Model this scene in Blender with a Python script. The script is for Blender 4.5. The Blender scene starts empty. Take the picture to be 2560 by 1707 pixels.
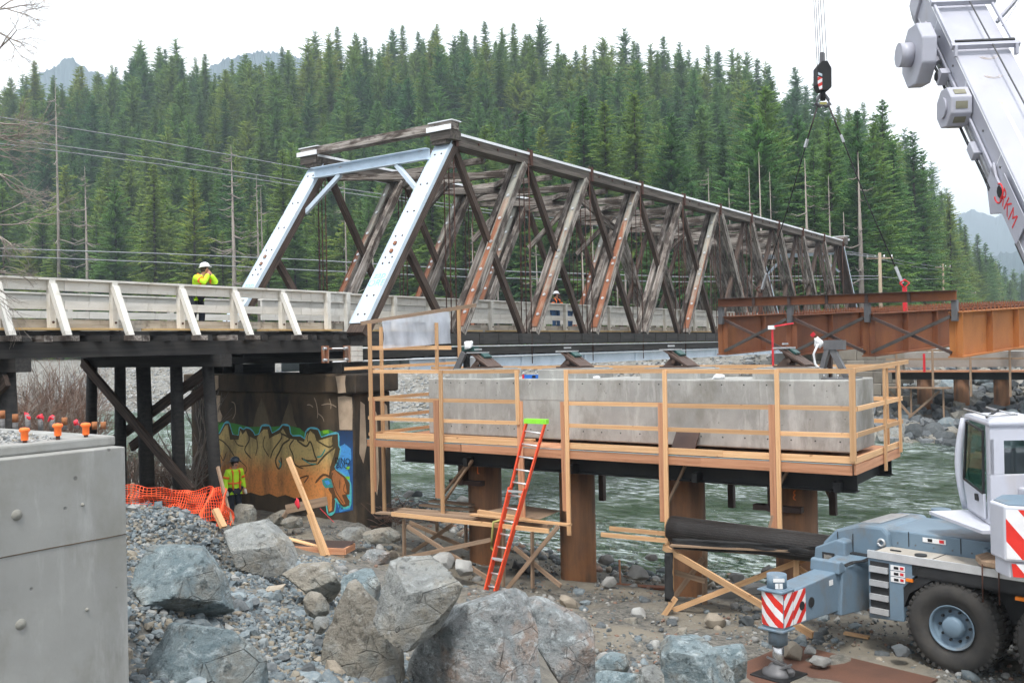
import bpy, bmesh, math, random
import numpy as np
from mathutils import Vector, Matrix, noise as mnoise

# ------------------------------------------------------------------ camera, world, sun, exposure
# World frame: X runs along the old bridge (away over the river), Y across it, Z up; river level = 0.
EYE = 6.2; FPX = 2380.0; ROLL = math.radians(1.13); PITCH = math.atan(12.5 / FPX); HEAD = math.radians(35)
scene = bpy.context.scene
col = scene.collection
def _cam_axes():
    c, s = math.cos(ROLL), math.sin(ROLL)
    cp, sp = math.cos(PITCH), math.sin(PITCH)
    R = np.array([[1, 0, 0], [0, cp, -sp], [0, sp, cp]])
    T = np.array([[math.sin(HEAD), math.cos(HEAD), 0], [-math.cos(HEAD), math.sin(HEAD), 0], [0, 0, 1]])
    return [T @ R @ np.array(v, float) for v in ((c, 0, -s), (s, 0, c), (0, 1, 0))]
CR, CU, CF = _cam_axes()
cam = bpy.data.objects.new('camera', bpy.data.cameras.new('camera'))
col.objects.link(cam)
m = Matrix.Identity(4)
for i in range(3):
    m[i][0], m[i][1], m[i][2] = CR[i], CU[i], -CF[i]
m[2][3] = EYE
cam.matrix_world = m
cam.data.sensor_width = 36; cam.data.lens = 36 * FPX / 2560
cam.data.clip_start = 0.1; cam.data.clip_end = 12000
scene.camera = cam

SUN_EL, SUN_AZ = 62, 205           # degrees; azimuth counter-clockwise from +X (behind the camera, to its left)
world = bpy.data.worlds.new('World'); scene.world = world; world.use_nodes = True
nt = world.node_tree; nt.nodes.clear()
out = nt.nodes.new('ShaderNodeOutputWorld')
sky = nt.nodes.new('ShaderNodeTexSky'); sky.sky_type = 'NISHITA'; sky.sun_disc = False
sky.sun_elevation = math.radians(SUN_EL); sky.sun_rotation = math.radians(90 - SUN_AZ)
bg1 = nt.nodes.new('ShaderNodeBackground'); bg1.inputs[1].default_value = 0.10
nt.links.new(sky.outputs[0], bg1.inputs[0])
# overcast layer: even white cloud with faint broad mottling
tc = nt.nodes.new('ShaderNodeTexCoord'); nz = nt.nodes.new('ShaderNodeTexNoise')
nz.inputs['Scale'].default_value = 2.2; nz.inputs['Detail'].default_value = 4
nt.links.new(tc.outputs['Generated'], nz.inputs['Vector'])
rp = nt.nodes.new('ShaderNodeValToRGB')
rp.color_ramp.elements[0].position = .3; rp.color_ramp.elements[0].color = (.86, .90, .95, 1)
rp.color_ramp.elements[1].position = .65; rp.color_ramp.elements[1].color = (1, 1, 1, 1)
nt.links.new(nz.outputs[0], rp.inputs[0])
bg2 = nt.nodes.new('ShaderNodeBackground'); bg2.inputs[1].default_value = 0.80
nt.links.new(rp.outputs[0], bg2.inputs[0])
mx = nt.nodes.new('ShaderNodeMixShader'); mx.inputs[0].default_value = .90
nt.links.new(bg1.outputs[0], mx.inputs[1]); nt.links.new(bg2.outputs[0], mx.inputs[2])
nt.links.new(mx.outputs[0], out.inputs[0])
sl = bpy.data.lights.new('sun', 'SUN'); sl.energy = 1.5; sl.angle = math.radians(12); sl.color = (1, .97, .93)
sun = bpy.data.objects.new('sun', sl); col.objects.link(sun)
_e, _a = math.radians(SUN_EL), math.radians(SUN_AZ)
sun.rotation_euler = Vector((math.cos(_e) * math.cos(_a), math.cos(_e) * math.sin(_a), math.sin(_e))).to_track_quat('Z', 'Y').to_euler()
vs = scene.view_settings
vs.view_transform = 'Standard'; vs.look = 'None'; vs.exposure = 1.38; vs.gamma = 1.0; vs.use_curve_mapping = False
scene.cycles.use_denoising = True
scene.cycles.use_adaptive_sampling = True; scene.cycles.adaptive_threshold = .03
scene.cycles.max_bounces = 5; scene.cycles.transparent_max_bounces = 12
scene.cycles.volume_bounces = 0

# ------------------------------------------------------------------ measuring helpers (rays of the surveyed camera)
CPOS = np.array([0, 0, EYE])
def ray(px, py): return CF + CR * ((px - 1280) / FPX) + CU * ((853.5 - py) / FPX)
def PS(px, py, s): r = ray(px, py); return Vector(CPOS + r * (s / r[0]))
def PW(px, py, w): r = ray(px, py); return Vector(CPOS + r * (w / r[1]))
def PZ(px, py, z): r = ray(px, py); return Vector(CPOS + r * ((z - EYE) / r[2]))
def PD(px, py, d): return Vector(CPOS + ray(px, py) * d)
def V(*a): return Vector(a)
rng = random.Random(7)

# ------------------------------------------------------------------ materials
MATS = {}
def hexlin(h):
    h = h.lstrip('#'); o = []
    for i in (0, 2, 4):
        c = int(h[i:i + 2], 16) / 255
        o.append(c / 12.92 if c <= .04045 else ((c + .055) / 1.055) ** 2.4)
    return tuple(o)
class NB:
    def __init__(s, name):
        s.m = bpy.data.materials.new(name); s.m.use_nodes = True
        s.t = s.m.node_tree; s.t.nodes.clear()
        s.out = s.n('OutputMaterial'); s.p = s.n('BsdfPrincipled'); s.l(s.p.outputs[0], s.out.inputs[0])
    def n(s, k): return s.t.nodes.new('ShaderNode' + k)
    def l(s, a, b): s.t.links.new(a, b)
    def coord(s, kind='Object', stretch=(1, 1, 1)):
        if kind == 'Position': o = s.n('NewGeometry').outputs['Position']
        else: o = s.n('TexCoord').outputs[kind]
        mp = s.n('Mapping'); mp.inputs['Scale'].default_value = stretch
        s.l(o, mp.inputs['Vector']); return mp.outputs[0]
    def noise(s, vec, scale, detail=5, rough=.6, dist=0):
        n = s.n('TexNoise'); n.inputs['Scale'].default_value = scale; n.inputs['Detail'].default_value = detail
        n.inputs['Roughness'].default_value = rough; n.inputs['Distortion'].default_value = dist
        s.l(vec, n.inputs['Vector']); return n.outputs[0]
    def ramp(s, fac, lo, hi, a=(0, 0, 0), b=(1, 1, 1)):
        r = s.n('ValToRGB'); e = r.color_ramp.elements
        e[0].position = lo; e[0].color = (*a, 1); e[1].position = hi; e[1].color = (*b, 1)
        s.l(fac, r.inputs[0]); return r.outputs[0]
    def mix(s, fac, a, b, mode='MIX'):
        m = s.n('MixRGB'); m.blend_type = mode
        for k, v in ((0, fac), (1, a), (2, b)):
            if isinstance(v, (int, float)): m.inputs[k].default_value = v
            elif isinstance(v, tuple): m.inputs[k].default_value = (*v, 1)
            else: s.l(v, m.inputs[k])
        return m.outputs[0]
    def math(s, op, a, b=0.0):
        m = s.n('Math'); m.operation = op
        for k, v in ((0, a), (1, b)):
            if isinstance(v, (int, float)): m.inputs[k].default_value = v
            else: s.l(v, m.inputs[k])
        return m.outputs[0]
    def sep(s, vec):
        x = s.n('SeparateXYZ'); s.l(vec, x.inputs[0]); return x.outputs
    def jitter(s, colr, amt):
        r = s.n('ObjectInfo').outputs['Random']
        v = s.math('ADD', s.math('MULTIPLY', r, 2 * amt), 1 - amt)
        return s.mix(1.0, colr, s.comb(v), 'MULTIPLY')
    def comb(s, v):
        c = s.n('CombineColor'); [s.l(v, c.inputs[i]) for i in range(3)]; return c.outputs[0]
    def bump(s, h, strength=.3, dist=.02):
        b = s.n('Bump'); b.inputs['Strength'].default_value = strength; b.inputs['Distance'].default_value = dist
        s.l(h, b.inputs['Height']); s.l(b.outputs[0], s.p.inputs['Normal'])
    def done(s, colr, rough=.8, metal=0, spec=.4):
        if isinstance(colr, tuple): s.p.inputs['Base Color'].default_value = (*colr, 1)
        else: s.l(colr, s.p.inputs['Base Color'])
        s.p.inputs['Roughness'].default_value = rough; s.p.inputs['Metallic'].default_value = metal
        s.p.inputs['Specular IOR Level'].default_value = spec
        return s.m
def mk(name, c1, c2=None, scale=3, lo=.35, hi=.65, kind='Object', stretch=(1, 1, 1), rough=.8, metal=0, spec=.35,
       bump=.25, bdist=.02, bscale=None, c3=None, s3=1, lo3=.55, hi3=.65, st3=None, amt3=1.0, jit=.08, detail=6):
    b = NB(name); v = b.coord(kind, stretch)
    n = b.noise(v, scale, detail)
    c = b.ramp(n, lo, hi, c1, c2 or tuple(x * .7 for x in c1))
    if c3:
        v3 = b.coord(kind, st3) if st3 else v
        f = b.ramp(b.noise(v3, s3, 6, .65), lo3, hi3)
        c = b.mix(b.math('MULTIPLY', f, amt3), c, c3)
    if jit: c = b.jitter(c, jit)
    if bump: b.bump(b.noise(v, bscale or scale * 3, 5), bump, bdist)
    MATS[name] = b.done(c, rough, metal, spec); return MATS[name]

mk('lumber', (.66, .415, .225), (.53, .30, .145), 2.2, kind='Object', stretch=(.35, 9, 9), rough=.75, bump=.15, bdist=.004, c3=(.22, .09, .035), s3=3.2, lo3=.66, hi3=.72, st3=(1, 1.5, 1.5), amt3=.8, jit=.24)
mk('lumber_red', (.52, .265, .15), (.40, .185, .10), 2.2, stretch=(.35, 9, 9), rough=.75, bump=.15, bdist=.004, c3=(.16, .07, .03), s3=2.4, lo3=.6, hi3=.7, amt3=.75, jit=.24)
mk('lumber_old', (.33, .23, .155), (.22, .15, .10), 2.0, stretch=(.35, 9, 9), rough=.85, bump=.2, bdist=.005, jit=.15)
mk('timber_weathered', (.36, .33, .30), (.105, .082, .066), 3.2, .36, .62, stretch=(.35, 8, 8), rough=.92, bump=.8, bdist=.02, c3=(.035, .024, .019), s3=1.5, lo3=.48, hi3=.60, st3=(.8, 2.2, 2.2), amt3=.85, jit=.38)
mk('timber_brown', (.115, .080, .062), (.030, .021, .018), 3.0, stretch=(.35, 8, 8), rough=.9, bump=.7, bdist=.01, c3=(.16, .13, .11), s3=1.8, lo3=.58, hi3=.75, st3=(.4, 4, 4), amt3=.6, jit=.2)
mk('timber_tarred', (.022, .021, .021), (.048, .044, .040), 2.2, stretch=(.3, 6, 6), rough=.8, bump=.4, bdist=.01, c3=(.13, .115, .095), s3=1.1, lo3=.62, hi3=.8, st3=(.5, 2, 2), amt3=.55, jit=.2)
mk('timber_mossy', (.15, .13, .112), (.05, .041, .035), 2.2, stretch=(.3, 6, 6), rough=.9, bump=.5, bdist=.012, c3=(.085, .10, .032), s3=2.6, lo3=.57, hi3=.68, st3=(.6, 2, 2), amt3=.7, jit=.1)
mk('white_boards', (.74, .72, .67), (.56, .54, .485), 1.6, .35, .66, stretch=(.5, 3, 3), rough=.75, bump=.2, bdist=.005, c3=(.30, .27, .21), s3=2.2, lo3=.56, hi3=.76, st3=(1.8, .6, .6), amt3=.8, jit=.06)
mk('guard_timber', (.42, .39, .34), (.25, .225, .185), 2.0, stretch=(.4, 4, 4), rough=.85, bump=.3, bdist=.008, c3=(.10, .085, .065), s3=2.6, lo3=.55, hi3=.7, st3=(1.5, 1, 1), amt3=.7)
mk('new_plank', (.60, .42, .20), (.50, .33, .15), 2.0, stretch=(.4, 8, 8), rough=.8)
mk('painted_steel', (.56, .655, .745), (.48, .57, .65), 1.6, rough=.5, bump=.08, c3=(.27, .12, .06), s3=1.9, lo3=.64, hi3=.74, st3=(.6, 1.8, 1.8), amt3=.9, jit=.03, kind='Object')
mk('girder_paint', (.56, .62, .68), (.45, .51, .57), 1.5, rough=.5, bump=.05, c3=(.33, .17, .08), s3=1.6, lo3=.66, hi3=.78, kind='Position', amt3=.7)
def channel_mat():
    b = NB('rusted_channel'); v = b.coord('Object'); x = b.sep(v)[0]
    f = b.math('ADD', b.math('ADD', b.math('MULTIPLY', x, .13), .5), b.math('MULTIPLY', b.math('SUBTRACT', b.noise(b.coord('Object', (.5, 1, 1)), 1.3, 5), .5), 1.3))
    r = b.n('ObjectInfo').outputs['Random']; f = b.math('ADD', f, b.math('MULTIPLY', b.math('SUBTRACT', r, .5), .7))
    c = b.ramp(f, .38, .70, (.27, .105, .052), (.31, .305, .265))
    c = b.mix(b.math('MULTIPLY', b.ramp(b.noise(b.coord('Object', (.6, 4, 4)), 3, 5), .52, .66), .6), c, (.20, .085, .05))
    c = b.mix(b.math('MULTIPLY', b.ramp(b.noise(b.coord('Object', (.4, 3, 3)), 2.3, 5), .56, .68), .5), c, (.52, .42, .32))
    MATS['rusted_channel'] = b.done(c, .75)
channel_mat()
mk('rust_rod', (.10, .045, .030), (.055, .026, .02), 4, rough=.85, bump=.2)
mk('corten', (.225, .082, .038), (.14, .052, .028), .9, .35, .68, kind='Position', stretch=(1, 1, .5), rough=.8, bump=.1, c3=(.30, .115, .035), s3=.55, lo3=.5, hi3=.72, amt3=.7, jit=.05)
mk('corten_orange', (.44, .165, .045), (.32, .115, .036), .7, kind='Position', stretch=(1, 1, .6), rough=.8, bump=.08, c3=(.16, .062, .03), s3=1.2, lo3=.58, hi3=.75, amt3=.7)
mk('brown_steel', (.075, .045, .036), (.05, .032, .028), 1.5, kind='Position', rough=.65, bump=.05)
mk('angle_steel', (.085, .075, .070), (.055, .046, .042), 2, rough=.6, bump=.05)
mk('pile_rust', (.31, .155, .078), (.105, .066, .048), 1.6, .34, .66, kind='Object', stretch=(2.2, 2.2, .22), rough=.75, bump=.12, c3=(.46, .18, .06), s3=.9, lo3=.50, hi3=.75, st3=(1, 1, .5), amt3=.8, jit=.06)
mk('black_steel', (.012, .012, .013), (.02, .019, .018), 2, rough=.6, bump=.05)
mk('grey_steel', (.16, .16, .165), (.11, .11, .115), 2, rough=.5, metal=.3, bump=.05)
mk('galvanised', (.55, .56, .57), (.42, .43, .44), 6, rough=.4, metal=.6, bump=.05)
mk('alu', (.72, .73, .74), (.62, .63, .64), 5, rough=.35, metal=.5, bump=.03)
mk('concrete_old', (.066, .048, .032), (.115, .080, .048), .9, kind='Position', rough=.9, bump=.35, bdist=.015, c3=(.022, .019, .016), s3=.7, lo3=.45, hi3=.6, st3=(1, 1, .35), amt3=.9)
mk('concrete_spalled', (.52, .40, .29), (.36, .27, .19), 2, kind='Position', rough=.9, bump=.6, bdist=.02)
mk('concrete_far', (.30, .29, .27), (.24, .23, .21), 1.2, kind='Position', rough=.9, bump=.2)
mk('block_far', (.26, .235, .20), (.20, .18, .15), 1.2, kind='Object', rough=.9, bump=.3, jit=.2)
mk('sheet_cap', (.86, .88, .90), (.74, .76, .78), 2, rough=.45, bump=.1, c3=(.25, .22, .18), s3=1.8, lo3=.66, hi3=.8)
mk('plastic_black', (.012, .013, .014), (.02, .02, .021), 4, rough=.45, bump=.1)
mk('fabric_black', (.016, .016, .017), (.026, .026, .026), 5, rough=.8, bump=.5, bdist=.02)
mk('orange_plastic', (.95, .20, .04), (.90, .165, .03), 6, rough=.45, bump=0, jit=.05)
mk('orange_mesh', (.95, .13, .04), (.85, .10, .03), 6, rough=.5, bump=0, jit=.03)
mk('ladder_red', (.80, .095, .035), (.72, .08, .03), 6, rough=.45, bump=0)
mk('lime_plastic', (.30, .80, .06), (.27, .72, .05), 6, rough=.5, bump=0)
mk('pink_tape', (.85, .045, .075), (.78, .04, .06), 6, rough=.5, bump=0)
mk('red_paint', (.62, .03, .04), (.52, .02, .03), 6, rough=.5, bump=0)
mk('blue_paint', (.03, .16, .55), (.02, .12, .45), 6, rough=.4, bump=0)
mk('white_cloth', (.82, .83, .84), (.70, .71, .72), 6, rough=.9, bump=.4)
mk('strap_yellow', (.42, .40, .13), (.33, .31, .10), 6, rough=.8, bump=.2)
mk('teal_paint', (.028, .085, .078), (.02, .06, .055), 3, rough=.5, bump=.05)
mk('crane_grey', (.165, .235, .300), (.135, .195, .25), 1.4, rough=.42, bump=.05, kind='Position', c3=(.17, .14, .105), s3=1.7, lo3=.52, hi3=.74, st3=(1, 1, .6), amt3=.7, jit=0)
mk('crane_white', (.575, .59, .655), (.50, .515, .575), .9, rough=.4, bump=.04, kind='Position', c3=(.50, .42, .34), s3=1.5, lo3=.56, hi3=.78, st3=(1, 1, .35), amt3=.5, jit=0)
mk('crane_dark', (.020, .021, .023), (.028, .029, .03), 3, rough=.6, bump=.05)
mk('tread_plate', (.42, .39, .34), (.33, .30, .26), 2, rough=.7, bump=.15, c3=(.22, .17, .12), s3=1.4, lo3=.58, hi3=.75)
mk('rubber', (.038, .037, .036), (.058, .054, .049), 5, rough=.85, bump=.2, bdist=.008, jit=0)
mk('red_stripe', (.72, .045, .03), (.66, .035, .025), 5, rough=.4, bump=0, jit=0)
mk('white_stripe', (.80, .80, .81), (.74, .74, .76), 5, rough=.4, bump=0, jit=0)
mk('chrome', (.6, .6, .6), (.5, .5, .5), 8, rough=.25, metal=.9, bump=0)
mk('amber', (.85, .25, .03), (.8, .2, .02), 8, rough=.3, bump=0)
mk('steel_mat', (.13, .062, .04), (.09, .046, .032), 1.2, kind='Position', rough=.85, bump=.2)
mk('hiviz', (.55, .90, .03), (.48, .80, .025), 4, rough=.7, bump=.3, bdist=.015, jit=0)
mk('hiviz_orange', (.95, .22, .03), (.85, .18, .03), 4, rough=.7, bump=.2, jit=0)
mk('cloth_dark', (.018, .022, .034), (.028, .031, .042), 4, rough=.9, bump=.3, bdist=.015, jit=0)
mk('cloth_green', (.035, .05, .03), (.05, .065, .04), 4, rough=.9, bump=.3, jit=0)
mk('jeans', (.06, .13, .27), (.045, .10, .21), 4, rough=.9, bump=.3, jit=0)
mk('skin', (.55, .29, .20), (.50, .25, .17), 6, rough=.6, bump=0, jit=0)
mk('hair', (.05, .035, .025), None, 6, rough=.8, bump=0, jit=0)
mk('helmet_white', (.82, .83, .85), (.78, .79, .81), 6, rough=.3, bump=0, jit=0)
mk('helmet_dark', (.03, .04, .055), (.025, .035, .05), 6, rough=.3, bump=0, jit=0)
mk('leather_white', (.70, .66, .58), (.6, .56, .48), 6, rough=.8, bump=.2, jit=0)
mk('ink', (.01, .01, .012), None, 6, rough=.6, bump=0, jit=0)
mk('ink_red', (.70, .035, .04), None, 6, rough=.5, bump=0, jit=0)
mk('spray_orange', (.85, .22, .06), None, 6, rough=.8, bump=0, jit=0)
mk('bark_pale', (.33, .29, .25), (.22, .19, .16), 1.2, stretch=(3, 3, .6), rough=.95, bump=.4, jit=.15)
mk('bark_dark', (.10, .078, .06), (.06, .046, .037), 1.2, stretch=(3, 3, .5), rough=.95, bump=.5, jit=.2)
mk('twig', (.19, .115, .085), (.12, .075, .055), 2, kind='Position', rough=.95, bump=0, jit=.2)
mk('twig_pale', (.33, .29, .25), (.22, .19, .165), 2, kind='Position', rough=.95, bump=0, jit=.2)
mk('pole_wood', (.34, .27, .19), (.26, .20, .14), 2, stretch=(4, 4, .5), rough=.9)
mk('wire_pale', (.30, .31, .33), None, 2, rough=.6, bump=0)
mk('rope_steel', (.10, .10, .105), None, 2, rough=.5, metal=.4, bump=0)

def concrete_new(name='concrete_new', k=1.0):
    b = NB(name); v = b.coord('Position'); vs_ = b.coord('Position', (1, 1, .18))
    c = b.ramp(b.noise(v, .9, 7), .32, .68, tuple(x * k for x in (.375, .375, .355)), tuple(x * k for x in (.255, .255, .243)))
    c = b.mix(b.math('MULTIPLY', b.ramp(b.noise(vs_, 3.2, 6, .7), .52, .66), .6), c, tuple(x * k for x in (.50, .50, .485)))       # pale run-off streaks
    c = b.mix(b.math('MULTIPLY', b.ramp(b.noise(b.coord('Position', (1, 1, .55)), 1.6, 7, .68), .50, .66), .75), c, (.20, .195, .17))        # damp blotches
    vo = b.n('TexVoronoi'); vo.inputs['Scale'].default_value = 7; b.l(v, vo.inputs['Vector'])
    big = b.ramp(b.noise(v, 5, 2), .53, .56)
    hole = b.math('MULTIPLY', b.ramp(vo.outputs['Distance'], .075, .12, (1, 1, 1), (0, 0, 0)), big)
    c = b.mix(b.math('MULTIPLY', hole, .8), c, (.10, .098, .092))                                         # bug holes
    h = b.math('SUBTRACT', b.math('MULTIPLY', b.noise(v, 14, 5), .5), hole)
    b.bump(h, .35, .01); MATS[name] = b.done(c, .85)
concrete_new(); concrete_new('concrete_dark', .80)  # second one: same recipe scaled darker, for the abutment
mk('boom_white', (.43, .435, .495), (.375, .38, .435), .9, rough=.4, bump=.04, kind='Position', c3=(.36, .31, .26), s3=1.5, lo3=.58, hi3=.80, st3=(1, 1, .35), amt3=.45, jit=0)

def rock_mat(name, c1, c2, c3, pale=(.42, .46, .46), veins=.5, sc=1.0):
    b = NB(name); v = b.coord('Object'); vz = b.coord('Object', (1, 1, 2.6))
    c = b.ramp(b.noise(vz, 2.2 * sc, 8, .65, 1.2), .34, .66, c1, c2)
    c = b.mix(b.math('MULTIPLY', b.ramp(b.noise(v, 1.6 * sc, 8, .68), .50, .62), .7), c, c3)
    n = b.noise(b.coord('Object', (1, 1, 1.5)), 6.5 * sc, 10, .76, .7)
    c = b.mix(b.math('MULTIPLY', b.ramp(n, .52, .64), veins * .85), c, pale)
    c = b.mix(b.math('MULTIPLY', b.ramp(b.noise(v, 11 * sc, 6, .75), .53, .64), .75), c, tuple(x * .30 for x in c1))
    vo = b.n('TexVoronoi'); vo.feature = 'DISTANCE_TO_EDGE'; vo.inputs['Scale'].default_value = 2.2 * sc
    b.l(b.coord('Object', (1.3, 1, 2)), vo.inputs['Vector'])
    crack = b.ramp(vo.outputs['Distance'], .003, .012, (1, 1, 1), (0, 0, 0))
    crack = b.math('MULTIPLY', crack, b.ramp(b.noise(v, 1.7 * sc, 3), .5, .6))
    c = b.mix(b.math('MULTIPLY', crack, .22), c, (.06, .06, .06))
    c = b.jitter(c, .12)
    h = b.math('SUBTRACT', b.math('ADD', b.noise(v, 5 * sc, 9, .7), b.math('MULTIPLY', b.noise(vz, 2 * sc, 6), .6)), b.math('MULTIPLY', crack, .5))
    b.bump(h, 1.0, .10 / sc); MATS[name] = b.done(c, .88)
rock_mat('rock_blue', (.125, .175, .195), (.24, .29, .30), (.22, .20, .165), pale=(.50, .56, .57), veins=.7)
rock_mat('rock_grey', (.20, .21, .205), (.30, .305, .285), (.25, .22, .17), pale=(.48, .51, .51), veins=.5)
rock_mat('rock_tan', (.22, .20, .165), (.31, .285, .235), (.165, .185, .175), pale=(.46, .47, .45), veins=.6)
rock_mat('rock_purple', (.17, .195, .20), (.265, .265, .26), (.29, .205, .155), pale=(.50, .55, .56), veins=.8)
mk('stone_blue', (.13, .165, .185), (.21, .24, .25), 2.5, rough=.9, bump=.4, c3=(.30, .27, .22), s3=4, lo3=.55, hi3=.7, amt3=.5, jit=.35)
mk('stone_tan', (.30, .26, .205), (.22, .19, .15), 2.5, rough=.9, bump=.4, jit=.3)
mk('stone_pale', (.33, .33, .315), (.23, .23, .22), 2.5, rough=.85, bump=.3, jit=.25)
mk('stone_dark', (.075, .085, .09), (.12, .13, .135), 2.5, rough=.9, bump=.4, jit=.3)
def stones_stuff(name, cols):
    # a field of loose stones in one mesh: colour by the stone's own random island
    b = NB(name); r = b.n('NewGeometry').outputs['Random Per Island']
    rp = b.n('ValToRGB'); rp.color_ramp.interpolation = 'CONSTANT'; e = rp.color_ramp.elements
    e[0].color = (*cols[0], 1); e[0].position = 0; e[1].color = (*cols[1], 1); e[1].position = 1 / len(cols)
    for i in range(2, len(cols)):
        x = e.new(i / len(cols)); x.color = (*cols[i], 1)
    b.l(r, rp.inputs[0])
    v = b.coord('Position'); c = b.mix(.6, rp.outputs[0], b.ramp(b.noise(v, 9, 5), .3, .7, (.55, .55, .55), (1.25, 1.25, 1.25)), 'MULTIPLY')
    b.bump(b.noise(v, 16, 5), .4, .02); MATS[name] = b.done(c, .9)
stones_stuff('rubble_mix', [(.125, .155, .17), (.165, .19, .20), (.24, .215, .17), (.085, .105, .118), (.20, .225, .232), (.19, .17, .135), (.14, .165, .175), (.11, .13, .14), (.27, .275, .265)])
stones_stuff('beach_mix', [(.24, .24, .225), (.15, .16, .165), (.29, .27, .23), (.09, .10, .105), (.20, .165, .125), (.34, .34, .325), (.12, .14, .145), (.22, .14, .105), (.11, .12, .12)])
stones_stuff('bar_mix', [(.31, .315, .31), (.22, .235, .24), (.36, .36, .345), (.18, .19, .195), (.27, .25, .21), (.38, .385, .38)])
stones_stuff('riprap_mix', [(.12, .135, .145), (.17, .185, .195), (.22, .23, .23), (.09, .10, .11), (.26, .25, .22)])

def ground_mat():
    b = NB('ground_mat'); pos = b.n('NewGeometry').outputs['Position']; v = b.coord('Position'); x, y, z = b.sep(pos)
    sand = b.ramp(b.noise(v, 1.1, 7), .32, .68, (.165, .147, .115), (.245, .22, .175))
    grit = b.ramp(b.noise(v, 9, 8, .7), .40, .62, (.06, .06, .056), (.20, .19, .165))
    near = b.mix(b.ramp(b.noise(v, .55, 5), .42, .58), sand, grit)
    wet = b.ramp(z, 0, 1)   # replaced by map range below
    mr = b.n('MapRange'); mr.inputs[1].default_value = .05; mr.inputs[2].default_value = .45; b.l(z, mr.inputs[0])
    near = b.mix(b.math('MULTIPLY', b.math('SUBTRACT', 1, mr.outputs[0]), .6), near, (.085, .078, .06))
    mfill = b.n('MapRange'); mfill.inputs[1].default_value = 1.5; mfill.inputs[2].default_value = 2.3; b.l(z, mfill.inputs[0])
    near = b.mix(mfill.outputs[0], near, b.ramp(b.noise(v, 6, 8, .7), .36, .66, (.055, .06, .062), (.20, .185, .155)))
    bed = b.ramp(b.noise(v, 1.6, 8, .7), .35, .65, (.06, .085, .045), (.21, .215, .115))
    mb = b.n('MapRange'); mb.inputs[1].default_value = -.05; mb.inputs[2].default_value = .05; b.l(z, mb.inputs[0])
    bar = b.ramp(b.noise(v, 1.3, 9, .75), .36, .62, (.10, .10, .09), (.26, .25, .225))
    floor_ = b.ramp(b.noise(v, .35, 8, .7), .35, .65, (.035, .030, .018), (.075, .068, .035))
    mf = b.n('MapRange'); mf.inputs[1].default_value = 44; mf.inputs[2].default_value = 52; b.l(x, mf.inputs[0])
    mh = b.n('MapRange'); mh.inputs[1].default_value = 82; mh.inputs[2].default_value = 96
    b.l(b.math('ADD', x, b.math('MULTIPLY', b.noise(v, .2, 3), 10)), mh.inputs[0])
    c = b.mix(mf.outputs[0], near, bar); c = b.mix(mh.outputs[0], c, floor_)
    c = b.mix(b.math('SUBTRACT', 1, mb.outputs[0]), c, bed)
    b.bump(b.noise(v, 7, 8, .7), .6, .05); MATS['ground_mat'] = b.done(c, .92)
ground_mat()
def water_mat():
    b = NB('water_mat'); v = b.coord('Position', (1.0, .6, 1)); t = b.t; t.nodes.remove(b.p)
    h = b.math('ADD', b.math('MULTIPLY', b.noise(v, 1.1, 4, .55), .7), b.math('ADD', b.math('MULTIPLY', b.noise(v, 4.2, 5, .65, .8), .32), b.math('MULTIPLY', b.noise(v, 13, 3, .6), .07)))
    bp = b.n('Bump'); bp.inputs['Strength'].default_value = 1.0; bp.inputs['Distance'].default_value = .9; b.l(h, bp.inputs['Height'])
    gl = b.n('BsdfGlossy'); gl.inputs['Roughness'].default_value = .07; gl.inputs['Color'].default_value = (.92, .97, .96, 1); b.l(bp.outputs[0], gl.inputs['Normal'])
    tr = b.n('BsdfTransparent'); tr.inputs['Color'].default_value = (.64, .82, .58, 1)
    df = b.n('BsdfDiffuse'); df.inputs['Color'].default_value = (.085, .150, .105, 1); b.l(bp.outputs[0], df.inputs['Normal'])
    body = b.n('MixShader'); body.inputs[0].default_value = .24; b.l(tr.outputs[0], body.inputs[1]); b.l(df.outputs[0], body.inputs[2])
    fr = b.n('Fresnel'); fr.inputs['IOR'].default_value = 1.36; b.l(bp.outputs[0], fr.inputs['Normal'])
    mx = b.n('MixShader'); b.l(fr.outputs[0], mx.inputs[0]); b.l(body.outputs[0], mx.inputs[1]); b.l(gl.outputs[0], mx.inputs[2])
    vf = b.coord('Position', (1.0, .30, 1))
    foam = b.math('MULTIPLY', b.ramp(b.noise(vf, 4.0, 9, .78, .6), .485, .62), b.ramp(b.noise(b.coord('Position', (1, .45, 1)), .22, 4), .36, .58))
    wf = b.n('BsdfDiffuse'); wf.inputs['Color'].default_value = (.62, .70, .70, 1)
    m2 = b.n('MixShader'); b.l(b.math('MULTIPLY', foam, .8), m2.inputs[0]); b.l(mx.outputs[0], m2.inputs[1]); b.l(wf.outputs[0], m2.inputs[2])
    b.l(m2.outputs[0], b.out.inputs[0]); MATS['water_mat'] = b.m
water_mat()
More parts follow.
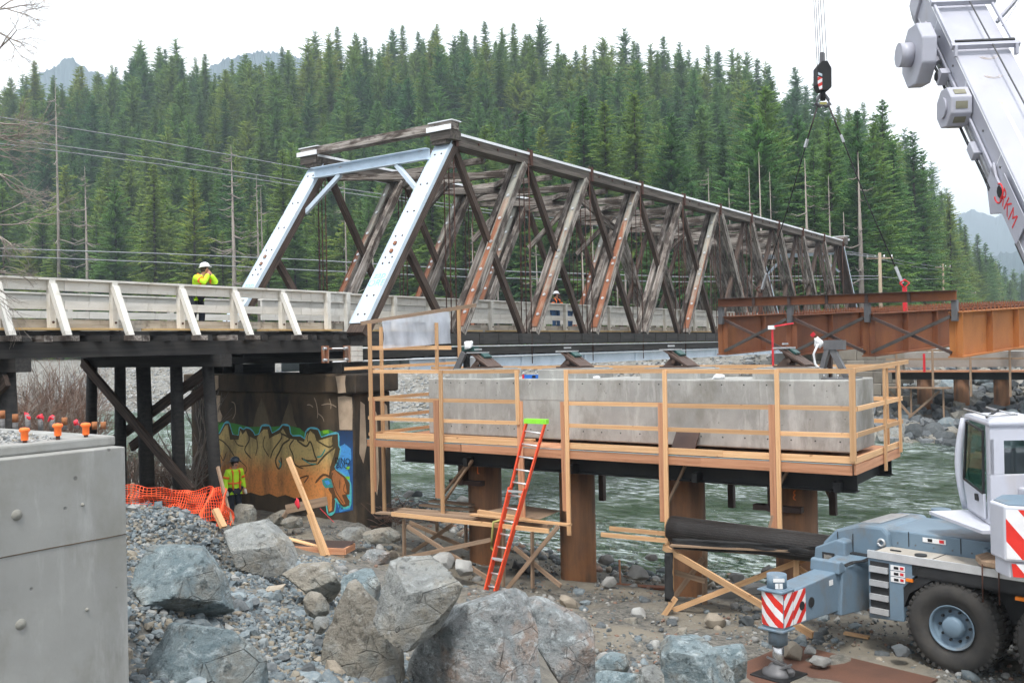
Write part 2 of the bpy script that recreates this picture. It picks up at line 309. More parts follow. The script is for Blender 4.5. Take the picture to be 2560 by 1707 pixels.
def leaf_mat(name, dark, mid, light):
    b = NB(name); r = b.n('ObjectInfo').outputs['Random']; v = b.coord('Object')
    rp = b.n('ValToRGB'); e = rp.color_ramp.elements
    e[0].color = (*dark, 1); e[1].color = (*light, 1); x = e.new(.55); x.color = (*mid, 1)
    b.l(b.math('ADD', b.math('MULTIPLY', r, .75), b.math('MULTIPLY', b.noise(v, .35, 3), .3)), rp.inputs[0])
    loc = b.n('ObjectInfo').outputs['Location']; patch = b.ramp(b.noise(loc, .018, 3, .6), .42, .60, (.78, .92, .98), (1.28, 1.10, .80))
    c = b.mix(1.0, rp.outputs[0], patch, 'MULTIPLY')
    c = b.mix(1.0, c, b.ramp(b.n('NewGeometry').outputs['Random Per Island'], 0, 1, (.72, .72, .72), (1.28, 1.28, 1.22)), 'MULTIPLY')
    t = b.n('BsdfTranslucent'); b.l(c, t.inputs['Color'])
    b.done(c, .7, 0, .25); mx = b.n('MixShader'); mx.inputs[0].default_value = .45
    b.l(b.p.outputs[0], mx.inputs[1]); b.l(t.outputs[0], mx.inputs[2]); b.l(mx.outputs[0], b.out.inputs[0]); MATS[name] = b.m
leaf_mat('needles', (.055, .135, .050), (.125, .235, .060), (.235, .305, .070))
leaf_mat('leaf_moss', (.05, .075, .02), (.09, .11, .03), (.14, .15, .05))
mk('hill_haze_tint', (.035, .065, .075), (.05, .085, .09), .02, kind='Position', rough=1, bump=0, jit=0)  # forest green pushed towards blue, distance haze painted into the colour
def film():
    b = NB('poly_film'); t = b.n('BsdfTransparent'); t.inputs[0].default_value = (.86, .90, .97, 1)
    v = b.coord('Object'); b.bump(b.noise(v, 2.5, 3), .35, .03)
    b.done((.80, .86, .96), .25); tl = b.n('BsdfTranslucent'); tl.inputs[0].default_value = (.80, .86, .96, 1); m0 = b.n('MixShader'); m0.inputs[0].default_value = .5; b.l(b.p.outputs[0], m0.inputs[1]); b.l(tl.outputs[0], m0.inputs[2]); mx = b.n('MixShader')
    b.l(b.ramp(b.noise(b.coord('Object', (1, 1, .35)), 1.6, 3, .5), .35, .65, (.42, .42, .42), (.80, .80, .80)), mx.inputs[0]); b.l(t.outputs[0], mx.inputs[1]); b.l(m0.outputs[0], mx.inputs[2])
    b.l(mx.outputs[0], b.out.inputs[0]); MATS['poly_film'] = b.m
    b = NB('cab_glass'); t = b.n('BsdfTransparent'); t.inputs[0].default_value = (.58, .74, .70, 1); g = b.n('BsdfGlossy'); g.inputs['Roughness'].default_value = .05
    b.t.nodes.remove(b.p); mx = b.n('MixShader'); mx.inputs[0].default_value = .16; b.l(t.outputs[0], mx.inputs[1]); b.l(g.outputs[0], mx.inputs[2])
    b.l(mx.outputs[0], b.out.inputs[0]); MATS['cab_glass'] = b.m
film()

# ------------------------------------------------------------------ builders
WMAT = {}                                   # world matrix of every object made here
FR = [Matrix.Identity(4)]                   # current frame for incoming points
def FV(p): return FR[-1] @ Vector(p)
def link(o, mw, parent=None):
    col.objects.link(o); WMAT[o.name] = mw
    if parent is not None:
        o.parent = parent; o.matrix_basis = WMAT[parent.name].inverted() @ mw
    else: o.matrix_basis = mw
    return o
def thing(name, label, cat, loc, group=None):
    o = bpy.data.objects.new(name, None); o.empty_display_size = .3
    link(o, Matrix.Translation(FV(loc)) @ FR[-1].to_3x3().to_4x4())
    o['label'] = label; o['category'] = cat
    if group: o['group'] = group
    return o
def tag(o, label=None, cat=None, group=None, kind=None):
    for k, v in (('label', label), ('category', cat), ('group', group), ('kind', kind)):
        if v: o[k] = v
    return o
def setmat(me, mat):
    for x in (mat if isinstance(mat, (list, tuple)) else [mat]):
        me.materials.append(MATS[x] if isinstance(x, str) else x)
class MB:
    def __init__(s): s.v = []; s.f = []; s.mi = []; s.sm = []
    def add(s, vs_, fs, mi=0, smooth=False):
        o = len(s.v); s.v += [Vector(v) for v in vs_]
        s.f += [tuple(i + o for i in f) for f in fs]; s.mi += [mi] * len(fs); s.sm += [smooth] * len(fs); return s
    def box(s, lo, hi, mi=0):
        a, b = lo, hi
        p = [(x, y, z) for z in (a[2], b[2]) for y in (a[1], b[1]) for x in (a[0], b[0])]
        return s.add(p, [(0, 2, 3, 1), (4, 5, 7, 6), (0, 1, 5, 4), (2, 6, 7, 3), (0, 4, 6, 2), (1, 3, 7, 5)], mi)
    def beam(s, p0, p1, w, h, up=(0, 0, 1), mi=0):
        p0, p1 = Vector(p0), Vector(p1); x = (p1 - p0).normalized(); u = Vector(up)
        if abs(x.dot(u)) > .98: u = Vector((0, 1, 0)) if abs(x.y) < .9 else Vector((1, 0, 0))
        y = u.cross(x).normalized(); z = x.cross(y)
        p = [p + y * a * w / 2 + z * c * h / 2 for c in (-1, 1) for a in (-1, 1) for p in (p0, p1)]
        return s.add(p, [(0, 2, 3, 1), (4, 5, 7, 6), (0, 1, 5, 4), (2, 6, 7, 3), (0, 4, 6, 2), (1, 3, 7, 5)], mi)
    def tube(s, pts, r, n=8, mi=0, cap=True):
        pts = [Vector(p) for p in pts]; k = len(pts); rs = r if isinstance(r, (list, tuple)) else [r] * k; rings = []
        t0 = (pts[1] - pts[0]).normalized(); u = Vector((0, 0, 1)) if abs(t0.z) < .9 else Vector((1, 0, 0))
        for i, p in enumerate(pts):
            t = (pts[min(i + 1, k - 1)] - pts[max(i - 1, 0)]).normalized()
            y = u.cross(t).normalized() if u.cross(t).length > 1e-4 else Vector((1, 0, 0)); z = t.cross(y)
            rings.append([p + (y * math.cos(2 * math.pi * j / n) + z * math.sin(2 * math.pi * j / n)) * rs[i] for j in range(n)])
        o = len(s.v)
        s.add([q for g in rings for q in g], [(i * n + j, i * n + (j + 1) % n, (i + 1) * n + (j + 1) % n, (i + 1) * n + j) for i in range(k - 1) for j in range(n)], mi, True)
        if cap: s.f += [tuple(o + j for j in reversed(range(n))), tuple(o + (k - 1) * n + j for j in range(n))]; s.mi += [mi] * 2; s.sm += [False] * 2
        return s
    def cyl(s, p0, p1, r, n=16, mi=0): return s.tube([p0, p1], r, n, mi)
    def prism(s, poly, ext, mi=0):
        # poly: closed list of 3-D points (planar), ext: extrusion vector
        poly = [Vector(p) for p in poly]; e = Vector(ext); n = len(poly)
        nn = Vector((0, 0, 0))
        for i in range(n): nn += poly[i].cross(poly[(i + 1) % n])
        if nn.dot(e) > 0: poly = poly[::-1]
        return s.add(poly + [p + e for p in poly], [tuple(range(n)), tuple(reversed(range(n, 2 * n)))] + [(i, i + n, (i + 1) % n + n, (i + 1) % n) for i in range(n)], mi)
    def lathe(s, prof, c, ax, n=24, mi=0, smooth=True):
        # prof: [(offset along axis, radius)]
        c, ax = Vector(c), Vector(ax).normalized(); u = Vector((0, 0, 1)) if abs(ax.z) < .9 else Vector((1, 0, 0))
        y = u.cross(ax).normalized(); z = ax.cross(y); k = len(prof)
        vs_ = [c + ax * a + (y * math.cos(2 * math.pi * j / n) + z * math.sin(2 * math.pi * j / n)) * r for a, r in prof for j in range(n)]
        return s.add(vs_, [(i * n + j, i * n + (j + 1) % n, (i + 1) * n + (j + 1) % n, (i + 1) * n + j) for i in range(k - 1) for j in range(n)], mi, smooth)
    def build(s, name, mat, parent=None, bevel=0):
        vs_ = [FV(v) for v in s.v]
        lo = [min(v[i] for v in vs_) for i in range(3)]; hi = [max(v[i] for v in vs_) for i in range(3)]
        rot = FR[-1].to_3x3().to_4x4(); c = Vector([(a + b) / 2 for a, b in zip(lo, hi)])
        mw = Matrix.Translation(c) @ rot; inv = mw.inverted()
        me = bpy.data.meshes.new(name); me.from_pydata([inv @ v for v in vs_], [], s.f)
        setmat(me, mat)
        me.polygons.foreach_set('material_index', s.mi); me.polygons.foreach_set('use_smooth', s.sm); me.update()
        o = bpy.data.objects.new(name, me); link(o, mw, parent)
        if bevel:
            bm_ = o.modifiers.new('bevel', 'BEVEL'); bm_.width = bevel; bm_.segments = 2; bm_.limit_method = 'ANGLE'; bm_.angle_limit = .6
        return o
_BOX = {}
def beam(name, p0, p1, w, h, mat, parent=None, up=(0, 0, 1), ext=0):
    """one straight timber or bar as an object of its own: local X runs along it"""
    p0, p1 = FV(p0), FV(p1)
    if mat.startswith('lumber') and name not in ('deck_board', 'plywood'): p0 = p0 + Vector([rng.uniform(-.011, .011) for _ in range(3)]); p1 = p1 + Vector([rng.uniform(-.011, .011) for _ in range(3)])
    d = p1 - p0; L = d.length; x = d / L; u = FR[-1].to_3x3() @ Vector(up)
    if ext: p0 -= x * ext; p1 += x * ext; L += 2 * ext
    if abs(x.dot(u)) > .98: u = FR[-1].to_3x3() @ (Vector((0, 1, 0)) if abs((FR[-1].to_3x3().inverted() @ x).y) < .9 else Vector((1, 0, 0)))
    y = u.cross(x).normalized(); z = x.cross(y); c = (p0 + p1) / 2
    mw = Matrix(((x[0], y[0], z[0], c[0]), (x[1], y[1], z[1], c[1]), (x[2], y[2], z[2], c[2]), (0, 0, 0, 1)))
    key = (round(L, 2), round(w, 3), round(h, 3), mat)
    if key not in _BOX:
        bx = MB().box((-key[0] / 2, -w / 2, -h / 2), (key[0] / 2, w / 2, h / 2))
        me = bpy.data.meshes.new(name); me.from_pydata(bx.v, [], bx.f); setmat(me, mat); _BOX[key] = me
    o = bpy.data.objects.new(name, _BOX[key]); return link(o, mw, parent)
def tubes(name, pts, r, mat, parent=None, n=8): return MB().tube(pts, r, n).build(name, mat, parent)
def text(name, s, mw, size, mat, parent=None, ext=.002):
    """flat lettering: built-in font turned into a mesh; mw maps text X/Y to the surface"""
    cu = bpy.data.curves.new(name, 'FONT'); cu.body = s; cu.size = size; cu.extrude = ext; cu.align_x = 'CENTER'; cu.align_y = 'CENTER'
    t = bpy.data.objects.new(name, cu); col.objects.link(t)
    bpy.context.view_layer.update(); me = bpy.data.meshes.new_from_object(t.evaluated_get(bpy.context.evaluated_depsgraph_get()))
    bpy.data.objects.remove(t); me.materials.clear(); setmat(me, mat)
    return link(bpy.data.objects.new(name, me), FR[-1] @ mw, parent)
def frame_m(origin, x, y):
    x = Vector(x).normalized(); y = Vector(y); z = x.cross(y).normalized(); y = z.cross(x); o = Vector(origin)
    return Matrix(((x[0], y[0], z[0], o[0]), (x[1], y[1], z[1], o[1]), (x[2], y[2], z[2], o[2]), (0, 0, 0, 1)))
_ICO = {}
def ico(sub):
    if sub not in _ICO:
        bm = bmesh.new(); bmesh.ops.create_icosphere(bm, subdivisions=sub, radius=1)
        _ICO[sub] = (np.array([v.co[:] for v in bm.verts]), [tuple(v.index for v in f.verts) for f in bm.faces]); bm.free()
    return _ICO[sub]
def rock_verts(planes, sub, amp=.03, seed=0, freq=1.6, soft=.0):
    """convex block cut by planes [(nx,ny,nz,d)] seen from its centre, roughened with fractal noise"""
    dirs, faces = ico(sub); N = np.array([p[:3] for p in planes]); d = np.array([p[3] for p in planes])
    q = dirs @ N.T; q = np.where(q > 1e-3, d / np.maximum(q, 1e-3), 1e9)
    if soft: k = 14; r = (np.mean(q.clip(max=50) ** -k, axis=1) * len(planes)) ** (-1 / k)
    else: r = q.min(axis=1)
    if amp:
        off = Vector((seed * 3.7, seed * 1.3, -seed * 2.1)); rm = float(np.median(r))
        for i, v in enumerate(dirs):
            p = Vector(v * r[i] / rm) * freq + off
            r[i] *= 1 + amp * (mnoise.fractal(p, .9, 2.1, 5) + .5 * (abs(mnoise.noise(p * 2.2)) - .25))
    return dirs * r[:, None], faces
def rand_planes(rn, n, dims, jit=.25):
    out_ = [(*[sg * (k == i) for i in range(3)], dims[k] * 1.02) for k in range(3) for sg in (-1, 1)]
    for _ in range(n):
        v = Vector((rn.gauss(0, 1), rn.gauss(0, 1), rn.gauss(0, 1))).normalized()
        sup = math.sqrt(sum((v[i] * dims[i]) ** 2 for i in range(3)))
        out_.append((*v, sup * (1 - rn.random() * jit) * .92))
    return out_
def stone_meshes(tag_, n, mats, sub, dims, planes=9, amp=.05, soft=False):
    r = []
    for i in range(n):
        rn = random.Random(hash((tag_[0], i, n)) % 9999 + i * 13)
        rn = random.Random(i * 131 + len(tag_) * 7)
        dm = [dims[k] * rn.uniform(.75, 1.25) for k in range(3)]
        v, f = rock_verts(rand_planes(rn, planes, dm), sub, amp, i, soft=1 if soft else 0)
        me = bpy.data.meshes.new(tag_); me.from_pydata(v.tolist(), [], f); setmat(me, mats[i % len(mats)])
        me.polygons.foreach_set('use_smooth', [bool(soft)] * len(f)); r.append(me)
    return r
def place_mesh(name, me, loc, sc, rn, parent=None, flat=.6):
    R = Matrix.Rotation(rn.uniform(0, 6.28), 4, 'Z') @ Matrix.Rotation(rn.gauss(0, .25), 4, 'X') @ Matrix.Rotation(rn.gauss(0, .25), 4, 'Y')
    mw = Matrix.Translation(loc) @ R @ Matrix.Diagonal((sc, sc, sc, 1))
    return link(bpy.data.objects.new(name, me), mw, parent)
def scatter_joined(name, pts, sizes, mat, seed, flat=.55, planes=8, smooth=False, nproto=14, sub=1, kind='stuff', parent=None):
    """thousands of loose stones as one mesh (20 to 80 triangles each)"""
    rn = random.Random(seed); nr = np.random.default_rng(seed); protos = []
    for i in range(nproto):
        v, f = rock_verts(rand_planes(rn, planes, (1, rn.uniform(.6, .9), rn.uniform(flat * .7, flat * 1.2)), .3), sub, 0, soft=1 if smooth else 0); protos.append((v, np.array(f)))
    VV, FF, o = [], [], 0
    for p, s in zip(pts, sizes):
        v, f = protos[rn.randrange(nproto)]; a, b_, c_ = rn.uniform(0, 6.28), rn.gauss(0, .35), rn.gauss(0, .35)
        R = np.array(Matrix.Rotation(a, 3, 'Z') @ Matrix.Rotation(b_, 3, 'X') @ Matrix.Rotation(c_, 3, 'Y'))
        VV.append((v * s) @ R.T + np.array(p)); FF.append(f + o); o += len(v)
    VV = np.concatenate(VV); FF = np.concatenate(FF)
    me = bpy.data.meshes.new(name); me.vertices.add(len(VV)); me.vertices.foreach_set('co', VV.ravel())
    me.loops.add(len(FF) * 3); me.loops.foreach_set('vertex_index', FF.ravel().astype(np.int32))
    me.polygons.add(len(FF)); me.polygons.foreach_set('loop_start', np.arange(0, len(FF) * 3, 3, dtype=np.int32))
    me.update(calc_edges=True); me.polygons.foreach_set('use_smooth', [smooth] * len(FF)); setmat(me, mat); me.validate()
    o_ = bpy.data.objects.new(name, me); link(o_, Matrix.Identity(4), parent); o_['kind'] = kind
    return o_
# ------------------------------------------------------------------ terrain
def _cp(px, py, d, n=1): p = PD(px, py, d); return (p.x, p.y, p.z)
CTRL = [_cp(*a) for a in (
    (330, 1258, 12.6), (390, 1260, 12.8), (450, 1264, 13.0), (500, 1284, 13.2), (535, 1310, 13.4), (300, 1258, 12.6), (340, 1470, 8.6), (345, 1690, 6.9), (240, 1500, 8.0),
    (470, 1450, 9.6), (600, 1560, 8.6), (610, 1420, 11.6), (700, 1480, 10.6), (700, 1660, 8.2), (560, 1690, 7.6),
    (820, 1640, 9.0), (780, 1520, 10.6), (900, 1700, 8.8), (1050, 1690, 9.2), (1250, 1700, 9.4), (1440, 1700, 10.0),
    (640, 1445, 12.5), (640, 1465, 13.6), (720, 1490, 12.2), (720, 1505, 13.8), (820, 1535, 11.6), (820, 1540, 13.2), (570, 1400, 14.2), (900, 1570, 11.6), (1000, 1610, 11.6), (480, 1345, 15.4), (380, 1330, 15.4), (960, 1580, 13), (660, 1460, 15.5), (760, 1480, 16),
    (1600, 1725, 12.5), (1750, 1745, 13), (1900, 1745, 13), (1560, 1765, 11.6), (1700, 1800, 11.6), (2100, 1745, 14), (2300, 1810, 13), (2000, 1860, 11.6), (1720, 1920, 10), (1540, 1820, 10.4), (1660, 1700, 14), (2600, 1850, 12), (2300, 2000, 10))]
CTRL += [(0, 0, 4.4), (-6, 0, 4.4), (3, -3, 4.2), (3, 3, 4.1), (-3, 6, 4.3), (5, -4, 3.6), (3, 10, 4.2), (6, 10, 4.0)]
CTRL += [tuple(PZ(*a)) for a in ((740, 1335, 1.35), (800, 1300, 1.25), (900, 1380, .95), (1000, 1420, .7), (1200, 1460, .5), (1450, 1500, .38),
    (1700, 1560, .5), (1950, 1600, .66), (2250, 1680, .7), (1600, 1640, .7), (1560, 1690, .85), (1750, 1690, .75), (1950, 1690, .7), (2200, 1700, .7),
    (2500, 1690, .7), (2700, 1690, .7), (575, 1306, 1.3), (640, 1300, 1.25), (1300, 1560, .8), (1100, 1500, .8), (930, 1450, 1.2), (800, 1400, 1.6), (700, 1370, 1.9), (1380, 1620, 1.0))]
CTRL += [(11, 17, 2.2), (13, 24, 2.2), (16, 20.5, 1.7), (16, 26, 1.8), (10, 22, 2.4), (10, 30, 2.6), (18, 32, 1.6), (4, 24, 3.5), (8, 13, 3.6), (9.5, 12.5, 3.0), (11.5, 13.5, 2.3)]
CTRL = np.array(CTRL)
SHORE = np.array([(-300, 22), (0, 22.5), (5, 22.6), (8.6, 22.8), (12.3, 22.5), (14.8, 23.2), (17, 23.8), (20, 25.2), (25, 28.2), (34, 29), (60, 31), (300, 34)])
FRONT = np.array([(-1500, 260), (-300, 190), (0, 165), (700, 138), (1300, 122), (1700, 108), (1980, 98), (2150, 95), (2260, 118), (2350, 165), (2450, 270), (2560, 400), (2800, 600), (5000, 800)])
_SKY = [(-1500, 250), (0, 236), (100, 250), (200, 256), (300, 212), (430, 180), (520, 222), (600, 224), (700, 206), (800, 190), (900, 172), (1050, 160), (1200, 158), (1300, 162), (1420, 190), (1560, 206), (1700, 222), (1800, 242), (1900, 268), (1980, 292), (2060, 328), (2130, 362), (2200, 405), (2300, 470), (2380, 560), (2450, 660)]   # skyline of the wooded hill, as surveyed
HILLH = np.array([(x, max(0, EYE + (866 - .0198 * (x - 1280) - y) / FPX * 315 - 28.0)) for x, y in _SKY] + [(2520, 0), (5000, 0)])
FAR_SHORE = 61.0
def sstep(t): t = np.clip(t, 0, 1); return t * t * (3 - 2 * t)
def pxr(s, w):
    X = s * math.sin(HEAD) - w * math.cos(HEAD); Y = s * math.cos(HEAD) + w * math.sin(HEAD)
    Yc = np.maximum(Y, 5.0); return np.where(Y > 5, 1280 + FPX * X / Yc, np.where(X > 0, 5000, -1500)), Y
def ground_h(s, w, detail=True):
    s = np.atleast_1d(np.asarray(s, float)); w = np.atleast_1d(np.asarray(w, float))
    num = np.zeros_like(s); den = np.zeros_like(s)
    for c in CTRL:
        wt = 1.0 / ((s - c[0]) ** 2 + (w - c[1]) ** 2 + .25) ** 2; num += wt * c[2]; den += wt
    zn = num / den
    sh = np.interp(w, SHORE[:, 0], SHORE[:, 1]); sd = s - sh
    zn = np.minimum(zn, .15 * -sd + .9 * np.maximum(0, -sd - 4.5))
    zn = np.where(sd > 0, -np.minimum(.85, .10 * sd), zn)
    sf = s - FAR_SHORE
    zf = np.where(sf > 0, np.minimum(.33 * sf, 5.3), np.maximum(.22 * sf, -.85))
    z = np.where(s > 40, zf, zn)
    px, Y = pxr(s, w)
    fr = np.interp(px, FRONT[:, 0], FRONT[:, 1]); H = np.interp(px, HILLH[:, 0], HILLH[:, 1])
    z = z + np.where(sf > 22, H * sstep((Y - fr) / np.maximum(310 - fr, 80)), 0)
    return z
def gz(s, w): return float(ground_h(s, w)[0])
# one sheet out to the horizon: polar grid round the viewpoint, fine where it is seen
az = np.concatenate([np.linspace(-180, -34, 40)[:-1], np.linspace(-34, 34, 420), np.linspace(34, 180, 40)[1:]])
rad = np.concatenate([np.linspace(.6, 32, 230), 32 * (4200 / 32) ** np.linspace(0, 1, 150)[1:]])
A, Rr = np.meshgrid(np.radians(az), rad)
Sg = Rr * np.cos(HEAD - A); Wg = Rr * np.sin(HEAD - A)
Zg = ground_h(Sg.ravel(), Wg.ravel()).reshape(Sg.shape)
nR, nA = Sg.shape
for i in range(nR):                                   # small natural unevenness
    if rad[i] > 400: continue
    for j in range(nA):
        p = Vector((Sg[i, j], Wg[i, j], 0)); a = .05 if rad[i] < 40 else .25
        Zg[i, j] += a * mnoise.fractal(p * (1.1 if rad[i] < 40 else .3), 1, 2, 3)
vv = np.stack([Sg, Wg, Zg], -1).reshape(-1, 3).tolist()
ff = [(i * nA + j, i * nA + (j + 1) % nA, (i + 1) * nA + (j + 1) % nA, (i + 1) * nA + j) for i in range(nR - 1) for j in range(nA)]
ff.append(tuple(reversed(range(nA))))
me = bpy.data.meshes.new('ground'); me.from_pydata(vv, [], ff); setmat(me, 'ground_mat'); me.polygons.foreach_set('use_smooth', [True] * len(ff))
me.flip_normals()
ground = link(bpy.data.objects.new('ground', me), Matrix.Identity(4)); tag(ground, 'sandy gravel riverbank running to the far wooded bank', 'ground', kind='structure')
xs_ = np.concatenate([[15], np.arange(21.5, 45, .16), np.arange(45, 64.01, .3)]); ys_ = np.concatenate([[-900, -200, -60], np.arange(-24, 40, .2), np.arange(40, 110, .5), [140, 300, 900]])
GXw, GYw = np.meshgrid(xs_, ys_, indexing='ij'); wv = [(a, b, .055 * mnoise.fractal(Vector((a * .9, b * .55, 0)), 1, 2.1, 3) + .022 * mnoise.noise(Vector((a * 3.1, b * 1.9, 4))) - .01) for a, b in zip(GXw.ravel().tolist(), GYw.ravel().tolist())]
nX, nY = GXw.shape; me = bpy.data.meshes.new('river'); me.from_pydata(wv, [], [(i * nY + j, (i + 1) * nY + j, (i + 1) * nY + j + 1, i * nY + j + 1) for i in range(nX - 1) for j in range(nY - 1)]); setmat(me, 'water_mat'); me.polygons.foreach_set('use_smooth', [True] * len(me.polygons))
river = link(bpy.data.objects.new('river', me), Matrix.Identity(4)); tag(river, 'shallow green river with rippled white water', 'river', kind='structure')

# far ridges; part of their haze blue is painted into the base colour
def ridge(name, pts, d, depth, label):
    n = 150; xs = np.linspace(pts[0][0], pts[-1][0], n); ys = np.interp(xs, [p[0] for p in pts], [p[1] for p in pts]); V_, F_ = [], []
    rows = 7
    for k in range(rows):
        t = k / (rows - 1)
        for i in range(n):
            top = PD(xs[i], ys[i], d + depth * t)
            hgt = (top.z - 5) * math.sin(math.pi * min(1, t + .12) * .5) if t < .9 else top.z - 5
            q = PD(xs[i], 860, d * (1 - .28 * (1 - t)) + depth * t)
            nz_ = mnoise.fractal(Vector((xs[i] * .012, t * 3, d)), 1, 2, 4) * 7 + (rng.uniform(0, 5) if k == rows - 1 else 0)
            V_.append((q.x, q.y, 0 if k == 0 else max(0, 5 + hgt * (.25 + .75 * t) + nz_ * t)))
    for k in range(rows - 1):
        for i in range(n - 1): F_.append((k * n + i, k * n + i + 1, (k + 1) * n + i + 1, (k + 1) * n + i))
    b_ = len(V_); V_ += [(v[0] * 1.3, v[1] * 1.3, 0) for v in V_[-n:]]
    for i in range(n - 1): F_.append(((rows - 1) * n + i, (rows - 1) * n + i + 1, b_ + i + 1, b_ + i))
    me = bpy.data.meshes.new(name); me.from_pydata(V_, [], F_); setmat(me, 'hill_haze_tint')
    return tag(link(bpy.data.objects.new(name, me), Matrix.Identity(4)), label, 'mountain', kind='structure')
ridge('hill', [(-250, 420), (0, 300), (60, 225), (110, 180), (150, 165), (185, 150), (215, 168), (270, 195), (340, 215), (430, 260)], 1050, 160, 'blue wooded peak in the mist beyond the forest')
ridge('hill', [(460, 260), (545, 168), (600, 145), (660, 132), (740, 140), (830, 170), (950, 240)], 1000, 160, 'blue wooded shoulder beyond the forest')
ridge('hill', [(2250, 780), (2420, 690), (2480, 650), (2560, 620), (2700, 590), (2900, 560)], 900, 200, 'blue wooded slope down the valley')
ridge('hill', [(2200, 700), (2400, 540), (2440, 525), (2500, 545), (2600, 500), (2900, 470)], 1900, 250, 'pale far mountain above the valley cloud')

# ------------------------------------------------------------------ forest
def conifer_mesh(seed, H, R, cb, dens=1.35, droop=.35, ragged=.3, expo=.62):
    rn = random.Random(seed); Vc, Fc = [], []
    z = cb
    while z < H - .15:
        t = (z - cb) / (H - cb); prof = (1 - t) ** expo * (1 if t > .12 else .55 + t * 3.7)
        nb = rn.choice((4, 5, 6)) if t < .85 else 4; a0 = rn.uniform(0, 6.28)
        for k in range(nb):
            L = (R * prof + .22) * rn.uniform(1 - 1.6 * ragged, 1 + ragged * .6); a = a0 + 6.28 * k / nb + rn.gauss(0, .25)
            if rn.random() < .08 * ragged * 4: continue
            zz = z + rn.uniform(-.2, .2); cx, sx = math.cos(a), math.sin(a)
            rise = .25 - .75 * droop + t * .5 + rn.gauss(0, .12); st = max(3, int(L / .42 * dens))
            pts = []
            for i in range(st + 1):
                u = i / st; r_ = L * u; pts.append((r_ * cx, r_ * sx, zz + L * (rise * u - droop * .75 * u * u + .12 * u ** 3)))
            wbase = (.30 + .10 * L) / dens ** .35
            for i in range(st):
                p, q = pts[i], pts[i + 1]; u = (i + .5) / st; wl = wbase * (1.15 - .75 * u)
                for sd_ in (-1, 1):
                    sw = rn.uniform(.7, 1.25) * wl; fwd = rn.uniform(.35, .8) * wl; dz = -rn.uniform(.05, .5) * wl - .06
                    tip = (p[0] + cx * fwd - sx * sd_ * sw, p[1] + sx * fwd + cx * sd_ * sw, p[2] + dz)
                    b0 = len(Vc); Vc += [p, (q[0] + cx * .12, q[1] + sx * .12, q[2]), tip]; Fc.append((b0, b0 + 1, b0 + 2))
                if rn.random() < .6:
                    b0 = len(Vc); dd = wl * rn.uniform(.5, 1.0)
                    Vc += [p, q, ((p[0] + q[0]) / 2 + rn.gauss(0, .08), (p[1] + q[1]) / 2 + rn.gauss(0, .08), p[2] - dd)]; Fc.append((b0, b0 + 1, b0 + 2))
        z += rn.uniform(.30, .48) * (1.15 - .45 * t) / dens ** .5
    me = bpy.data.meshes.new('crown'); me.from_pydata(Vc, [], Fc); setmat(me, 'needles')
    tb = MB().tube([(0, 0, -1.5), (0, 0, H * .3), (rn.gauss(0, .1), rn.gauss(0, .1), H * .7), (0, 0, H)], [.012 * H + .06, .010 * H + .05, .005 * H + .03, .015], 7)
    mt = bpy.data.meshes.new('trunk'); mt.from_pydata(tb.v, [], tb.f); setmat(mt, 'bark_dark')
    return me, mt, H
PROTO = [conifer_mesh(11, 28, 6.2, 2.0), conifer_mesh(12, 31, 5.0, 4.0, droop=.5), conifer_mesh(13, 24, 5.6, 1.0, droop=.35, expo=.45), conifer_mesh(14, 30, 4.2, 6.0, ragged=.42),
         conifer_mesh(15, 22, 5.8, .6, droop=.55), conifer_mesh(16, 31, 4.9, 7.0, ragged=.55, expo=.5), conifer_mesh(17, 18, 4.6, .4, droop=.45, expo=.42, ragged=.45)]
tree_pts = []
rn = random.Random(3)
cell = 5.2
occ = {}
NC = 90000; nr = np.random.default_rng(3); PXc = nr.uniform(-330, 2900, NC); F0c = np.interp(PXc, FRONT[:, 0], FRONT[:, 1]); H0c = np.interp(PXc, HILLH[:, 0], HILLH[:, 1]); FARc = np.where(H0c > 10, 345, F0c + 90)
Yc_ = np.sqrt(F0c ** 2 + nr.random(NC) * (FARc ** 2 - F0c ** 2)); Xc_ = (PXc - 1280) / FPX * Yc_; Sc_ = Xc_ * math.sin(HEAD) + Yc_ * math.cos(HEAD); Wc_ = -Xc_ * math.cos(HEAD) + Yc_ * math.sin(HEAD)
for px, f0, Y, s, w in zip(PXc.tolist(), F0c.tolist(), Yc_.tolist(), Sc_.tolist(), Wc_.tolist()):
    if s < 90: continue
    ms = 3.5 if Y - f0 < 40 else 4.3; k = (int(s // 6), int(w // 6))
    if any((s - a) ** 2 + (w - b) ** 2 < ms * ms for i in (-1, 0, 1) for j in (-1, 0, 1) for a, b in occ.get((k[0] + i, k[1] + j), ())): continue
    occ.setdefault(k, []).append((s, w)); tree_pts.append((Y - f0, Y, px, s, w))
zs = ground_h([t[3] for t in tree_pts], [t[4] for t in tree_pts])
tree_pts = [(*t, float(z)) for t, z in zip(tree_pts, zs)]
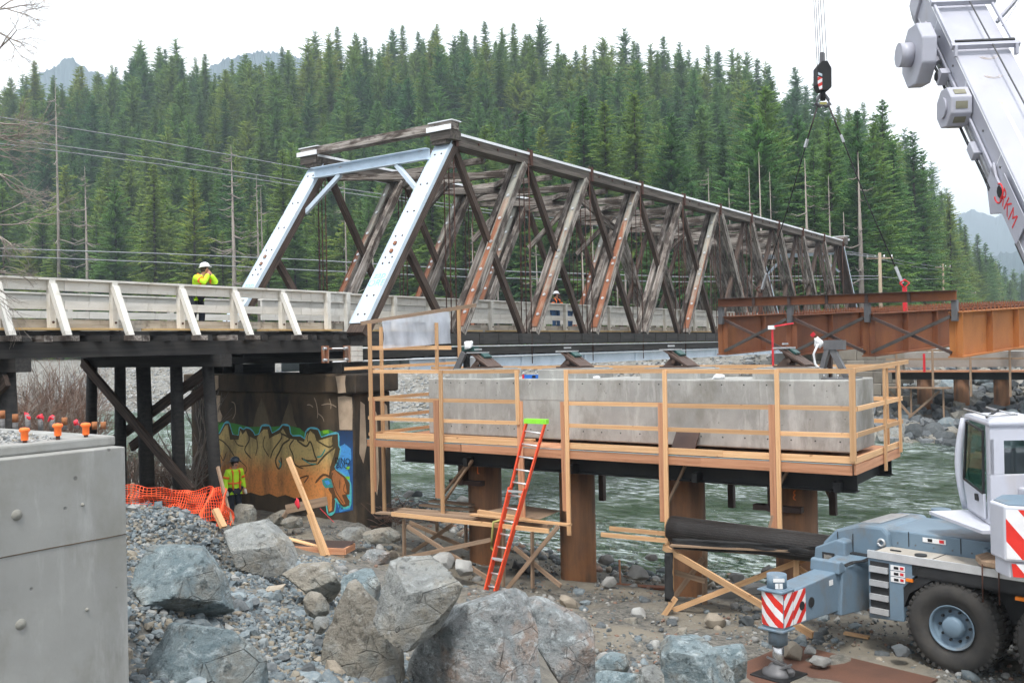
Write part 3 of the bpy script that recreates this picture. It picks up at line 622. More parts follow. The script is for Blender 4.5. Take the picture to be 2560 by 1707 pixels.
# the crest and the front rows show largest: those are trees of their own
vis = [t for t in tree_pts if -60 < t[2] < 2620]
front_rows = sorted(vis, key=lambda t: t[0])[:215]
crest = sorted([t for t in vis if t[1] > 300 and t not in front_rows], key=lambda t: -t[1])
step = max(1, len(crest) // 75); crest = crest[::step][:75]
single = set(id(t) for t in front_rows + crest)
KINDS = ('tall green conifer rising in the front rows of the forest across the river', 'conifer standing on the skyline of the forested hill')
def add_tree(loc, k, sc, rz, label, group, name='conifer'):
    cm, tm, H = PROTO[k]
    o = thing(name, label, 'tree', loc, group); o.rotation_euler = (0, 0, rz); o.scale = (sc, sc, sc)
    for nm, me_ in (('trunk', tm), ('crown', cm)):
        c = bpy.data.objects.new(nm, me_); col.objects.link(c); c.parent = o
    return o
fp, fs, fk = [], [], []
for t in tree_pts:
    k = rn.randrange(7) if t[0] > 12 else rn.choice((0, 1, 2, 2, 3, 4, 6, 6)); sc = rn.uniform(.62, 1.08)
    if t[1] > 290: k = rn.choice((0, 1, 3, 5, 2)); sc = rn.uniform(.58, .98)
    if id(t) in single:
        c = t[1] > 300
        add_tree((t[3], t[4], t[5] - .3), k, sc, rn.uniform(0, 6.28), KINDS[c], ('conifers on the skyline' if c else 'conifers in the front rows of the forest'))
    else: fp.append((t[3], t[4], t[5] - .3)); fs.append(sc)
# tall firs standing clear on the valley side
for px, py, d, k in ((2143, 268, 98, 3), (2080, 385, 110, 3), (2232, 352, 122, 1), (2305, 372, 140, 3), (2372, 480, 180, 3), (1740, 152, 318, 3), (1885, 215, 318, 1), (1285, 92, 325, 1), (1052, 96, 325, 3), (400, 130, 325, 0), (355, 120, 325, 5), (290, 165, 325, 3), (720, 125, 325, 0), (895, 100, 325, 3)):
    p = PD(px, py, d); zb = gz(p.x, p.y); sc = max(.5, (p.z - zb) / PROTO[k][2])
    add_tree((p.x, p.y, zb - .3), k, sc, px, 'fir standing taller than its neighbours along the forest edge', 'taller firs of the forest edge')
# all other trees read as one mass: one object, instances of the same crowns
me = bpy.data.meshes.new('forest'); me.from_pydata(fp, [], [])
at = me.attributes.new('size', 'FLOAT', 'POINT'); at.data.foreach_set('value', fs)
forest = link(bpy.data.objects.new('forest', me), Matrix.Identity(4))
tag(forest, 'dense mass of green conifers covering the hillside', 'forest', kind='stuff')
ng = bpy.data.node_groups.new('forest_scatter', 'GeometryNodeTree')
ng.interface.new_socket('Geometry', in_out='INPUT', socket_type='NodeSocketGeometry'); ng.interface.new_socket('Geometry', in_out='OUTPUT', socket_type='NodeSocketGeometry')
gi = ng.nodes.new('NodeGroupInput'); go = ng.nodes.new('NodeGroupOutput'); ip = ng.nodes.new('GeometryNodeInstanceOnPoints'); g2i = ng.nodes.new('GeometryNodeGeometryToInstance')
seen = {}
for o in bpy.data.objects:
    if o.name.startswith('crown') and o.data.name not in seen: seen[o.data.name] = o
for o in seen.values():
    oi = ng.nodes.new('GeometryNodeObjectInfo'); oi.inputs['Object'].default_value = o; oi.inputs['As Instance'].default_value = True
    ng.links.new(oi.outputs['Geometry'], g2i.inputs[0])
m2p = ng.nodes.new('GeometryNodeMeshToPoints'); ng.links.new(gi.outputs[0], m2p.inputs[0]); ng.links.new(m2p.outputs[0], ip.inputs['Points'])
ng.links.new(g2i.outputs[0], ip.inputs['Instance']); ip.inputs['Pick Instance'].default_value = True
ri = ng.nodes.new('FunctionNodeRandomValue'); ri.data_type = 'INT'; ri.inputs['Min'].default_value = 0; ri.inputs['Max'].default_value = len(seen) - 1
ng.links.new([x for x in ri.outputs if x.type == 'INT'][0], ip.inputs['Instance Index'])
for x in ri.inputs:
    if x.type == 'INT' and x.name == 'Max': x.default_value = len(seen) - 1
    if x.type == 'INT' and x.name == 'Min': x.default_value = 0
rr = ng.nodes.new('FunctionNodeRandomValue'); rr.data_type = 'FLOAT_VECTOR'
for x in rr.inputs:
    if x.type == 'VECTOR': x.default_value = (0, 0, 0) if x.name == 'Min' else (0, 0, 6.28)
ng.links.new([x for x in rr.outputs if x.type == 'VECTOR'][0], ip.inputs['Rotation'])
na = ng.nodes.new('GeometryNodeInputNamedAttribute'); na.data_type = 'FLOAT'; na.inputs['Name'].default_value = 'size'
ng.links.new([x for x in na.outputs if x.enabled and x.name == 'Attribute'][0], ip.inputs['Scale'])
ng.links.new(ip.outputs[0], go.inputs[0])
forest.modifiers.new('scatter', 'NODES').node_group = ng

# dead snags and pale bare trunks in front of the forest
def snag(px, ptop, pbot, d, r, label, group, nb=26, seed=0, mat='bark_pale', top=True):
    rn = random.Random(seed + px); a = PD(px, ptop, d); b = PD(px, pbot, d); zb = min(b.z, gz(a.x, a.y)) - .3
    o = thing('dead_tree', label, 'tree', (a.x, a.y, zb), group); H = a.z - zb; P0 = Vector((a.x, a.y, zb))
    MB().tube([P0, P0 + V(.1, 0, H * .5), P0 + V(0, .05, H)], [r, r * .6, .02], 7).build('trunk', mat, o)
    mb = MB()
    for i in range(nb):
        t = rn.uniform(.3, .97); L = (1.1 - t) * rn.uniform(.06, .22) * H + .25; an = rn.uniform(0, 6.28); q = P0 + V(0, 0, H * t); dr = rn.uniform(-.35, .1)
        e = q + V(math.cos(an) * L, math.sin(an) * L, L * dr); mid = (q + e) / 2 - V(0, 0, .12 * L)
        mb.tube([q, mid, e + V(0, 0, .1 * L)], [r * .22, r * .16, .012], 4)
        for _ in range(2):
            m_ = q.lerp(e, rn.uniform(.4, .9)); mb.tube([m_, m_ + V(rn.gauss(0, .3) * L, rn.gauss(0, .3) * L, rn.uniform(-.3, .05) * L)], [.02, .008], 3)
    tag(mb.build('branch', mat, o), kind='stuff')
G_SN = 'dead snags before the forest'
snag(578, 365, 735, 128, .42, 'grey dead snag with drooping bare branches before the forest', G_SN, 34, 1)
snag(641, 436, 735, 132, .28, 'grey dead snag with drooping bare branches before the forest', G_SN, 22, 2)
snag(652, 470, 735, 133, .24, 'grey dead snag with drooping bare branches before the forest', G_SN, 16, 3)
snag(212, 415, 720, 160, .40, 'grey dead snag with drooping bare branches before the forest', G_SN, 40, 4)
snag(138, 195, 720, 165, .40, 'grey dead snag with drooping bare branches before the forest', G_SN, 14, 5)
G_TR = 'pale bare trunks along the forest edge'
for i, (px, t, b, d, r) in enumerate(((2013, 395, 745, 92, .26), (2146, 380, 745, 93, .34), (1898, 380, 740, 98, .20), (1873, 420, 740, 98, .17), (1771, 420, 740, 104, .19), (1823, 470, 740, 100, .12), (2072, 440, 745, 94, .17),
                                      (1925, 430, 740, 97, .10), (2110, 530, 745, 90, .14), (1455, 590, 760, 105, .22), (1325, 620, 760, 108, .2), (1180, 560, 760, 112, .24), (1340, 600, 760, 110, .16), (1560, 560, 760, 104, .18), (1540, 600, 760, 103, .13),
                                      (930, 560, 760, 118, .2), (860, 420, 740, 122, .2), (1480, 520, 760, 106, .15), (1240, 540, 760, 110, .15))):
    snag(px, t, b, d, r, 'pale straight trunk bare of branches below, at the forest edge', G_TR, 10, i)
# leafless shrubs and a bare broadleaf tree
def grow(mb, p, d, L, r, lev, rn, sp=.5, up=.12):
    q = p + d * L; mb.tube([p, p.lerp(q, .5) + V(rn.gauss(0, .03), rn.gauss(0, .03), rn.gauss(0, .03)) * L, q], [r, r * .8, r * .62], 5 if r > .012 else 3, cap=False)
    if lev == 0: return
    for i in range(rn.choice((2, 3, 3))):
        nd = (d + V(rn.gauss(0, sp), rn.gauss(0, sp), rn.gauss(0, sp) + up)).normalized()
        grow(mb, p.lerp(q, rn.uniform(.55, 1)), nd, L * rn.uniform(.6, .85), r * .6, lev - 1, rn, sp, up)
bt = PD(-330, 1150, 17.0); zb = gz(bt.x, bt.y)
o = thing('bare_tree', 'leafless tree reaching thin grey branches in over the trestle', 'tree', (bt.x, bt.y, zb))
rn = random.Random(5); b0 = V(bt.x, bt.y, zb)
MB().tube([b0 - V(0, 0, .5), b0 + V(0, 0, 4), b0 + V(.3, .2, 9), b0 + V(.3, .6, 13)], [.34, .26, .18, .06], 9).build('trunk', 'bark_pale', o)
mb = MB(); R3, U3, F3 = Vector(CR), Vector(CU), Vector(CF)
for z_, dr, L, lev in ((6.0, V(.9, 0, -.15), 1.15, 5), (7.4, V(.9, .1, .05), 1.05, 5), (9.5, V(.75, -.1, .65), 1.6, 5), (10.5, V(.7, .2, .7), 1.35, 5), (9.0, V(.8, .3, .45), 1.5, 5), (11.5, V(.6, 0, .6), 1.2, 4)):
    dd = (R3 * dr[0] + F3 * dr[1] + U3 * dr[2]).normalized(); grow(mb, b0 + V(.1, .1, z_ ), dd, L * 1.15, .042, lev, rn, .40, .0)
for (x0, y0), (x1, y1), L, zt_ in (((-40, 165), (110, 5), .62, 9.6), ((-40, 60), (140, 160), .55, 10.4), ((-40, 20), (90, 20), .5, 11.0), ((-40, 300), (120, 330), .5, 8.2), ((-40, 420), (70, 470), .42, 7.4), ((-40, 560), (60, 640), .42, 6.4), ((-40, 690), (50, 670), .4, 5.6)):
    A_, B_ = PD(x0, y0, 17.0), PD(x1, y1, 17.0); mb.tube([b0 + V(.1, .1, zt_), (b0 + V(.1, .1, zt_)).lerp(A_, .6) + V(0, 0, .12), A_], [.05, .035, .024], 5, cap=False); grow(mb, A_, (B_ - A_).normalized(), L, .022, 5, rn, .38, .0)
tag(mb.build('branch', 'twig_pale', o), kind='stuff')
def shrub(name, loc, H, n, seed, label, group, mat='twig', lev=3, sp=.35):
    rn = random.Random(seed); o = thing(name, label, 'shrub', loc, group); mb = MB()
    for i in range(n):
        a = rn.uniform(0, 6.28); d = V(math.cos(a) * rn.uniform(.1, .6), math.sin(a) * rn.uniform(.1, .6), 1).normalized()
        grow(mb, Vector(loc) + V(rn.gauss(0, .25), rn.gauss(0, .25), -.1), d, H * rn.uniform(.3, .5), 0.016 + .005 * H, lev, rn, sp, .05)
    tag(mb.build('stems', mat, o), kind='stuff')
GS = 'leafless brown shrubs under the trestle'
_bs = [(rng.uniform(-20, 210), rng.uniform(29, 44), rng.uniform(2.6, 4.4)) for _ in range(20)] + [(rng.uniform(285, 500), rng.uniform(27.5, 34), rng.uniform(1.2, 2.2)) for _ in range(9)]
for i, (px, d, H) in enumerate(_bs):
    r = ray(px, 900) ; p = PD(px, 900, d); shrub('bare_shrub', (p.x, p.y, gz(p.x, p.y)), H, 12, i, 'leafless reddish brown shrub growing behind the trestle posts', GS, 'twig' if i % 3 else 'twig_pale')
p = PW(470, 1000, 25.8); shrub('bare_sapling', (p.x, p.y, gz(p.x, p.y)), 4.5, 3, 77, 'thin leafless sapling between the trestle posts and the graffiti pier', None, 'twig_pale', 3, .25)
# brush caught against the pier foot
p = PZ(940, 1300, 1.1); rn = random.Random(9); mb = MB()
for i in range(150):
    q = Vector(p) + V(rn.gauss(0, .35), rn.gauss(0, .9), rn.uniform(-.1, .45)); d = V(rn.gauss(0, 1), rn.gauss(0, 1), rn.gauss(0, .35)).normalized()
    mb.tube([q, q + d * .4 + V(0, 0, rn.gauss(0, .08)), q + d * rn.uniform(.6, 1.2)], [.014, .01, .005], 3)
o = mb.build('driftwood_heap', 'twig'); tag(o, 'heap of brown twigs lodged at the foot of the graffiti pier', 'driftwood')
# low green scrub under the truss on the far bank
rn = random.Random(21)
def scrub(px, py, d, R_, n, seed):
    rn = random.Random(seed); p = PD(px, py, d); zb = gz(p.x, p.y); o = thing('green_bush', 'low yellow green bush on the far bank below the truss', 'bush', (p.x, p.y, zb), 'green bushes on the far bank'); V_, F_ = [], []
    st = MB()
    for i in range(7): st.tube([(p.x, p.y, zb - .2), (p.x + rn.gauss(0, R_ * .5), p.y + rn.gauss(0, R_ * .5), zb + R_ * rn.uniform(.7, 1.3))], [.05, .015], 4)
    st.build('stems', 'twig', o)
    for i in range(n):
        u = Vector((rn.gauss(0, 1), rn.gauss(0, 1), rn.gauss(0, .8))).normalized() * R_ * rn.uniform(.4, 1) ** .5; c = V(p.x, p.y, zb + R_ * .7) + V(u.x, u.y, u.z * .8)
        if mnoise.noise(c * 1.2) < -.12: continue
        a = V(rn.gauss(0, 1), rn.gauss(0, 1), rn.gauss(0, 1)).normalized() * .16 * R_ ** .5; b = V(rn.gauss(0, 1), rn.gauss(0, 1), rn.gauss(0, 1)).normalized() * .12 * R_ ** .5
        k = len(V_); V_ += [c, c + a, c + a * .5 + b]; F_.append((k, k + 1, k + 2))
    me = bpy.data.meshes.new('leaves'); me.from_pydata(V_, [], F_); setmat(me, 'leaf_moss'); link(bpy.data.objects.new('leaves', me), Matrix.Identity(4), o)
for i, (px, d, R_) in enumerate(((1320, 96, 2.4), (1420, 94, 2.6), (1510, 92, 2.2), (1600, 90, 2.6), (1690, 90, 2.3), (1770, 86, 2.4), (1860, 84, 2.2), (1950, 84, 2.0), (1230, 98, 2.2), (1650, 96, 3.4), (1500, 100, 3.2), (1800, 95, 3.2), (1700, 86, 1.5), (1560, 86, 1.6))):
    scrub(px, 860, d, R_, 900, i)
# ------------------------------------------------------------------ old timber truss bridge
S0, PL = 25.17, 4.51
WN, WF = 20.1, 26.2
node = lambda i: S0 + PL * i
ZT, ZB = 13.2, 6.5
br = thing('truss_bridge', 'weathered timber truss bridge with white railings spanning the river', 'bridge', (node(-1), WN, 5.4))
for w0, near in ((WN, True), (WF, False)):
    sg = -1 if near else 1
    # top chord in panel lengths with its sheet metal capping
    for i in range(10):
        a, b = node(i) - (.5 if i == 0 else 0), node(i + 1) + (.5 if i == 9 else 0)
        c = beam('top_chord', (a, w0, ZT), (b - .01, w0, ZT), .62, .40, 'timber_mossy', br)
        k = beam('chord_capping', (a + .02, w0, ZT + .19), (b - .03, w0, ZT + .19), .70, .09, 'sheet_cap', c)
        if i % 2 == 0:
            for q in (.15, .4, .65, .9): beam('bolt', (a + PL * q, w0 + sg * .31, ZT + .02), (a + PL * q, w0 + sg * .345, ZT + .02), .07, .07, 'rust_rod', c)
    # bottom chord, two lines of timbers with packing blocks
    for i in range(-1, 11):
        a, b = node(i), node(i + 1)
        c = beam('bottom_chord', (a, w0, 6.49), (b - .012, w0, 6.49), .62, .37, 'timber_tarred', br)
        for q in (.25, .5, .78): beam('splice_plate', (a + PL * q, w0 + sg * .325, 6.49), (a + PL * q + .22, w0 + sg * .325, 6.49), .03, .36, 'timber_tarred', c)
        beam('bottom_chord', (a + .03, w0, 6.07), (b - .03, w0, 6.07), .56, .26, 'timber_tarred', br)
        for q in (.0, .2, .4, .6, .8):
            beam('floor_beam_end', (a + PL * q + .1, w0 - sg * .25, 5.915), (a + PL * q + .32, w0 - sg * .25, 5.915), .9, .05, 'timber_tarred', br)
    for i in (-1, 11):
        top = V(node(0 if i < 0 else 10), w0, ZT - .16); bot = V(node(i), w0, 6.62)
        ep = beam('end_post', bot, top, .66, .34, 'timber_brown', br)
        nrm = (top - bot).normalized().cross(V(0, 1, 0)); nrm = nrm if nrm.x * (-1 if i < 0 else 1) > 0 else -nrm
        pl = beam('steel_facing', bot + nrm * .19 + (top - bot) * .04, top + nrm * .19 - (top - bot) * .005, .64, .035, 'painted_steel', ep)
        for sd in (-1, 1): beam('facing_flange', bot + nrm * .16 + V(0, sd * .33, 0) + (top - bot) * .04, top + nrm * .16 + V(0, sd * .33, 0) - (top - bot) * .02, .02, .13, 'painted_steel', ep, up=nrm)
        for q in (.08, .17, .33, .36, .47, .6, .75, .92):
            for sd in (-.14, .14):
                p = bot.lerp(top, q) + V(0, sd, 0); beam('bolt', p + nrm * .205, p + nrm * .235, .045, .045, 'rust_rod', ep)
        for q in (.39, .43):
            p = bot.lerp(top, q); beam('bracket', p + nrm * .205, p + nrm * .27, .1, .12, 'rusted_channel', ep)
    # main braces (pairs with a steel channel) and single counters
    for i in range(1, 10):
        for dr in ((-1,) if i < 5 else (1,) if i > 5 else (-1, 1)):
            t, b = V(node(i) + dr * .28, w0, ZT - .2), V(node(i + dr) - dr * .25, w0, 6.68)
            ax = (t - b).normalized(); nrm = ax.cross(V(0, 1, 0)); nrm = nrm if nrm.x * dr > 0 else -nrm
            far_t = beam('brace', b + V(0, -sg * .21, 0), t + V(0, -sg * .21, 0), .24, .27, 'timber_weathered', br)
            br_ = beam('brace', b + V(0, sg * .19, 0), t + V(0, sg * .19, 0), .26, .27, 'timber_weathered', br)
            if (i, near) != (4, True) and (dr < 0 or i in (5, 7)):
                y0 = V(0, -.19 if near else .21, 0) if dr < 0 else V(0, sg * .19, 0)
                beam('steel_channel', b + y0 + nrm * .155 + ax * .2, t + y0 + nrm * .155 - ax * .1, .25, .03, 'rusted_channel', br_)
                for sd in (-1, 1): beam('channel_flange', b + y0 + nrm * .175 + V(0, sd * .125, 0) + ax * .2, t + y0 + nrm * .175 + V(0, sd * .125, 0) - ax * .1, .015, .06, 'rusted_channel', br_, up=nrm)
                for q in (.1, .22, .34, .46, .5, .64, .78, .9):
                    p = b.lerp(t, q) + y0 + nrm * .17; MB().cyl(p, p + nrm * .03, .065, 10).build('washer', 'galvanised', br_)
    for i in range(0, 11):
        for dr in ((1,) if i < 5 else (-1,) if i > 5 else ()):
            t, b = V(node(i) + dr * .3, w0, ZT - .22), V(node(i + dr) - dr * .3, w0, 6.68)
            beam('counter_brace', b, t, .2, .22, 'timber_brown', br)
    for e, n0, n1 in ((-1, -1, 0), (1, 11, 10)):
        m_ = V(node(n0), w0, 6.62).lerp(V(node(n1), w0, ZT - .16), .47)
        beam('counter_brace', V(node(n1) + e * .25, w0, 6.7), m_, .2, .22, 'timber_brown', br)
    for i in range(0, 11):
        for k, (ds, dw) in enumerate(((.0, -.3), (.0, 0), (.02, .3))):
            MB().cyl((node(i) + ds + .1 * (k - 1), w0 + dw, 5.55), (node(i) + ds + .1 * (k - 1), w0 + dw, ZT + .38), .022, 6).build('hanger_rod', 'rust_rod', br)
        beam('washer_plate', (node(i) - .17, w0, ZT + .26), (node(i) + .17, w0, ZT + .26), .7, .05, 'rust_rod', br)
        MB().box((node(i) - .07, w0 + sg * .33, ZT - .25), (node(i) + .07, w0 + sg * .40, ZT + .33)).build('strap', 'rust_rod', br)
# top bracing
for i in range(0, 11):
    beam('top_strut', (node(i) + .15, WN + .2, ZT - .32), (node(i) + .15, WF - .2, ZT - .32), .22, .24, 'timber_weathered', br)
    if i < 10:
        beam('top_strut', (node(i) + 2.3, WN + .25, ZT - .3), (node(i) + 2.3, WF - .25, ZT - .3), .2, .2, 'timber_weathered', br)
        beam('lateral_brace', (node(i) + .4, WN + .3, ZT - .33), (node(i + 1) - .2, WF - .3, ZT - .33), .2, .2, 'timber_weathered', br)
        beam('lateral_brace', (node(i) + .4, WF - .3, ZT - .54), (node(i + 1) - .2, WN + .3, ZT - .54), .2, .2, 'timber_weathered', br)
    if i in (1, 2, 3, 4, 6):
        beam('sway_brace', (node(i) - .1, WF - .3, ZT - 2.2), (node(i) + .05, WF - 2.4, ZT - .45), .18, .2, 'timber_weathered', br)
beam('sway_brace', (node(2) + 2.0, WN + 1.6, ZT - .4), (node(3) - .55, WN + .25, ZT - 2.2), .2, .22, 'timber_weathered', br)
for e in (0, 10):
    s_ = node(e) + (-.3 if e == 0 else .3)
    cb = beam('portal_cap', (s_, WN - .55, ZT + .38), (s_, WF + .55, ZT + .38), .42, .26, 'timber_weathered', br)
    for wa, wb in ((WN - .62, WN + .42), (WF - .42, WF + .62)):
        beam('cap_flashing', (s_, wa, ZT + .525), (s_, wb, ZT + .525), .5, .03, 'sheet_cap', cb)
        beam('cap_block', (s_ + (.05 if e == 0 else -.05), wa + .1, ZT + .08), (s_ + (.05 if e == 0 else -.05), wb - .1, ZT + .08), .6, .32, 'timber_mossy', cb)
        beam('cap_flashing', (s_ + (-.32 if e == 0 else .32), wa, ZT + .28), (s_ + (-.32 if e == 0 else .32), wb, ZT + .28), .04, .16, 'sheet_cap', cb)
    sg = -1 if e == 0 else 1
    ps = node(e) + sg * .62
    pb = beam('portal_beam', (ps, WN + .3, ZT - .52), (ps, WF - .3, ZT - .52), .02, .36, 'painted_steel', br)
    for z_ in (ZT - .34, ZT - .70): beam('beam_flange', (ps + sg * .1, WN + .3, z_), (ps + sg * .1, WF - .3, z_), .2, .02, 'painted_steel', pb)
    for w0, d in ((WN, 1), (WF, -1)):
        beam('knee_brace', (ps + sg * .45, w0 + d * .25, ZT - 2.0), (ps + sg * .08, w0 + d * 1.7, ZT - .72), .16, .14, 'painted_steel', br)
# painted graffiti tags on the end posts
for w0 in (WN, WF):
    bot, top = V(node(-1), w0, 6.62), V(node(0), w0, ZT - .16); ax = (top - bot).normalized(); nrm = ax.cross(V(0, 1, 0)); nrm = nrm if nrm.x < 0 else -nrm
    mk('tag_cyan', (.10, .52, .62), (.3, .55, .66), 3, rough=.6, bump=0) if 'tag_cyan' not in MATS else None
    for q, s_ in ((.27, 'zap'), (.23, 'ORE')):
        text('paint_tag', s_, frame_m(bot.lerp(top, q) + nrm * .212, (0, -1, 0), ax), .36, 'tag_cyan', br, .001)
# deck: floor beams, planks and railings
for i in range(26):
    s_ = 21.2 + i * 2.1; beam('floor_beam', (s_, WN + .4, 6.02), (s_, WF - .4, 6.02), .3, .34, 'timber_tarred', br)
for k in range(8):
    beam('deck_plank', (20.9, 20.95 + k * .63, 6.70), (75, 20.95 + k * .63, 6.70), .61, .09, 'timber_tarred', br)
for w_ in (19.95, 25.9):
    web = beam('steel_stringer', (22.8, w_, 5.68), (74, w_, 5.68), .02, .40, 'girder_paint', br)
    for z_ in (5.475, 5.885): beam('stringer_flange', (22.8, w_, z_), (74, w_, z_), .26, .022, 'girder_paint', web)
    for k in range(12): beam('stiffener', (24.5 + k * 4.51, w_ - .07, 5.49), (24.5 + k * 4.51, w_ - .07, 5.87), .11, .015, 'girder_paint', web, up=(1, 0, 0))
for z_ in (6.24, 5.86):
    MB().tube([(19.2, 19.68, z_), (40, 19.68, z_ - .02), (74, 19.68, z_)], .022, 6).build('tie_rod', 'galvanised', br)
def railing(parent, w, sgn, s0, s1, posts, braces=False, z0=0.0):
    L = 3.6; s = s0
    while s < s1 - .05:
        e = min(s + L, s1)
        beam('cap_rail', (s, w, 7.93 + z0), (e - .008, w, 7.93 + z0), .26, .05, 'white_boards', parent)
        beam('rail_board', (s, w - sgn * .02, 7.785 + z0), (e - .01, w - sgn * .02, 7.785 + z0), .05, .22, 'white_boards', parent)
        beam('rail_board', (s, w - sgn * .02, 7.345 + z0), (e - .012, w - sgn * .02, 7.345 + z0), .05, .20, 'white_boards', parent)
        beam('wheel_guard', (s, w - sgn * .16, 6.92 + z0), (e - .012, w - sgn * .16, 6.92 + z0), .24, .2, 'guard_timber', parent)
        s = e
    for p in posts:
        beam('rail_post', (p, w + sgn * .075, 6.64), (p, w + sgn * .075, 7.9 + z0), .14, .15, 'white_boards', parent)
        MB().cyl((p, w + sgn * .15, 6.95), (p, w + sgn * .168, 6.95), .03, 8).build('bolt', 'rust_rod', parent)
        beam('guard_block', (p + .25, w - sgn * .12, 6.73), (p + .75, w - sgn * .12, 6.73), .2, .15, 'guard_timber', parent)
        if braces: beam('post_brace', (p - .01, w + sgn * .75, 6.62), (p - .01, w + sgn * .15, 7.80), .15, .13, 'white_boards', parent)
tp = [23.5, 25.3, 27.1, 28.9, 30.9, 32.5, 34.2, 36.1, 38.0, 40.1, 41.9, 43.7, 45.5, 47.3] + [49.1 + 1.8 * k for k in range(14)]
railing(br, 21.25, -1, 21.2, 74.4, tp)
railing(br, 25.05, 1, 21.2, 74.4, tp)
for k in range(14):
    for w_ in (21.0, 25.2): beam('plank_edge', (21.4 + k * 3.6, w_, 6.79), (24.2 + k * 3.6, w_, 6.79), .5, .05, 'new_plank', br)
beam('jack_channel', (19.0, 19.78, 6.24), (19.95, 19.78, 6.24), .12, .05, 'rusted_channel', br)
beam('jack_channel', (19.0, 19.78, 5.92), (19.95, 19.78, 5.92), .12, .05, 'rusted_channel', br)
for s_ in (18.95, 19.8): beam('jack_plate', (s_, 19.7, 5.84), (s_, 19.7, 6.32), .1, .2, 'rusted_channel', br)
for z_ in (5.93, 6.08, 6.23): beam('jack_block', (19.86, 19.66, z_), (20.28, 19.66, z_), .26, .14, 'white_boards', br)
for s_, z_ in ((18.9, 6.24), (18.9, 5.92), (19.72, 6.24), (19.72, 5.92)): MB().cyl((s_ - .12, 19.6, z_), (s_, 19.6, z_), .045, 8).build('nut', 'galvanised', br)

# ------------------------------------------------------------------ timber trestle approach
ts = thing('trestle_approach', 'tarred timber trestle with white railings leading onto the truss bridge', 'trestle', (15.74, 23, 1.7))
for w_, in ((20.35,), (21.5,), (22.7,), (23.9,), (25.0,), (26.0,)):
    beam('stringer', (-6, w_, 6.325), (8.2, w_, 6.325), .26, .35, 'timber_tarred', ts); beam('stringer', (8.21, w_, 6.325), (20.4, w_, 6.325), .26, .35, 'timber_tarred', ts)
for k in range(44):
    s_ = -5.6 + k * .6; e_ = 20.12 - (.25 if k % 3 == 0 else 0)
    beam('tie', (s_, e_ + .05, 6.57), (s_, 26.3, 6.57), .2, .14, 'timber_tarred' if k % 4 else 'timber_weathered', ts)
tpost = [-1.2, .6, 2.4, 4.2, 5.9, 7.5, 9.1, 10.4, 11.64, 13.18, 15.04, 16.71, 18.39]
for p in tpost: beam('bracket_tie', (p - .01, 19.95, 6.575), (p - .01, 21.4, 6.575), .32, .12, 'timber_weathered', ts)
for k in range(8): beam('deck_plank', (-6, 20.95 + k * .65, 6.70), (20.85, 20.95 + k * .65, 6.70), .63, .09, 'timber_tarred', ts)
for k in range(7): beam('plank_edge', (-4 + k * 3.6, 20.72, 6.79), (-1.2 + k * 3.6, 20.72, 6.79), .5, .05, 'new_plank', ts)
railing(ts, 20.9, -1, -6, 21.15, tpost, True)
for p in (20.15, 20.98): beam('rail_post', (p, 20.82, 6.64), (p, 20.82, 7.9), .14, .15, 'white_boards', ts)
railing(ts, 25.9, 1, -6, 21.15, tpost)
def bent(s_, posts, zc0, zc1, zg, w0, w1, braces):
    beam('bent_cap', (s_, w0, (zc0 + zc1) / 2), (s_, w1, (zc0 + zc1) / 2), .34, zc1 - zc0, 'timber_tarred', ts)
    for wt, wb, r in posts:
        MB().tube([(s_, wb, zg - .4), (s_, (wt + wb) / 2, (zc0 + zg) / 2), (s_, wt, zc0)], [r * 1.12, r * 1.05, r], 12).build('pile', 'timber_tarred', ts)
    for a, b, ds in braces: beam('cross_brace', (s_ + ds, a[0], a[1]), (s_ + ds, b[0], b[1]), .1, .26, 'timber_brown', ts, up=(0, 0, 1))
q = lambda x, y: (PS(x, y, 15.74).y, PS(x, y, 15.74).z)
bent(15.74, ((20.69, 20.37, .15), (22.03, 21.96, .16), (23.51, 23.39, .19), (24.61, 24.7, .15), (26.01, 26.25, .15)), 5.83, 6.15, 1.75, 19.95, 26.3,
     ((q(226, 905), q(500, 1225), -.24), (q(508, 920), q(262, 1106), .24), (q(500, 960), q(300, 1120), .36)))
bent(10.54, ((20.65, 20.5, .17), (22.1, 22.0, .16), (23.5, 23.5, .17), (24.8, 24.9, .16), (26.0, 26.3, .16)), 5.86, 6.15, 2.3, 19.98, 26.3, ((( 20.2, 5.7), (26, 2.6), -.24),))
bent(4.5, ((20.65, 20.5, .17), (22.1, 22.0, .16), (23.5, 23.5, .17), (24.8, 24.9, .16), (26.0, 26.3, .16)), 5.86, 6.15, 3.2, 19.98, 26.3, ())

# ------------------------------------------------------------------ old concrete pier with the painted wall
pr = thing('concrete_pier', 'stained old concrete pier with gold and blue graffiti under the trestle end', 'pier', (20.5, 23, 1.0))
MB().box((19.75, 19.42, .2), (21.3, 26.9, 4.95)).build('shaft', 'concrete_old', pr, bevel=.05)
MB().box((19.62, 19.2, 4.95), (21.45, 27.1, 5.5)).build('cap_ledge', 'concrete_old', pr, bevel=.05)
for w_ in (20.2, 21.6, 24.6, 26.2): beam('bearing_block', (19.9, w_, 5.66), (21.2, w_, 5.66), .42, .30, 'timber_tarred', pr)
beam('sill_beam', (20.4, 19.9, 5.92), (20.4, 26.4, 5.92), .5, .2, 'timber_tarred', pr)
GX = lambda zx, zy, k: PS(520 + zx * .25505, 920 + zy * .25505, 19.745 - .003 * k)
def paint(name, pts, mat, k):
    v = [GX(x, y, k) for x, y in pts]; from mathutils.geometry import tessellate_polygon
    tri = tessellate_polygon([v]); m_ = MB(); m_.add(v, [t for t in tri]); o = m_.build(name, mat, pr); return o
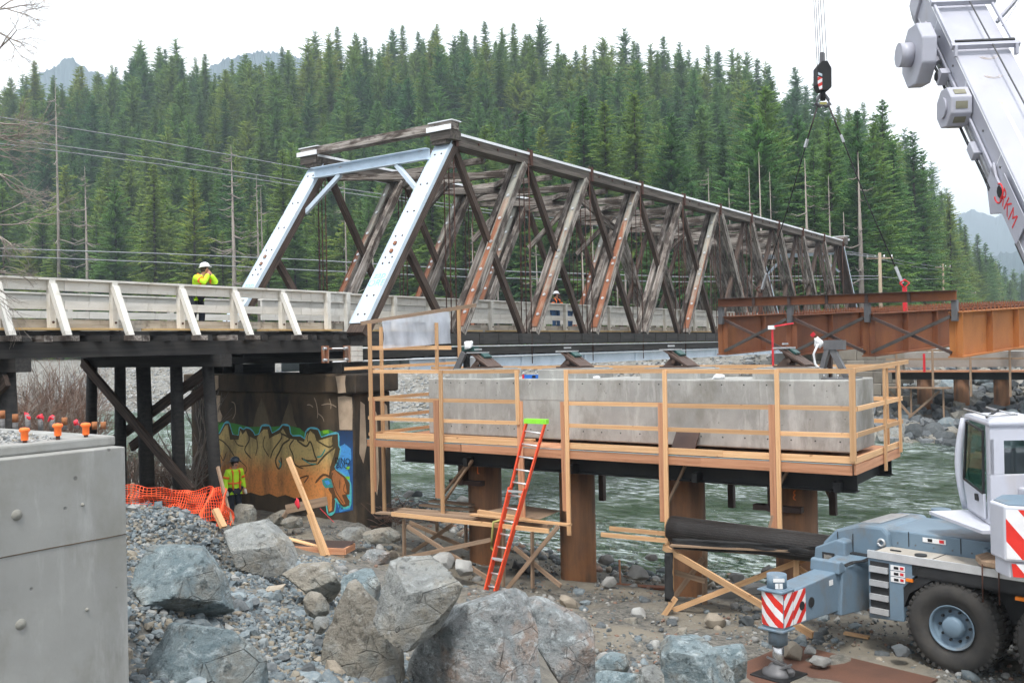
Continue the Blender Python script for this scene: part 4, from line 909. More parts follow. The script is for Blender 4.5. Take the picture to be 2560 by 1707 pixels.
def stroke(name, pts, wid, mat, k):
    # a sprayed line: flat ribbon of about constant width (in wall metres) along a smoothed path
    P = [GX(x, y, k) for x, y in pts]; Q = []
    for i in range(len(P) - 1):
        a, b, c, d = P[max(i - 1, 0)], P[i], P[i + 1], P[min(i + 2, len(P) - 1)]
        for t in (0, .25, .5, .75): Q.append(.5 * ((2 * b) + (c - a) * t + (2 * a - 5 * b + 4 * c - d) * t * t + (3 * b - a - 3 * c + d) * t ** 3))
    Q.append(P[-1]); m_ = MB(); L = []
    for i, p in enumerate(Q):
        t = (Q[min(i + 1, len(Q) - 1)] - Q[max(i - 1, 0)]).normalized(); n_ = V(1, 0, 0).cross(t).normalized(); w_ = wid * (1 if 0 < i < len(Q) - 1 else .35)
        L += [p + n_ * w_ / 2, p - n_ * w_ / 2]
    m_.add(L, [(2 * i, 2 * i + 1, 2 * i + 3, 2 * i + 2) for i in range(len(Q) - 1)]); return m_.build(name, mat, pr)
def worn_paint(name, c_top, c_low, z0, z1, wear=.55, dirt=(.05, .04, .028)):
    b = NB(name); pos = b.n('NewGeometry').outputs['Position']; z = b.sep(pos)[2]; v = b.coord('Position'); vz = b.coord('Position', (1, 1, .25))
    mr = b.n('MapRange'); mr.inputs[1].default_value = z0; mr.inputs[2].default_value = z1; b.l(b.math('ADD', z, b.math('MULTIPLY', b.noise(v, 2, 3), .35)), mr.inputs[0])
    c = b.mix(mr.outputs[0], c_low, c_top)
    c = b.mix(b.math('MULTIPLY', b.ramp(b.noise(vz, 1.5, 7, .65), .44, .64), wear), c, dirt); c = b.mix(b.math('MULTIPLY', b.ramp(b.noise(v, 14, 4), .5, .7), .35), c, dirt)
    MATS[name] = b.done(c, .8)
worn_paint('paint_gold', (.62, .46, .18), (.80, .31, .085), 2.6, 3.25, .70)
worn_paint('paint_drip', (.15, .115, .065), (.19, .14, .075), 3, 5, .6)
worn_paint('paint_orange', (.56, .20, .06), (.56, .19, .05), 2, 3, .45)
worn_paint('paint_shadow', (.085, .06, .022), (.14, .06, .02), 2.6, 3.2, .4)
worn_paint('paint_blue', (.012, .035, .085), (.02, .11, .33), 3.3, 4.1, .15)
worn_paint('paint_glow', (.08, .36, .80), (.06, .33, .78), 2, 3, .1)
worn_paint('paint_cyan', (.14, .55, .68), (.10, .60, .58), 2, 3, .2)
worn_paint('paint_green', (.06, .30, .05), (.10, .34, .04), 2, 3, .35)
worn_paint('paint_teal', (.05, .30, .26), (.05, .30, .30), 2, 3, .2)
worn_paint('paint_lime', (.25, .62, .03), (.25, .62, .03), 2, 3, .1)
paint('blue_field', [(1270, 612), (1418, 616), (1420, 1000), (1420, 1390), (1300, 1415), (1215, 1420), (1240, 1200), (1190, 1000), (1240, 760)], 'paint_blue', 1)
paint('green_haze', [(75, 532), (165, 530), (250, 540), (400, 575), (620, 575), (800, 560), (900, 590), (960, 640), (1180, 600), (1270, 640), (1270, 720), (75, 720)], 'paint_green', 1)
paint('blue_glow', [(1290, 770), (1340, 740), (1400, 790), (1405, 890), (1360, 960), (1390, 1060), (1400, 1250), (1395, 1380), (1290, 1410), (1260, 1300), (1280, 1050), (1262, 900)], 'paint_glow', 2)
OUT = [(80, 655), (115, 640), (165, 545), (205, 540), (240, 650), (300, 660), (312, 585), (345, 605), (375, 588), (410, 598), (440, 625), (458, 660), (500, 648), (530, 570), (600, 570), (628, 640), (700, 600), (732, 562), (792, 570), (806, 640), (832, 668),
       (905, 668), (950, 698), (962, 628), (1002, 592), (1078, 605), (1110, 680), (1190, 655), (1272, 645), (1277, 760), (1295, 790), (1272, 900), (1240, 965), (1250, 995), (1342, 1060), (1392, 1130), (1388, 1235), (1350, 1240), (1388, 1300), (1385, 1345), (1335, 1362), (1290, 1330), (1252, 1262), (1236, 1400), (1180, 1425), (1160, 1305), (1000, 1285), (850, 1265), (600, 1220), (420, 1210), (300, 1230), (85, 1180)]
stroke('cyan_outline', OUT[:46], .085, 'paint_cyan', 3)
paint('letter_shadow', OUT, 'paint_shadow', 4)
FILL = [(82, 670), (118, 655), (170, 560), (195, 556), (215, 700), (300, 700), (318, 610), (338, 650), (372, 612), (392, 660), (470, 700), (490, 660), (545, 600), (585, 600), (600, 690), (650, 660), (700, 640), (735, 590), (760, 640), (800, 690), (860, 700), (940, 722), (968, 650), (1000, 612), (1045, 650), (1065, 715), (1180, 680), (1225, 665), (1222, 760), (1180, 775), (1215, 770), (1250, 785),
        (1225, 880), (1200, 960), (1185, 1050), (1200, 1130), (1180, 1190), (1215, 1240), (1215, 1390), (1185, 1405), (1165, 1300), (1080, 1275), (1000, 1290), (930, 1262), (850, 1275), (760, 1240), (680, 1262), (600, 1228), (520, 1250), (420, 1218), (300, 1240), (200, 1200), (88, 1190)]
paint('letter_fill', FILL, 'paint_gold', 5)
for pts, w_ in (([(95, 690), (150, 720), (205, 780), (262, 870)], .05), ([(90, 790), (125, 860), (150, 905), (180, 820)], .04), ([(240, 650), (285, 745), (350, 765)], .04), ([(385, 612), (405, 700), (360, 800), (425, 885)], .05), ([(470, 665), (485, 760), (465, 860)], .035),
               ([(640, 655), (700, 622), (722, 680), (640, 800), (612, 885)], .05), ([(720, 640), (800, 690), (738, 742), (700, 820), (662, 905), (690, 985), (720, 940), (714, 868)], .06), ([(842, 700), (800, 765), (832, 850), (850, 940), (935, 985)], .05),
               ([(870, 705), (960, 765), (1005, 722), (1045, 850), (1062, 905), (965, 905), (915, 880)], .06), ([(1002, 600), (972, 680), (982, 725)], .03), ([(1060, 705), (1180, 772), (1230, 745)], .05), ([(1222, 662), (1215, 745)], .04), ([(1250, 772), (1150, 850), (1070, 945)], .06),
               ([(865, 1130), (900, 1080), (985, 1055), (940, 1125)], .045), ([(1050, 1125), (1130, 1045), (1200, 1070)], .07), ([(560, 660), (540, 760), (600, 870)], .035), ([(300, 900), (380, 980), (330, 1080)], .03), ([(900, 960), (1010, 950), (1070, 935)], .04)):
    stroke('letter_line', pts, w_, 'paint_shadow', 6)
stroke('cyan_accent', [(690, 900), (715, 940), (700, 975)], .05, 'paint_teal', 7); stroke('cyan_accent', [(930, 890), (1000, 935), (1060, 938)], .035, 'paint_teal', 7); stroke('cyan_accent', [(1065, 870), (1110, 860), (1150, 790)], .05, 'paint_teal', 7)
paint('teal_eye', [(1115, 1095), (1160, 1070), (1205, 1085), (1228, 1168), (1150, 1175), (1125, 1140)], 'paint_teal', 6); paint('eye_center', [(1140, 1105), (1180, 1095), (1200, 1130), (1165, 1150)], 'paint_glow', 7)
paint('orange_face', [(1212, 1010), (1245, 992), (1332, 1080), (1350, 1150), (1365, 1230), (1312, 1242), (1348, 1330), (1322, 1342), (1250, 1240), (1212, 1100)], 'paint_orange', 6)
for pts in ([(1225, 1020), (1215, 1080), (1255, 1205), (1335, 1335)], [(1292, 1090), (1290, 1185)], [(1340, 1130), (1330, 1200), (1362, 1228)], [(1245, 995), (1335, 1075)]): stroke('letter_line', pts, .035, 'paint_shadow', 7)
stroke('cyan_outline', [(1240, 1275), (1300, 1345), (1340, 1372), (1390, 1350), (1400, 1290), (1395, 1130), (1345, 1055)], .05, 'paint_cyan', 5)
for pts in ([(1350, 970), (1390, 960), (1385, 990), (1355, 992)], [(1345, 1062), (1388, 1058), (1390, 1095), (1360, 1085)], [(1120, 610), (1180, 605), (1185, 640), (1130, 640)]): paint('lime_spot', pts, 'paint_lime', 6)
for s_, x, y, h in (('DINO', 1318, 910, .24), ('BLIC', 1312, 955, .22), ('70', 1300, 1360, .2)): text('ink_tag', s_, frame_m(GX(x, y, 8), (0, -1, 0), (0, 0, 1)), h, 'ink', pr, .001)
for pts in ([(440, 575), (470, 440), (525, 290), (560, 380), (612, 575)], [(712, 565), (760, 420), (800, 310), (828, 400), (840, 500), (872, 572)]): paint('bare_patch', pts, 'paint_drip', 1)
def spall(pts): 
    v = [GX(x, y, 2) for x, y in pts]; m_ = MB().prism(v, (.012, 0, 0)); m_.build('spalled_patch', 'concrete_spalled', pr)
for pts in ([(1272, 280), (1335, 272), (1408, 285), (1415, 420), (1412, 606), (1290, 604), (1280, 470)], [(46, 262), (120, 270), (110, 400), (140, 470), (125, 525), (70, 525)]): spall(pts)
for pts in ([(1250, 80), (1348, 72), (1340, 150), (1352, 240), (1275, 246), (1262, 150)], [(42, 75), (100, 72), (102, 190), (70, 225), (44, 225)]):
    v = [PS(520 + x * .25505, 920 + y * .25505, 19.612) for x, y in pts]; MB().prism(v, (.012, 0, 0)).build('spalled_patch', 'concrete_spalled', pr)
for s0_, s1_, z0_, z1_ in ((19.95, 20.25, 2.9, 4.7), (20.55, 20.75, 1.9, 4.4), (20.95, 21.2, 3.2, 4.6)):
    MB().prism([(s0_, 19.414, z0_ + .3), (s0_ + .08, 19.414, z1_), (s1_ - .05, 19.414, z1_ - .1), (s1_, 19.414, z0_ + .5), ((s0_ + s1_) / 2, 19.414, z0_)], (0, .01, 0)).build('spalled_patch', 'concrete_spalled', pr)
for pts in ([(1040, 290), (1060, 340), (1075, 430), (1072, 490)], [(970, 360), (1000, 360), (1030, 382)], [(1075, 440), (1120, 480), (1138, 525)], [(1190, 300), (1205, 360), (1202, 400)], [(1110, 362), (1190, 350), (1260, 382)], [(230, 330), (262, 350), (268, 440), (240, 500)]): stroke('white_crack', pts, .03, 'concrete_spalled', 1)
# far pier of the old bridge
fp_ = thing('concrete_pier', 'plain concrete pier carrying the far end of the truss bridge', 'pier', (75.5, 23, 3.5))
MB().box((74.6, 19.4, 2.5), (76.2, 26.9, 5.4)).build('shaft', 'concrete_far', fp_)
fr_ = thing('approach_span', 'short far approach deck beyond the truss bridge', 'bridge', (82, 23, 5.4))
MB().box((75.4, 20.0, 5.9), (95, 26.3, 6.7)).build('deck', 'timber_tarred', fr_)
railing(fr_, 20.5, -1, 75.5, 94, [76 + 1.8 * k for k in range(10)])
railing(fr_, 25.8, 1, 75.5, 94, [76 + 1.8 * k for k in range(10)])
# ------------------------------------------------------------------ new pier with its bearings
pier = thing('bridge_pier', 'new grey concrete pier cap on four rusty steel pipe columns', 'pier', (20.55, 11, 0))
CW0, CW1, CS0, CS1, CZ0, CZ1 = 5.45, 16.62, 19.75, 21.45, 3.9, 5.38
MB().box((CS0, CW0, CZ0), (CS1, CW1, CZ1)).build('cap', 'concrete_new', pier, bevel=.03)
th = MB()
for z_, n_ in ((5.27, 22), (4.12, 22)):
    for k in range(n_): w_ = CW0 + .25 + k * .507; th.cyl((CS0 - .004, w_, z_), (CS0 + .02, w_, z_), .017, 8)
tag(th.build('tie_holes', 'crane_dark', pier), kind='stuff')
for z_ in (4.86,): beam('form_line', (CS0 - .002, CW0 + .05, z_), (CS0 - .002, CW1 - .05, z_), .006, .012, 'concrete_far', pier)
for k in range(1, 5): beam('form_line', (CS0 - .002, CW0 + 2.44 * k - .5, CZ0 + .03), (CS0 - .002, CW0 + 2.44 * k - .5, CZ1 - .03), .008, .006, 'concrete_far', pier, up=(1, 0, 0))
PEDW = []
for px in (1212, 1437, 1698, 1985):
    w_ = PS(px, 930, 20.55).y; PEDW.append(w_)
    MB().box((19.95, w_ - .72, CZ1 - .02), (21.25, w_ + .72, CZ1 + .23)).build('pedestal', 'concrete_new', pier, bevel=.02)
    MB().box((20.02, w_ - .64, CZ1 + .23), (21.18, w_ + .64, CZ1 + .255)).build('grout_pad', 'concrete_far', pier)
COLW = [PS(px, 1250, 20.5).y for px in (1213, 1443, 1714, 1990)]
for i, w_ in enumerate(COLW):
    MB().tube([(20.5, w_, -1.2), (20.5, w_, 3.35)], .45, 28).build('pipe_column', 'pile_rust', pier)
for w_, z_, s_ in ((COLW[0], 2.95, 'LB'), (COLW[0], 1.85, '17'), (COLW[3], 2.9, '8E')):
    text('sprayed_mark', s_, frame_m((20.5 - .455 * .82, w_ - .455 * .57 + .05, z_), (.574, -.819, 0), (0, 0, 1)), .32, 'spray_orange', pier, .002)
for w_, dw in ((COLW[0], .35), (COLW[3], .35)):
    beam('pile_bracket', (20.02, w_ + dw, 2.55), (20.02, w_ + dw, 3.15), .3, .12, 'brown_steel', pier); beam('pile_bracket', (20.0, w_ - .3, 2.62), (20.0, w_ + .75, 2.62), .2, .12, 'brown_steel', pier)
mk('bearing_steel', (.10, .065, .05), (.07, .046, .038), 2, rough=.7)
PLACES = ('beside the dark raking prop', 'next to the blue level', 'on the third pedestal', 'beside the grey A-frame prop')
for w_, pl in zip(PEDW, PLACES):
    z0 = CZ1 + .256
    FR.append(Matrix.Translation((20.5, w_, z0)) @ Matrix.Scale(.8, 4) @ Matrix.Translation((-20.5, -w_, -z0)))
    b = thing('bearing_stand', 'brown steel bearing with tilted top plate on the pier, ' + pl, 'bearing', (20.5, w_, z0), 'tilted bearings on the pier cap')
    MB().box((20.12, w_ - .48, z0), (20.95, w_ + .42, z0 + .045)).build('base_plate', 'bearing_steel', b)
    for s_ in (20.25, 20.72):
        MB().prism([(s_, w_ + .36, z0 + .045), (s_, w_ + .02, z0 + .045), (s_, w_ + .08, z0 + .27), (s_, w_ + .14, z0 + .26)], (.05, 0, 0)).build('gusset', 'bearing_steel', b)
        MB().prism([(s_, w_ - .42, z0 + .05), (s_, w_ - .30, z0 + .05), (s_, w_ + .12, z0 + .24), (s_, w_ + .26, z0 + .50), (s_, w_ + .10, z0 + .50)], (.05, 0, 0)).build('gusset', 'bearing_steel', b)
    MB().cyl((20.18, w_ + .02, z0 + .17), (20.86, w_ + .02, z0 + .17), .06, 12).build('pin', 'bearing_steel', b)
    MB().prism([(20.14, w_ - .46, z0 + .06), (20.14, w_ - .40, z0 + .05), (20.14, w_ + .32, z0 + .50), (20.14, w_ + .26, z0 + .54)], (.78, 0, 0)).build('top_plate', 'bearing_steel', b)
    MB().box((20.12, w_ + .06, z0 + .50), (20.92, w_ + .42, z0 + .54)).build('edge_plate', 'galvanised', b)
    MB().prism([(20.45, w_ - .08, z0 + .33), (20.45, w_ + .16, z0 + .49), (20.45, w_ + .13, z0 + .54), (20.45, w_ - .11, z0 + .38)], (.40, 0, 0)).build('clamp', 'teal_paint', b)
    for s_ in (20.3, 20.66): beam('clamp_lug', (s_, w_ + .2, z0 + .54), (s_, w_ + .2, z0 + .68), .06, .12, 'teal_paint', b)
    beam('clamp_bar', (20.3, w_ + .2, z0 + .63), (20.66, w_ + .2, z0 + .63), .04, .04, 'galvanised', b); FR.pop()
# props standing on the cap
pa = PS(2080, 948, 20.4); b = thing('steel_prop', 'grey A-frame steel prop with a square tube on top, bolted to the pier', 'prop', (20.4, pa.y, CZ1))
q = lambda x, y, s=20.4: PS(x, y, s)
beam('tube', q(2062, 862), q(2112, 862), .2, .2, 'grey_steel', b); beam('leg', q(2050, 944), q(2070, 872), .18, .1, 'grey_steel', b); beam('leg', q(2118, 944), q(2080, 872), .14, .12, 'grey_steel', b); beam('post', q(2072, 946, 20.7), q(2074, 875, 20.7), .12, .12, 'brown_steel', b)
MB().box((20.1, q(2140, 946).y, CZ1 + .002), (20.9, q(2035, 946).y, CZ1 + .025)).build('foot_plate', 'grey_steel', b)
for x in (2040, 2060, 2095, 2125): p = q(x, 946, 20.2); MB().cyl((p.x, p.y, CZ1 + .02), (p.x, p.y, CZ1 + .1), .015, 6).build('anchor_bolt', 'galvanised', b)
b = thing('steel_prop', 'dark raking steel prop beside the first bearing, rag hung above', 'prop', (20.4, PS(1150, 945, 20.4).y, CZ1))
beam('leg', q(1132, 944), q(1160, 882), .09, .16, 'grey_steel', b); beam('post', q(1168, 945, 20.6), q(1166, 868, 20.6), .14, .14, 'black_steel', b); beam('tube', q(1160, 872, 20.6), q(1192, 872, 20.6), .16, .12, 'teal_paint', b)
beam('post', q(1178, 934, 20.75), q(1178, 893, 20.75), .2, .2, 'white_cloth', b); MB().box((20.2, q(1165, 946).y - .15, CZ1 + .002), (20.9, q(1125, 946).y, CZ1 + .02)).build('foot_plate', 'grey_steel', b)
def rag(name, c, dims, label, seed, mat='white_cloth'):
    rn = random.Random(seed); v, f = rock_verts(rand_planes(rn, 14, dims, .45), 3, .28, seed, 2.2, 1); m_ = MB().add([Vector(x) + Vector(c) for x in v], f, 0, True)
    tag(m_.build(name, mat), label, 'cloth')
rag('rag', q(1172, 862, 20.5), (.14, .2, .11), 'white rag draped over the dark prop on the pier', 1)
rag('rag', q(2048, 858, 20.5), (.08, .12, .2), 'white rag and rope hung on the grey A-frame prop', 2)
rag('rag', q(1487, 945, 20.3) , (.1, .16, .05), 'crumpled white cloth lying on the pier cap between pedestals', 3)
rag('rag', q(1797, 944, 20.2), (.14, .24, .07), 'crumpled white cloth lying on the pier cap near the end pedestal', 4)
mb = MB().tube([q(2045, 860, 20.3), q(2034, 885, 20.3), q(2038, 910, 20.3), q(2052, 925, 20.3), q(2050, 940, 20.3)], .025, 6); tag(mb.build('rope', 'white_cloth'), 'white rope dangling from the grey A-frame prop', 'rope')
lv = thing('spirit_level', 'blue box spirit level lying on the concrete pier cap', 'level', (20.0, q(1336, 945, 20.0).y, CZ1))
a_, b_ = q(1312, 944, 20.0), q(1361, 942, 20.0); z_ = CZ1 + .05
beam('body', (20.0, a_.y, z_), (20.0, b_.y, z_), .05, .095, 'blue_paint', lv); beam('end_cap', (20.0, a_.y, z_), (20.0, a_.y + .06, z_), .06, .1, 'red_paint', lv)
mi = (a_.y + b_.y) / 2; beam('vial', (19.97, mi - .05, z_), (19.97, mi + .05, z_), .012, .06, 'ink', lv)

# ------------------------------------------------------------------ timber work platform round the pier cap
wp = thing('work_platform', 'new timber work platform with guard rails hung round the pier cap', 'platform', (20.5, 11.5, 3.2))
PX0, PX1, PW0, PW1 = 18.75, 22.3, 5.18, 17.9
n_ = 21; dw = (PW1 - PW0) / n_
for k in range(n_): beam('deck_board', (PX0 + .02, PW0 + dw * (k + .5), 3.795), (PX1, PW0 + dw * (k + .5), 3.795), dw - .008, .03, 'lumber_red', wp)
for k in range(11):
    w_ = PW0 + .12 + k * 1.24; beam('joist', (PX0 + .06, w_, 3.69), (PX1 - .03, w_, 3.69), .045, .18, 'lumber_old', wp)
for a, b_ in ((PW0, 8.3), (8.31, 11.6), (11.61, 14.7), (14.71, PW1)): beam('fascia', (PX0 - .03, a, 3.69), (PX0 - .03, b_ - .005, 3.69), .045, .19, 'lumber_red', wp)
beam('fascia', (PX0, PW0 - .03, 3.69), (PX1, PW0 - .03, 3.69), .045, .19, 'lumber_red', wp); beam('fascia', (PX0, PW1 + .03, 3.69), (PX1, PW1 + .03, 3.69), .045, .19, 'lumber_red', wp)
beam('string_line', (PX0 - .06, PW0, 3.80), (PX0 - .06, PW1, 3.80), .008, .008, 'tag_cyan', wp)
for s_ in (19.2, 21.9):
    wb = beam('steel_beam', (s_, 5.22, 3.40), (s_, 17.0, 3.40), .03, .38, 'black_steel', wp)
    for z_ in (3.215, 3.585): beam('beam_flange', (s_, 5.22, z_), (s_, 17.0, z_), .28, .025, 'black_steel', wp)
for w_ in (6.2, 9.2, 12.3, 15.4): beam('hanger_beam', (18.9, w_ - .65, 3.31), (22.1, w_ - .65, 3.31), .12, .2, 'black_steel', wp)
FS = PX0 - .10
def fy(px, py): p = PS(px, py, FS); return p
Z_TOP, Z_MID, Z_LOW, Z_TOE = 5.60, 4.87, 4.36, 3.92
wl = lambda px: fy(px, 1000).y
gapL, gapR = wl(1292), wl(1415); cornR, cornL = wl(2133), wl(925)
for z_ in (Z_TOP, Z_MID, Z_LOW):
    for a, b_ in ((cornL + .05, wl(1100)), (wl(1098), gapL - .05), (gapR + .08, wl(1661)), (wl(1660), wl(1941)), (wl(1940), cornR - .06)):
        beam('guard_rail', (FS + .065, a, z_), (FS + .065, b_ + .006, z_), .038, .09, 'lumber', wp)
for a, b_ in ((cornL, gapL), (gapR, wl(1800)), (wl(1801), cornR)): beam('toe_board', (FS + .09, a, Z_TOE - .03), (FS + .09, b_, Z_TOE - .03), .038, .13, 'lumber', wp)
def post(px, ptop, pbot, w, h, mat='lumber', ds=0.0):
    a, b_ = PS(px, ptop, FS - ds), PS(px, pbot, FS - ds); beam('post', (FS - ds, a.y, b_.z), (FS - ds, a.y, a.z), w, h, mat, wp, up=(1, 0, 0))
post(924, 808, 1283, .105, .05); post(1101, 926, 1305, .10, .05); post(1091, 1000, 1245, .17, .045, 'lumber_red', -.045); post(1292, 926, 1060, .09, .05); post(1299, 1002, 1300, .16, .045, 'lumber_red', -.045)
post(1415, 926, 1338, .09, .05); post(1406, 1004, 1275, .10, .045, 'lumber_red', -.045); post(1661, 926, 1367, .09, .05); post(1653, 1008, 1302, .13, .045, 'lumber_red', -.045); post(1941, 922, 1392, .085, .05); post(1930, 1012, 1320, .13, .045, 'lumber_red', -.045)
post(2130, 922, 1152, .115, .05); post(931, 995, 1228, .16, .045, 'lumber_red', -.045)
a, b_ = PS(952, 818, 19.5), PS(957, 1282, 19.5); beam('post', (19.5, a.y, b_.z), (19.5, a.y, a.z), .10, .05, 'lumber', wp, up=(1, 0, 0))
a, b_ = PS(953, 1000, 19.55), PS(956, 1230, 19.55); beam('post', (19.57, a.y, b_.z), (19.57, a.y, a.z), .16, .045, 'brown_steel', wp, up=(1, 0, 0))
# right-hand end rails
ER = PW0 - .08
for z_ in (Z_TOP + .02, Z_MID, Z_LOW): beam('guard_rail', (PX0 - .1, ER, z_), (PX1 + (.75 if z_ > 5.5 else .1), ER, z_ + (.06 if z_ > 5.5 else 0)), .038, .09, 'lumber', wp)
for s_, z0, z1 in ((20.85, 3.45, Z_TOP - .02), (22.1, 3.7, Z_TOP + .03)): beam('post', (s_, ER - .03, z0), (s_, ER - .03, z1), .09, .05, 'lumber', wp)
beam('toe_board', (PX0, ER + .04, 3.86), (PX1, ER + .04, 3.86), .038, .12, 'lumber', wp)
# river-side and left-hand rails
for z_ in (Z_TOP, Z_MID, Z_LOW): beam('guard_rail', (PX1 - .05, PW0, z_), (PX1 - .05, PW1 + .7, z_), .038, .09, 'lumber', wp)
for w_ in (5.4, 7.4, 9.4, 11.4, 13.4, 15.4, 17.7): beam('post', (PX1, w_, 3.5), (PX1, w_, Z_TOP + .02), .05, .09, 'lumber', wp)
for z_ in (Z_MID, Z_LOW, Z_TOE): beam('guard_rail', (PX0, PW1 - .02, z_), (PX1, PW1 - .02, z_), .038, .09, 'lumber', wp)
beam('guard_rail', (PX0 - .9, PW1 - .05, Z_TOP + .1), (PX1 + .3, PW1 - .05, Z_TOP + .14), .038, .08, 'lumber', wp)
ld = PS(1148, 800, PX1); dpost = beam('post', (PX1, ld.y, 5.2), (PX1, ld.y, 7.45), .1, .05, 'lumber', wp, up=(1, 0, 0))
a, b_ = PS(902, 808, FS - .06), PS(1190, 762, PX1 + .35); beam('slanted_rail', a, b_, .04, .11, 'lumber_old', wp)
a, b_ = PS(922, 869, FS), PS(1128, 869, 21.4); beam('guard_rail', a, b_, .04, .11, 'lumber', wp)
a, b_ = PS(1093, 925, 20.9), PS(1091, 806, 20.9); beam('post', a, b_, .05, .1, 'lumber', wp)
a, b_ = PS(1590, 1078, FS + .5), PS(1590, 1078, FS + .5)
beam('leaning_board', PS(1705, 1130, 19.4), PS(1722, 1075, 19.68), .55, .03, 'brown_steel', wp, up=(1, 0, 0))
for px, pt, s_ in ((1505, 1188, 21.6), (1828, 1200, 21.6), (2082, 1212, 20.9)):
    a = PS(px, pt, s_); beam('drop_post', (s_, a.y, a.z - .65), (s_, a.y, 3.3), .14, .14, 'brown_steel', wp)
for x0, y0, x1, y1, s_ in ((1110, 1232, 1178, 1148, 19.3), (1106, 1260, 1180, 1150, 19.0), (1272, 1155, 1310, 1200, 20.2), (1668, 1262, 1712, 1165, 19.1), (1930, 1250, 1968, 1175, 19.1), (1922, 1330, 1932, 1288, 18.7), (2056, 1205, 2078, 1250, 20.9)):
    beam('knee_brace', PS(x0, y0, s_), PS(x1, y1, s_), .09, .05, 'lumber_old', wp)
beam('loose_plank', PS(962, 1082, 19.1), PS(1335, 1100, 19.2), .18, .045, 'lumber', wp)
# clear polythene sheet hung in the left bay
u0, u1, v0, v1 = PS(955, 803, FS + .1), PS(1122, 778, 21.6), PS(965, 871, FS + .1), PS(1125, 858, 21.6); NX, NY = 26, 12; vs_, fs_ = [], []
for j in range(NY + 1):
    for i in range(NX + 1):
        t, k = i / NX, j / NY; p = u0.lerp(u1, t).lerp(v0.lerp(v1, t), k) + V(0, 1, 0) * (.05 * k * math.sin(t * 15 + k * 2) + .09 * mnoise.noise(Vector((t * 4, k * 1.5, 0)))); vs_.append(p)
fs_ = [(j * (NX + 1) + i, j * (NX + 1) + i + 1, (j + 1) * (NX + 1) + i + 1, (j + 1) * (NX + 1) + i) for j in range(NY) for i in range(NX)]
tag(MB().add(vs_, fs_, 0, True).build('plastic_sheet', 'poly_film'), 'clear crumpled plastic sheet hung from the slanted rail of the platform', 'sheet')
# red posts with tape
for px, yt, yb, s_, lab in ((1933, 820, 918, 21.9, 'red steel post with red tape standing behind the pier'), (2311, 884, 930, 60, 'red steel post standing on the far platform')):
    a, b_ = PS(px, yb, s_), PS(px, yt, s_); o = thing('marker_post', lab, 'post', b_ if False else (s_, a.y, a.z)); beam('tube', (s_, a.y, min(a.z, 3.8) if s_ < 30 else a.z), (s_, a.y, b_.z), .04 if s_ < 30 else .12, .04 if s_ < 30 else .12, 'red_paint', o)
    if s_ < 30: beam('tape', (s_, a.y + .1, b_.z + .02), (s_, a.y - .5, b_.z + .1), .02, .03, 'pink_tape', o); rag_ = MB().box((s_ - .05, a.y - .05, b_.z - .03), (s_ + .05, a.y + .09, b_.z + .06)).build('wrapping', 'white_cloth', o)

# ------------------------------------------------------------------ extension ladder
b0, b1, t0, t1 = PZ(1213, 1486, .5), PZ(1259, 1481, .5), PS(1317, 1052, 18.62), PS(1364, 1053, 18.62)
b1.z = b0.z = .45; t1.z = t0.z; b1.x = b0.x; t1.x = t0.x
ldr = thing('extension_ladder', 'orange red extension ladder with lime green top leaning on the platform', 'ladder', (b0 + b1) / 2)
ax = (t0 - b0).normalized(); nr = V(1, 0, 0).cross(ax).cross(ax).normalized(); nr = -V(1, 0, 0)
for A_, B_ in ((b0, t0), (b1, t1)):
    beam('rail', A_, B_ - ax * .05, .035, .085, 'ladder_red', ldr, up=(1, 0, 0)); beam('fly_rail', A_ + nr * .075, A_.lerp(B_, .62) + nr * .075, .035, .08, 'ladder_red', ldr, up=(1, 0, 0))
Ln = (t0 - b0).length
for k in range(int(Ln / .305)):
    q0 = b0 + ax * (.25 + .305 * k); q1 = b1 + (t1 - b1).normalized() * (.25 + .305 * k); MB().cyl(q0, q1, .02, 8).build('rung', 'alu', ldr)
beam('top_cap', t0 + (t0 - t1).normalized() * .05, t1 + (t1 - t0).normalized() * .05, .11, .12, 'lime_plastic', ldr, up=(1, 0, 0))
for f_ in (.22, .60): beam('rung_lock', b0.lerp(t0, f_) + nr * .1, b1.lerp(t1, f_) + nr * .1, .03, .05, 'alu', ldr)
beam('label', b1.lerp(t1, .57) + V(-.105, 0, 0), b1.lerp(t1, .59) + V(-.105, 0, 0), .03, .01, 'strap_yellow', ldr, up=(1, 0, 0))

# ------------------------------------------------------------------ low timber scaffold beneath the platform
sc_ = thing('timber_scaffold', 'low plank scaffold on cross braced legs under the platform, behind the ladder', 'scaffold', PZ(1180, 1440, .5))
def sb(n_, x0, y0, x1, y1, s0, s1, w, h, m_='lumber_old'): return beam(n_, PS(x0, y0, s0), PS(x1, y1, s1), w, h, m_, sc_)
sb('plank', 979, 1284, 1373, 1326, 18.0, 18.0, .04, .10, 'lumber'); sb('plank', 944, 1280, 1190, 1294, 18.3, 18.3, .2, .05); sb('plank', 990, 1277, 1340, 1302, 18.6, 18.6, .22, .045); sb('plank', 1000, 1272, 1330, 1298, 18.9, 18.9, .22, .045)
sb('plank', 1052, 1262, 1180, 1273, 19.6, 19.6, .2, .05); sb('plank', 1078, 1250, 1185, 1262, 20.0, 20.0, .25, .05); sb('plank', 1180, 1285, 1425, 1312, 18.4, 18.4, .18, .04, 'lumber'); sb('plank', 1196, 1278, 1330, 1300, 18.7, 18.7, .1, .1, 'lumber'); sb('plank', 1290, 1305, 1375, 1316, 18.9, 18.9, .25, .1)
MB().add([PS(1210, 1283, 18.9) + V(0, 0, .05), PS(1350, 1303, 18.6) + V(0, 0, .05), PS(1402, 1281, 19.9) + V(0, 0, .05), PS(1290, 1266, 20.0) + V(0, 0, .05)], [(0, 1, 2, 3)]).build('plywood', 'lumber_old', sc_)
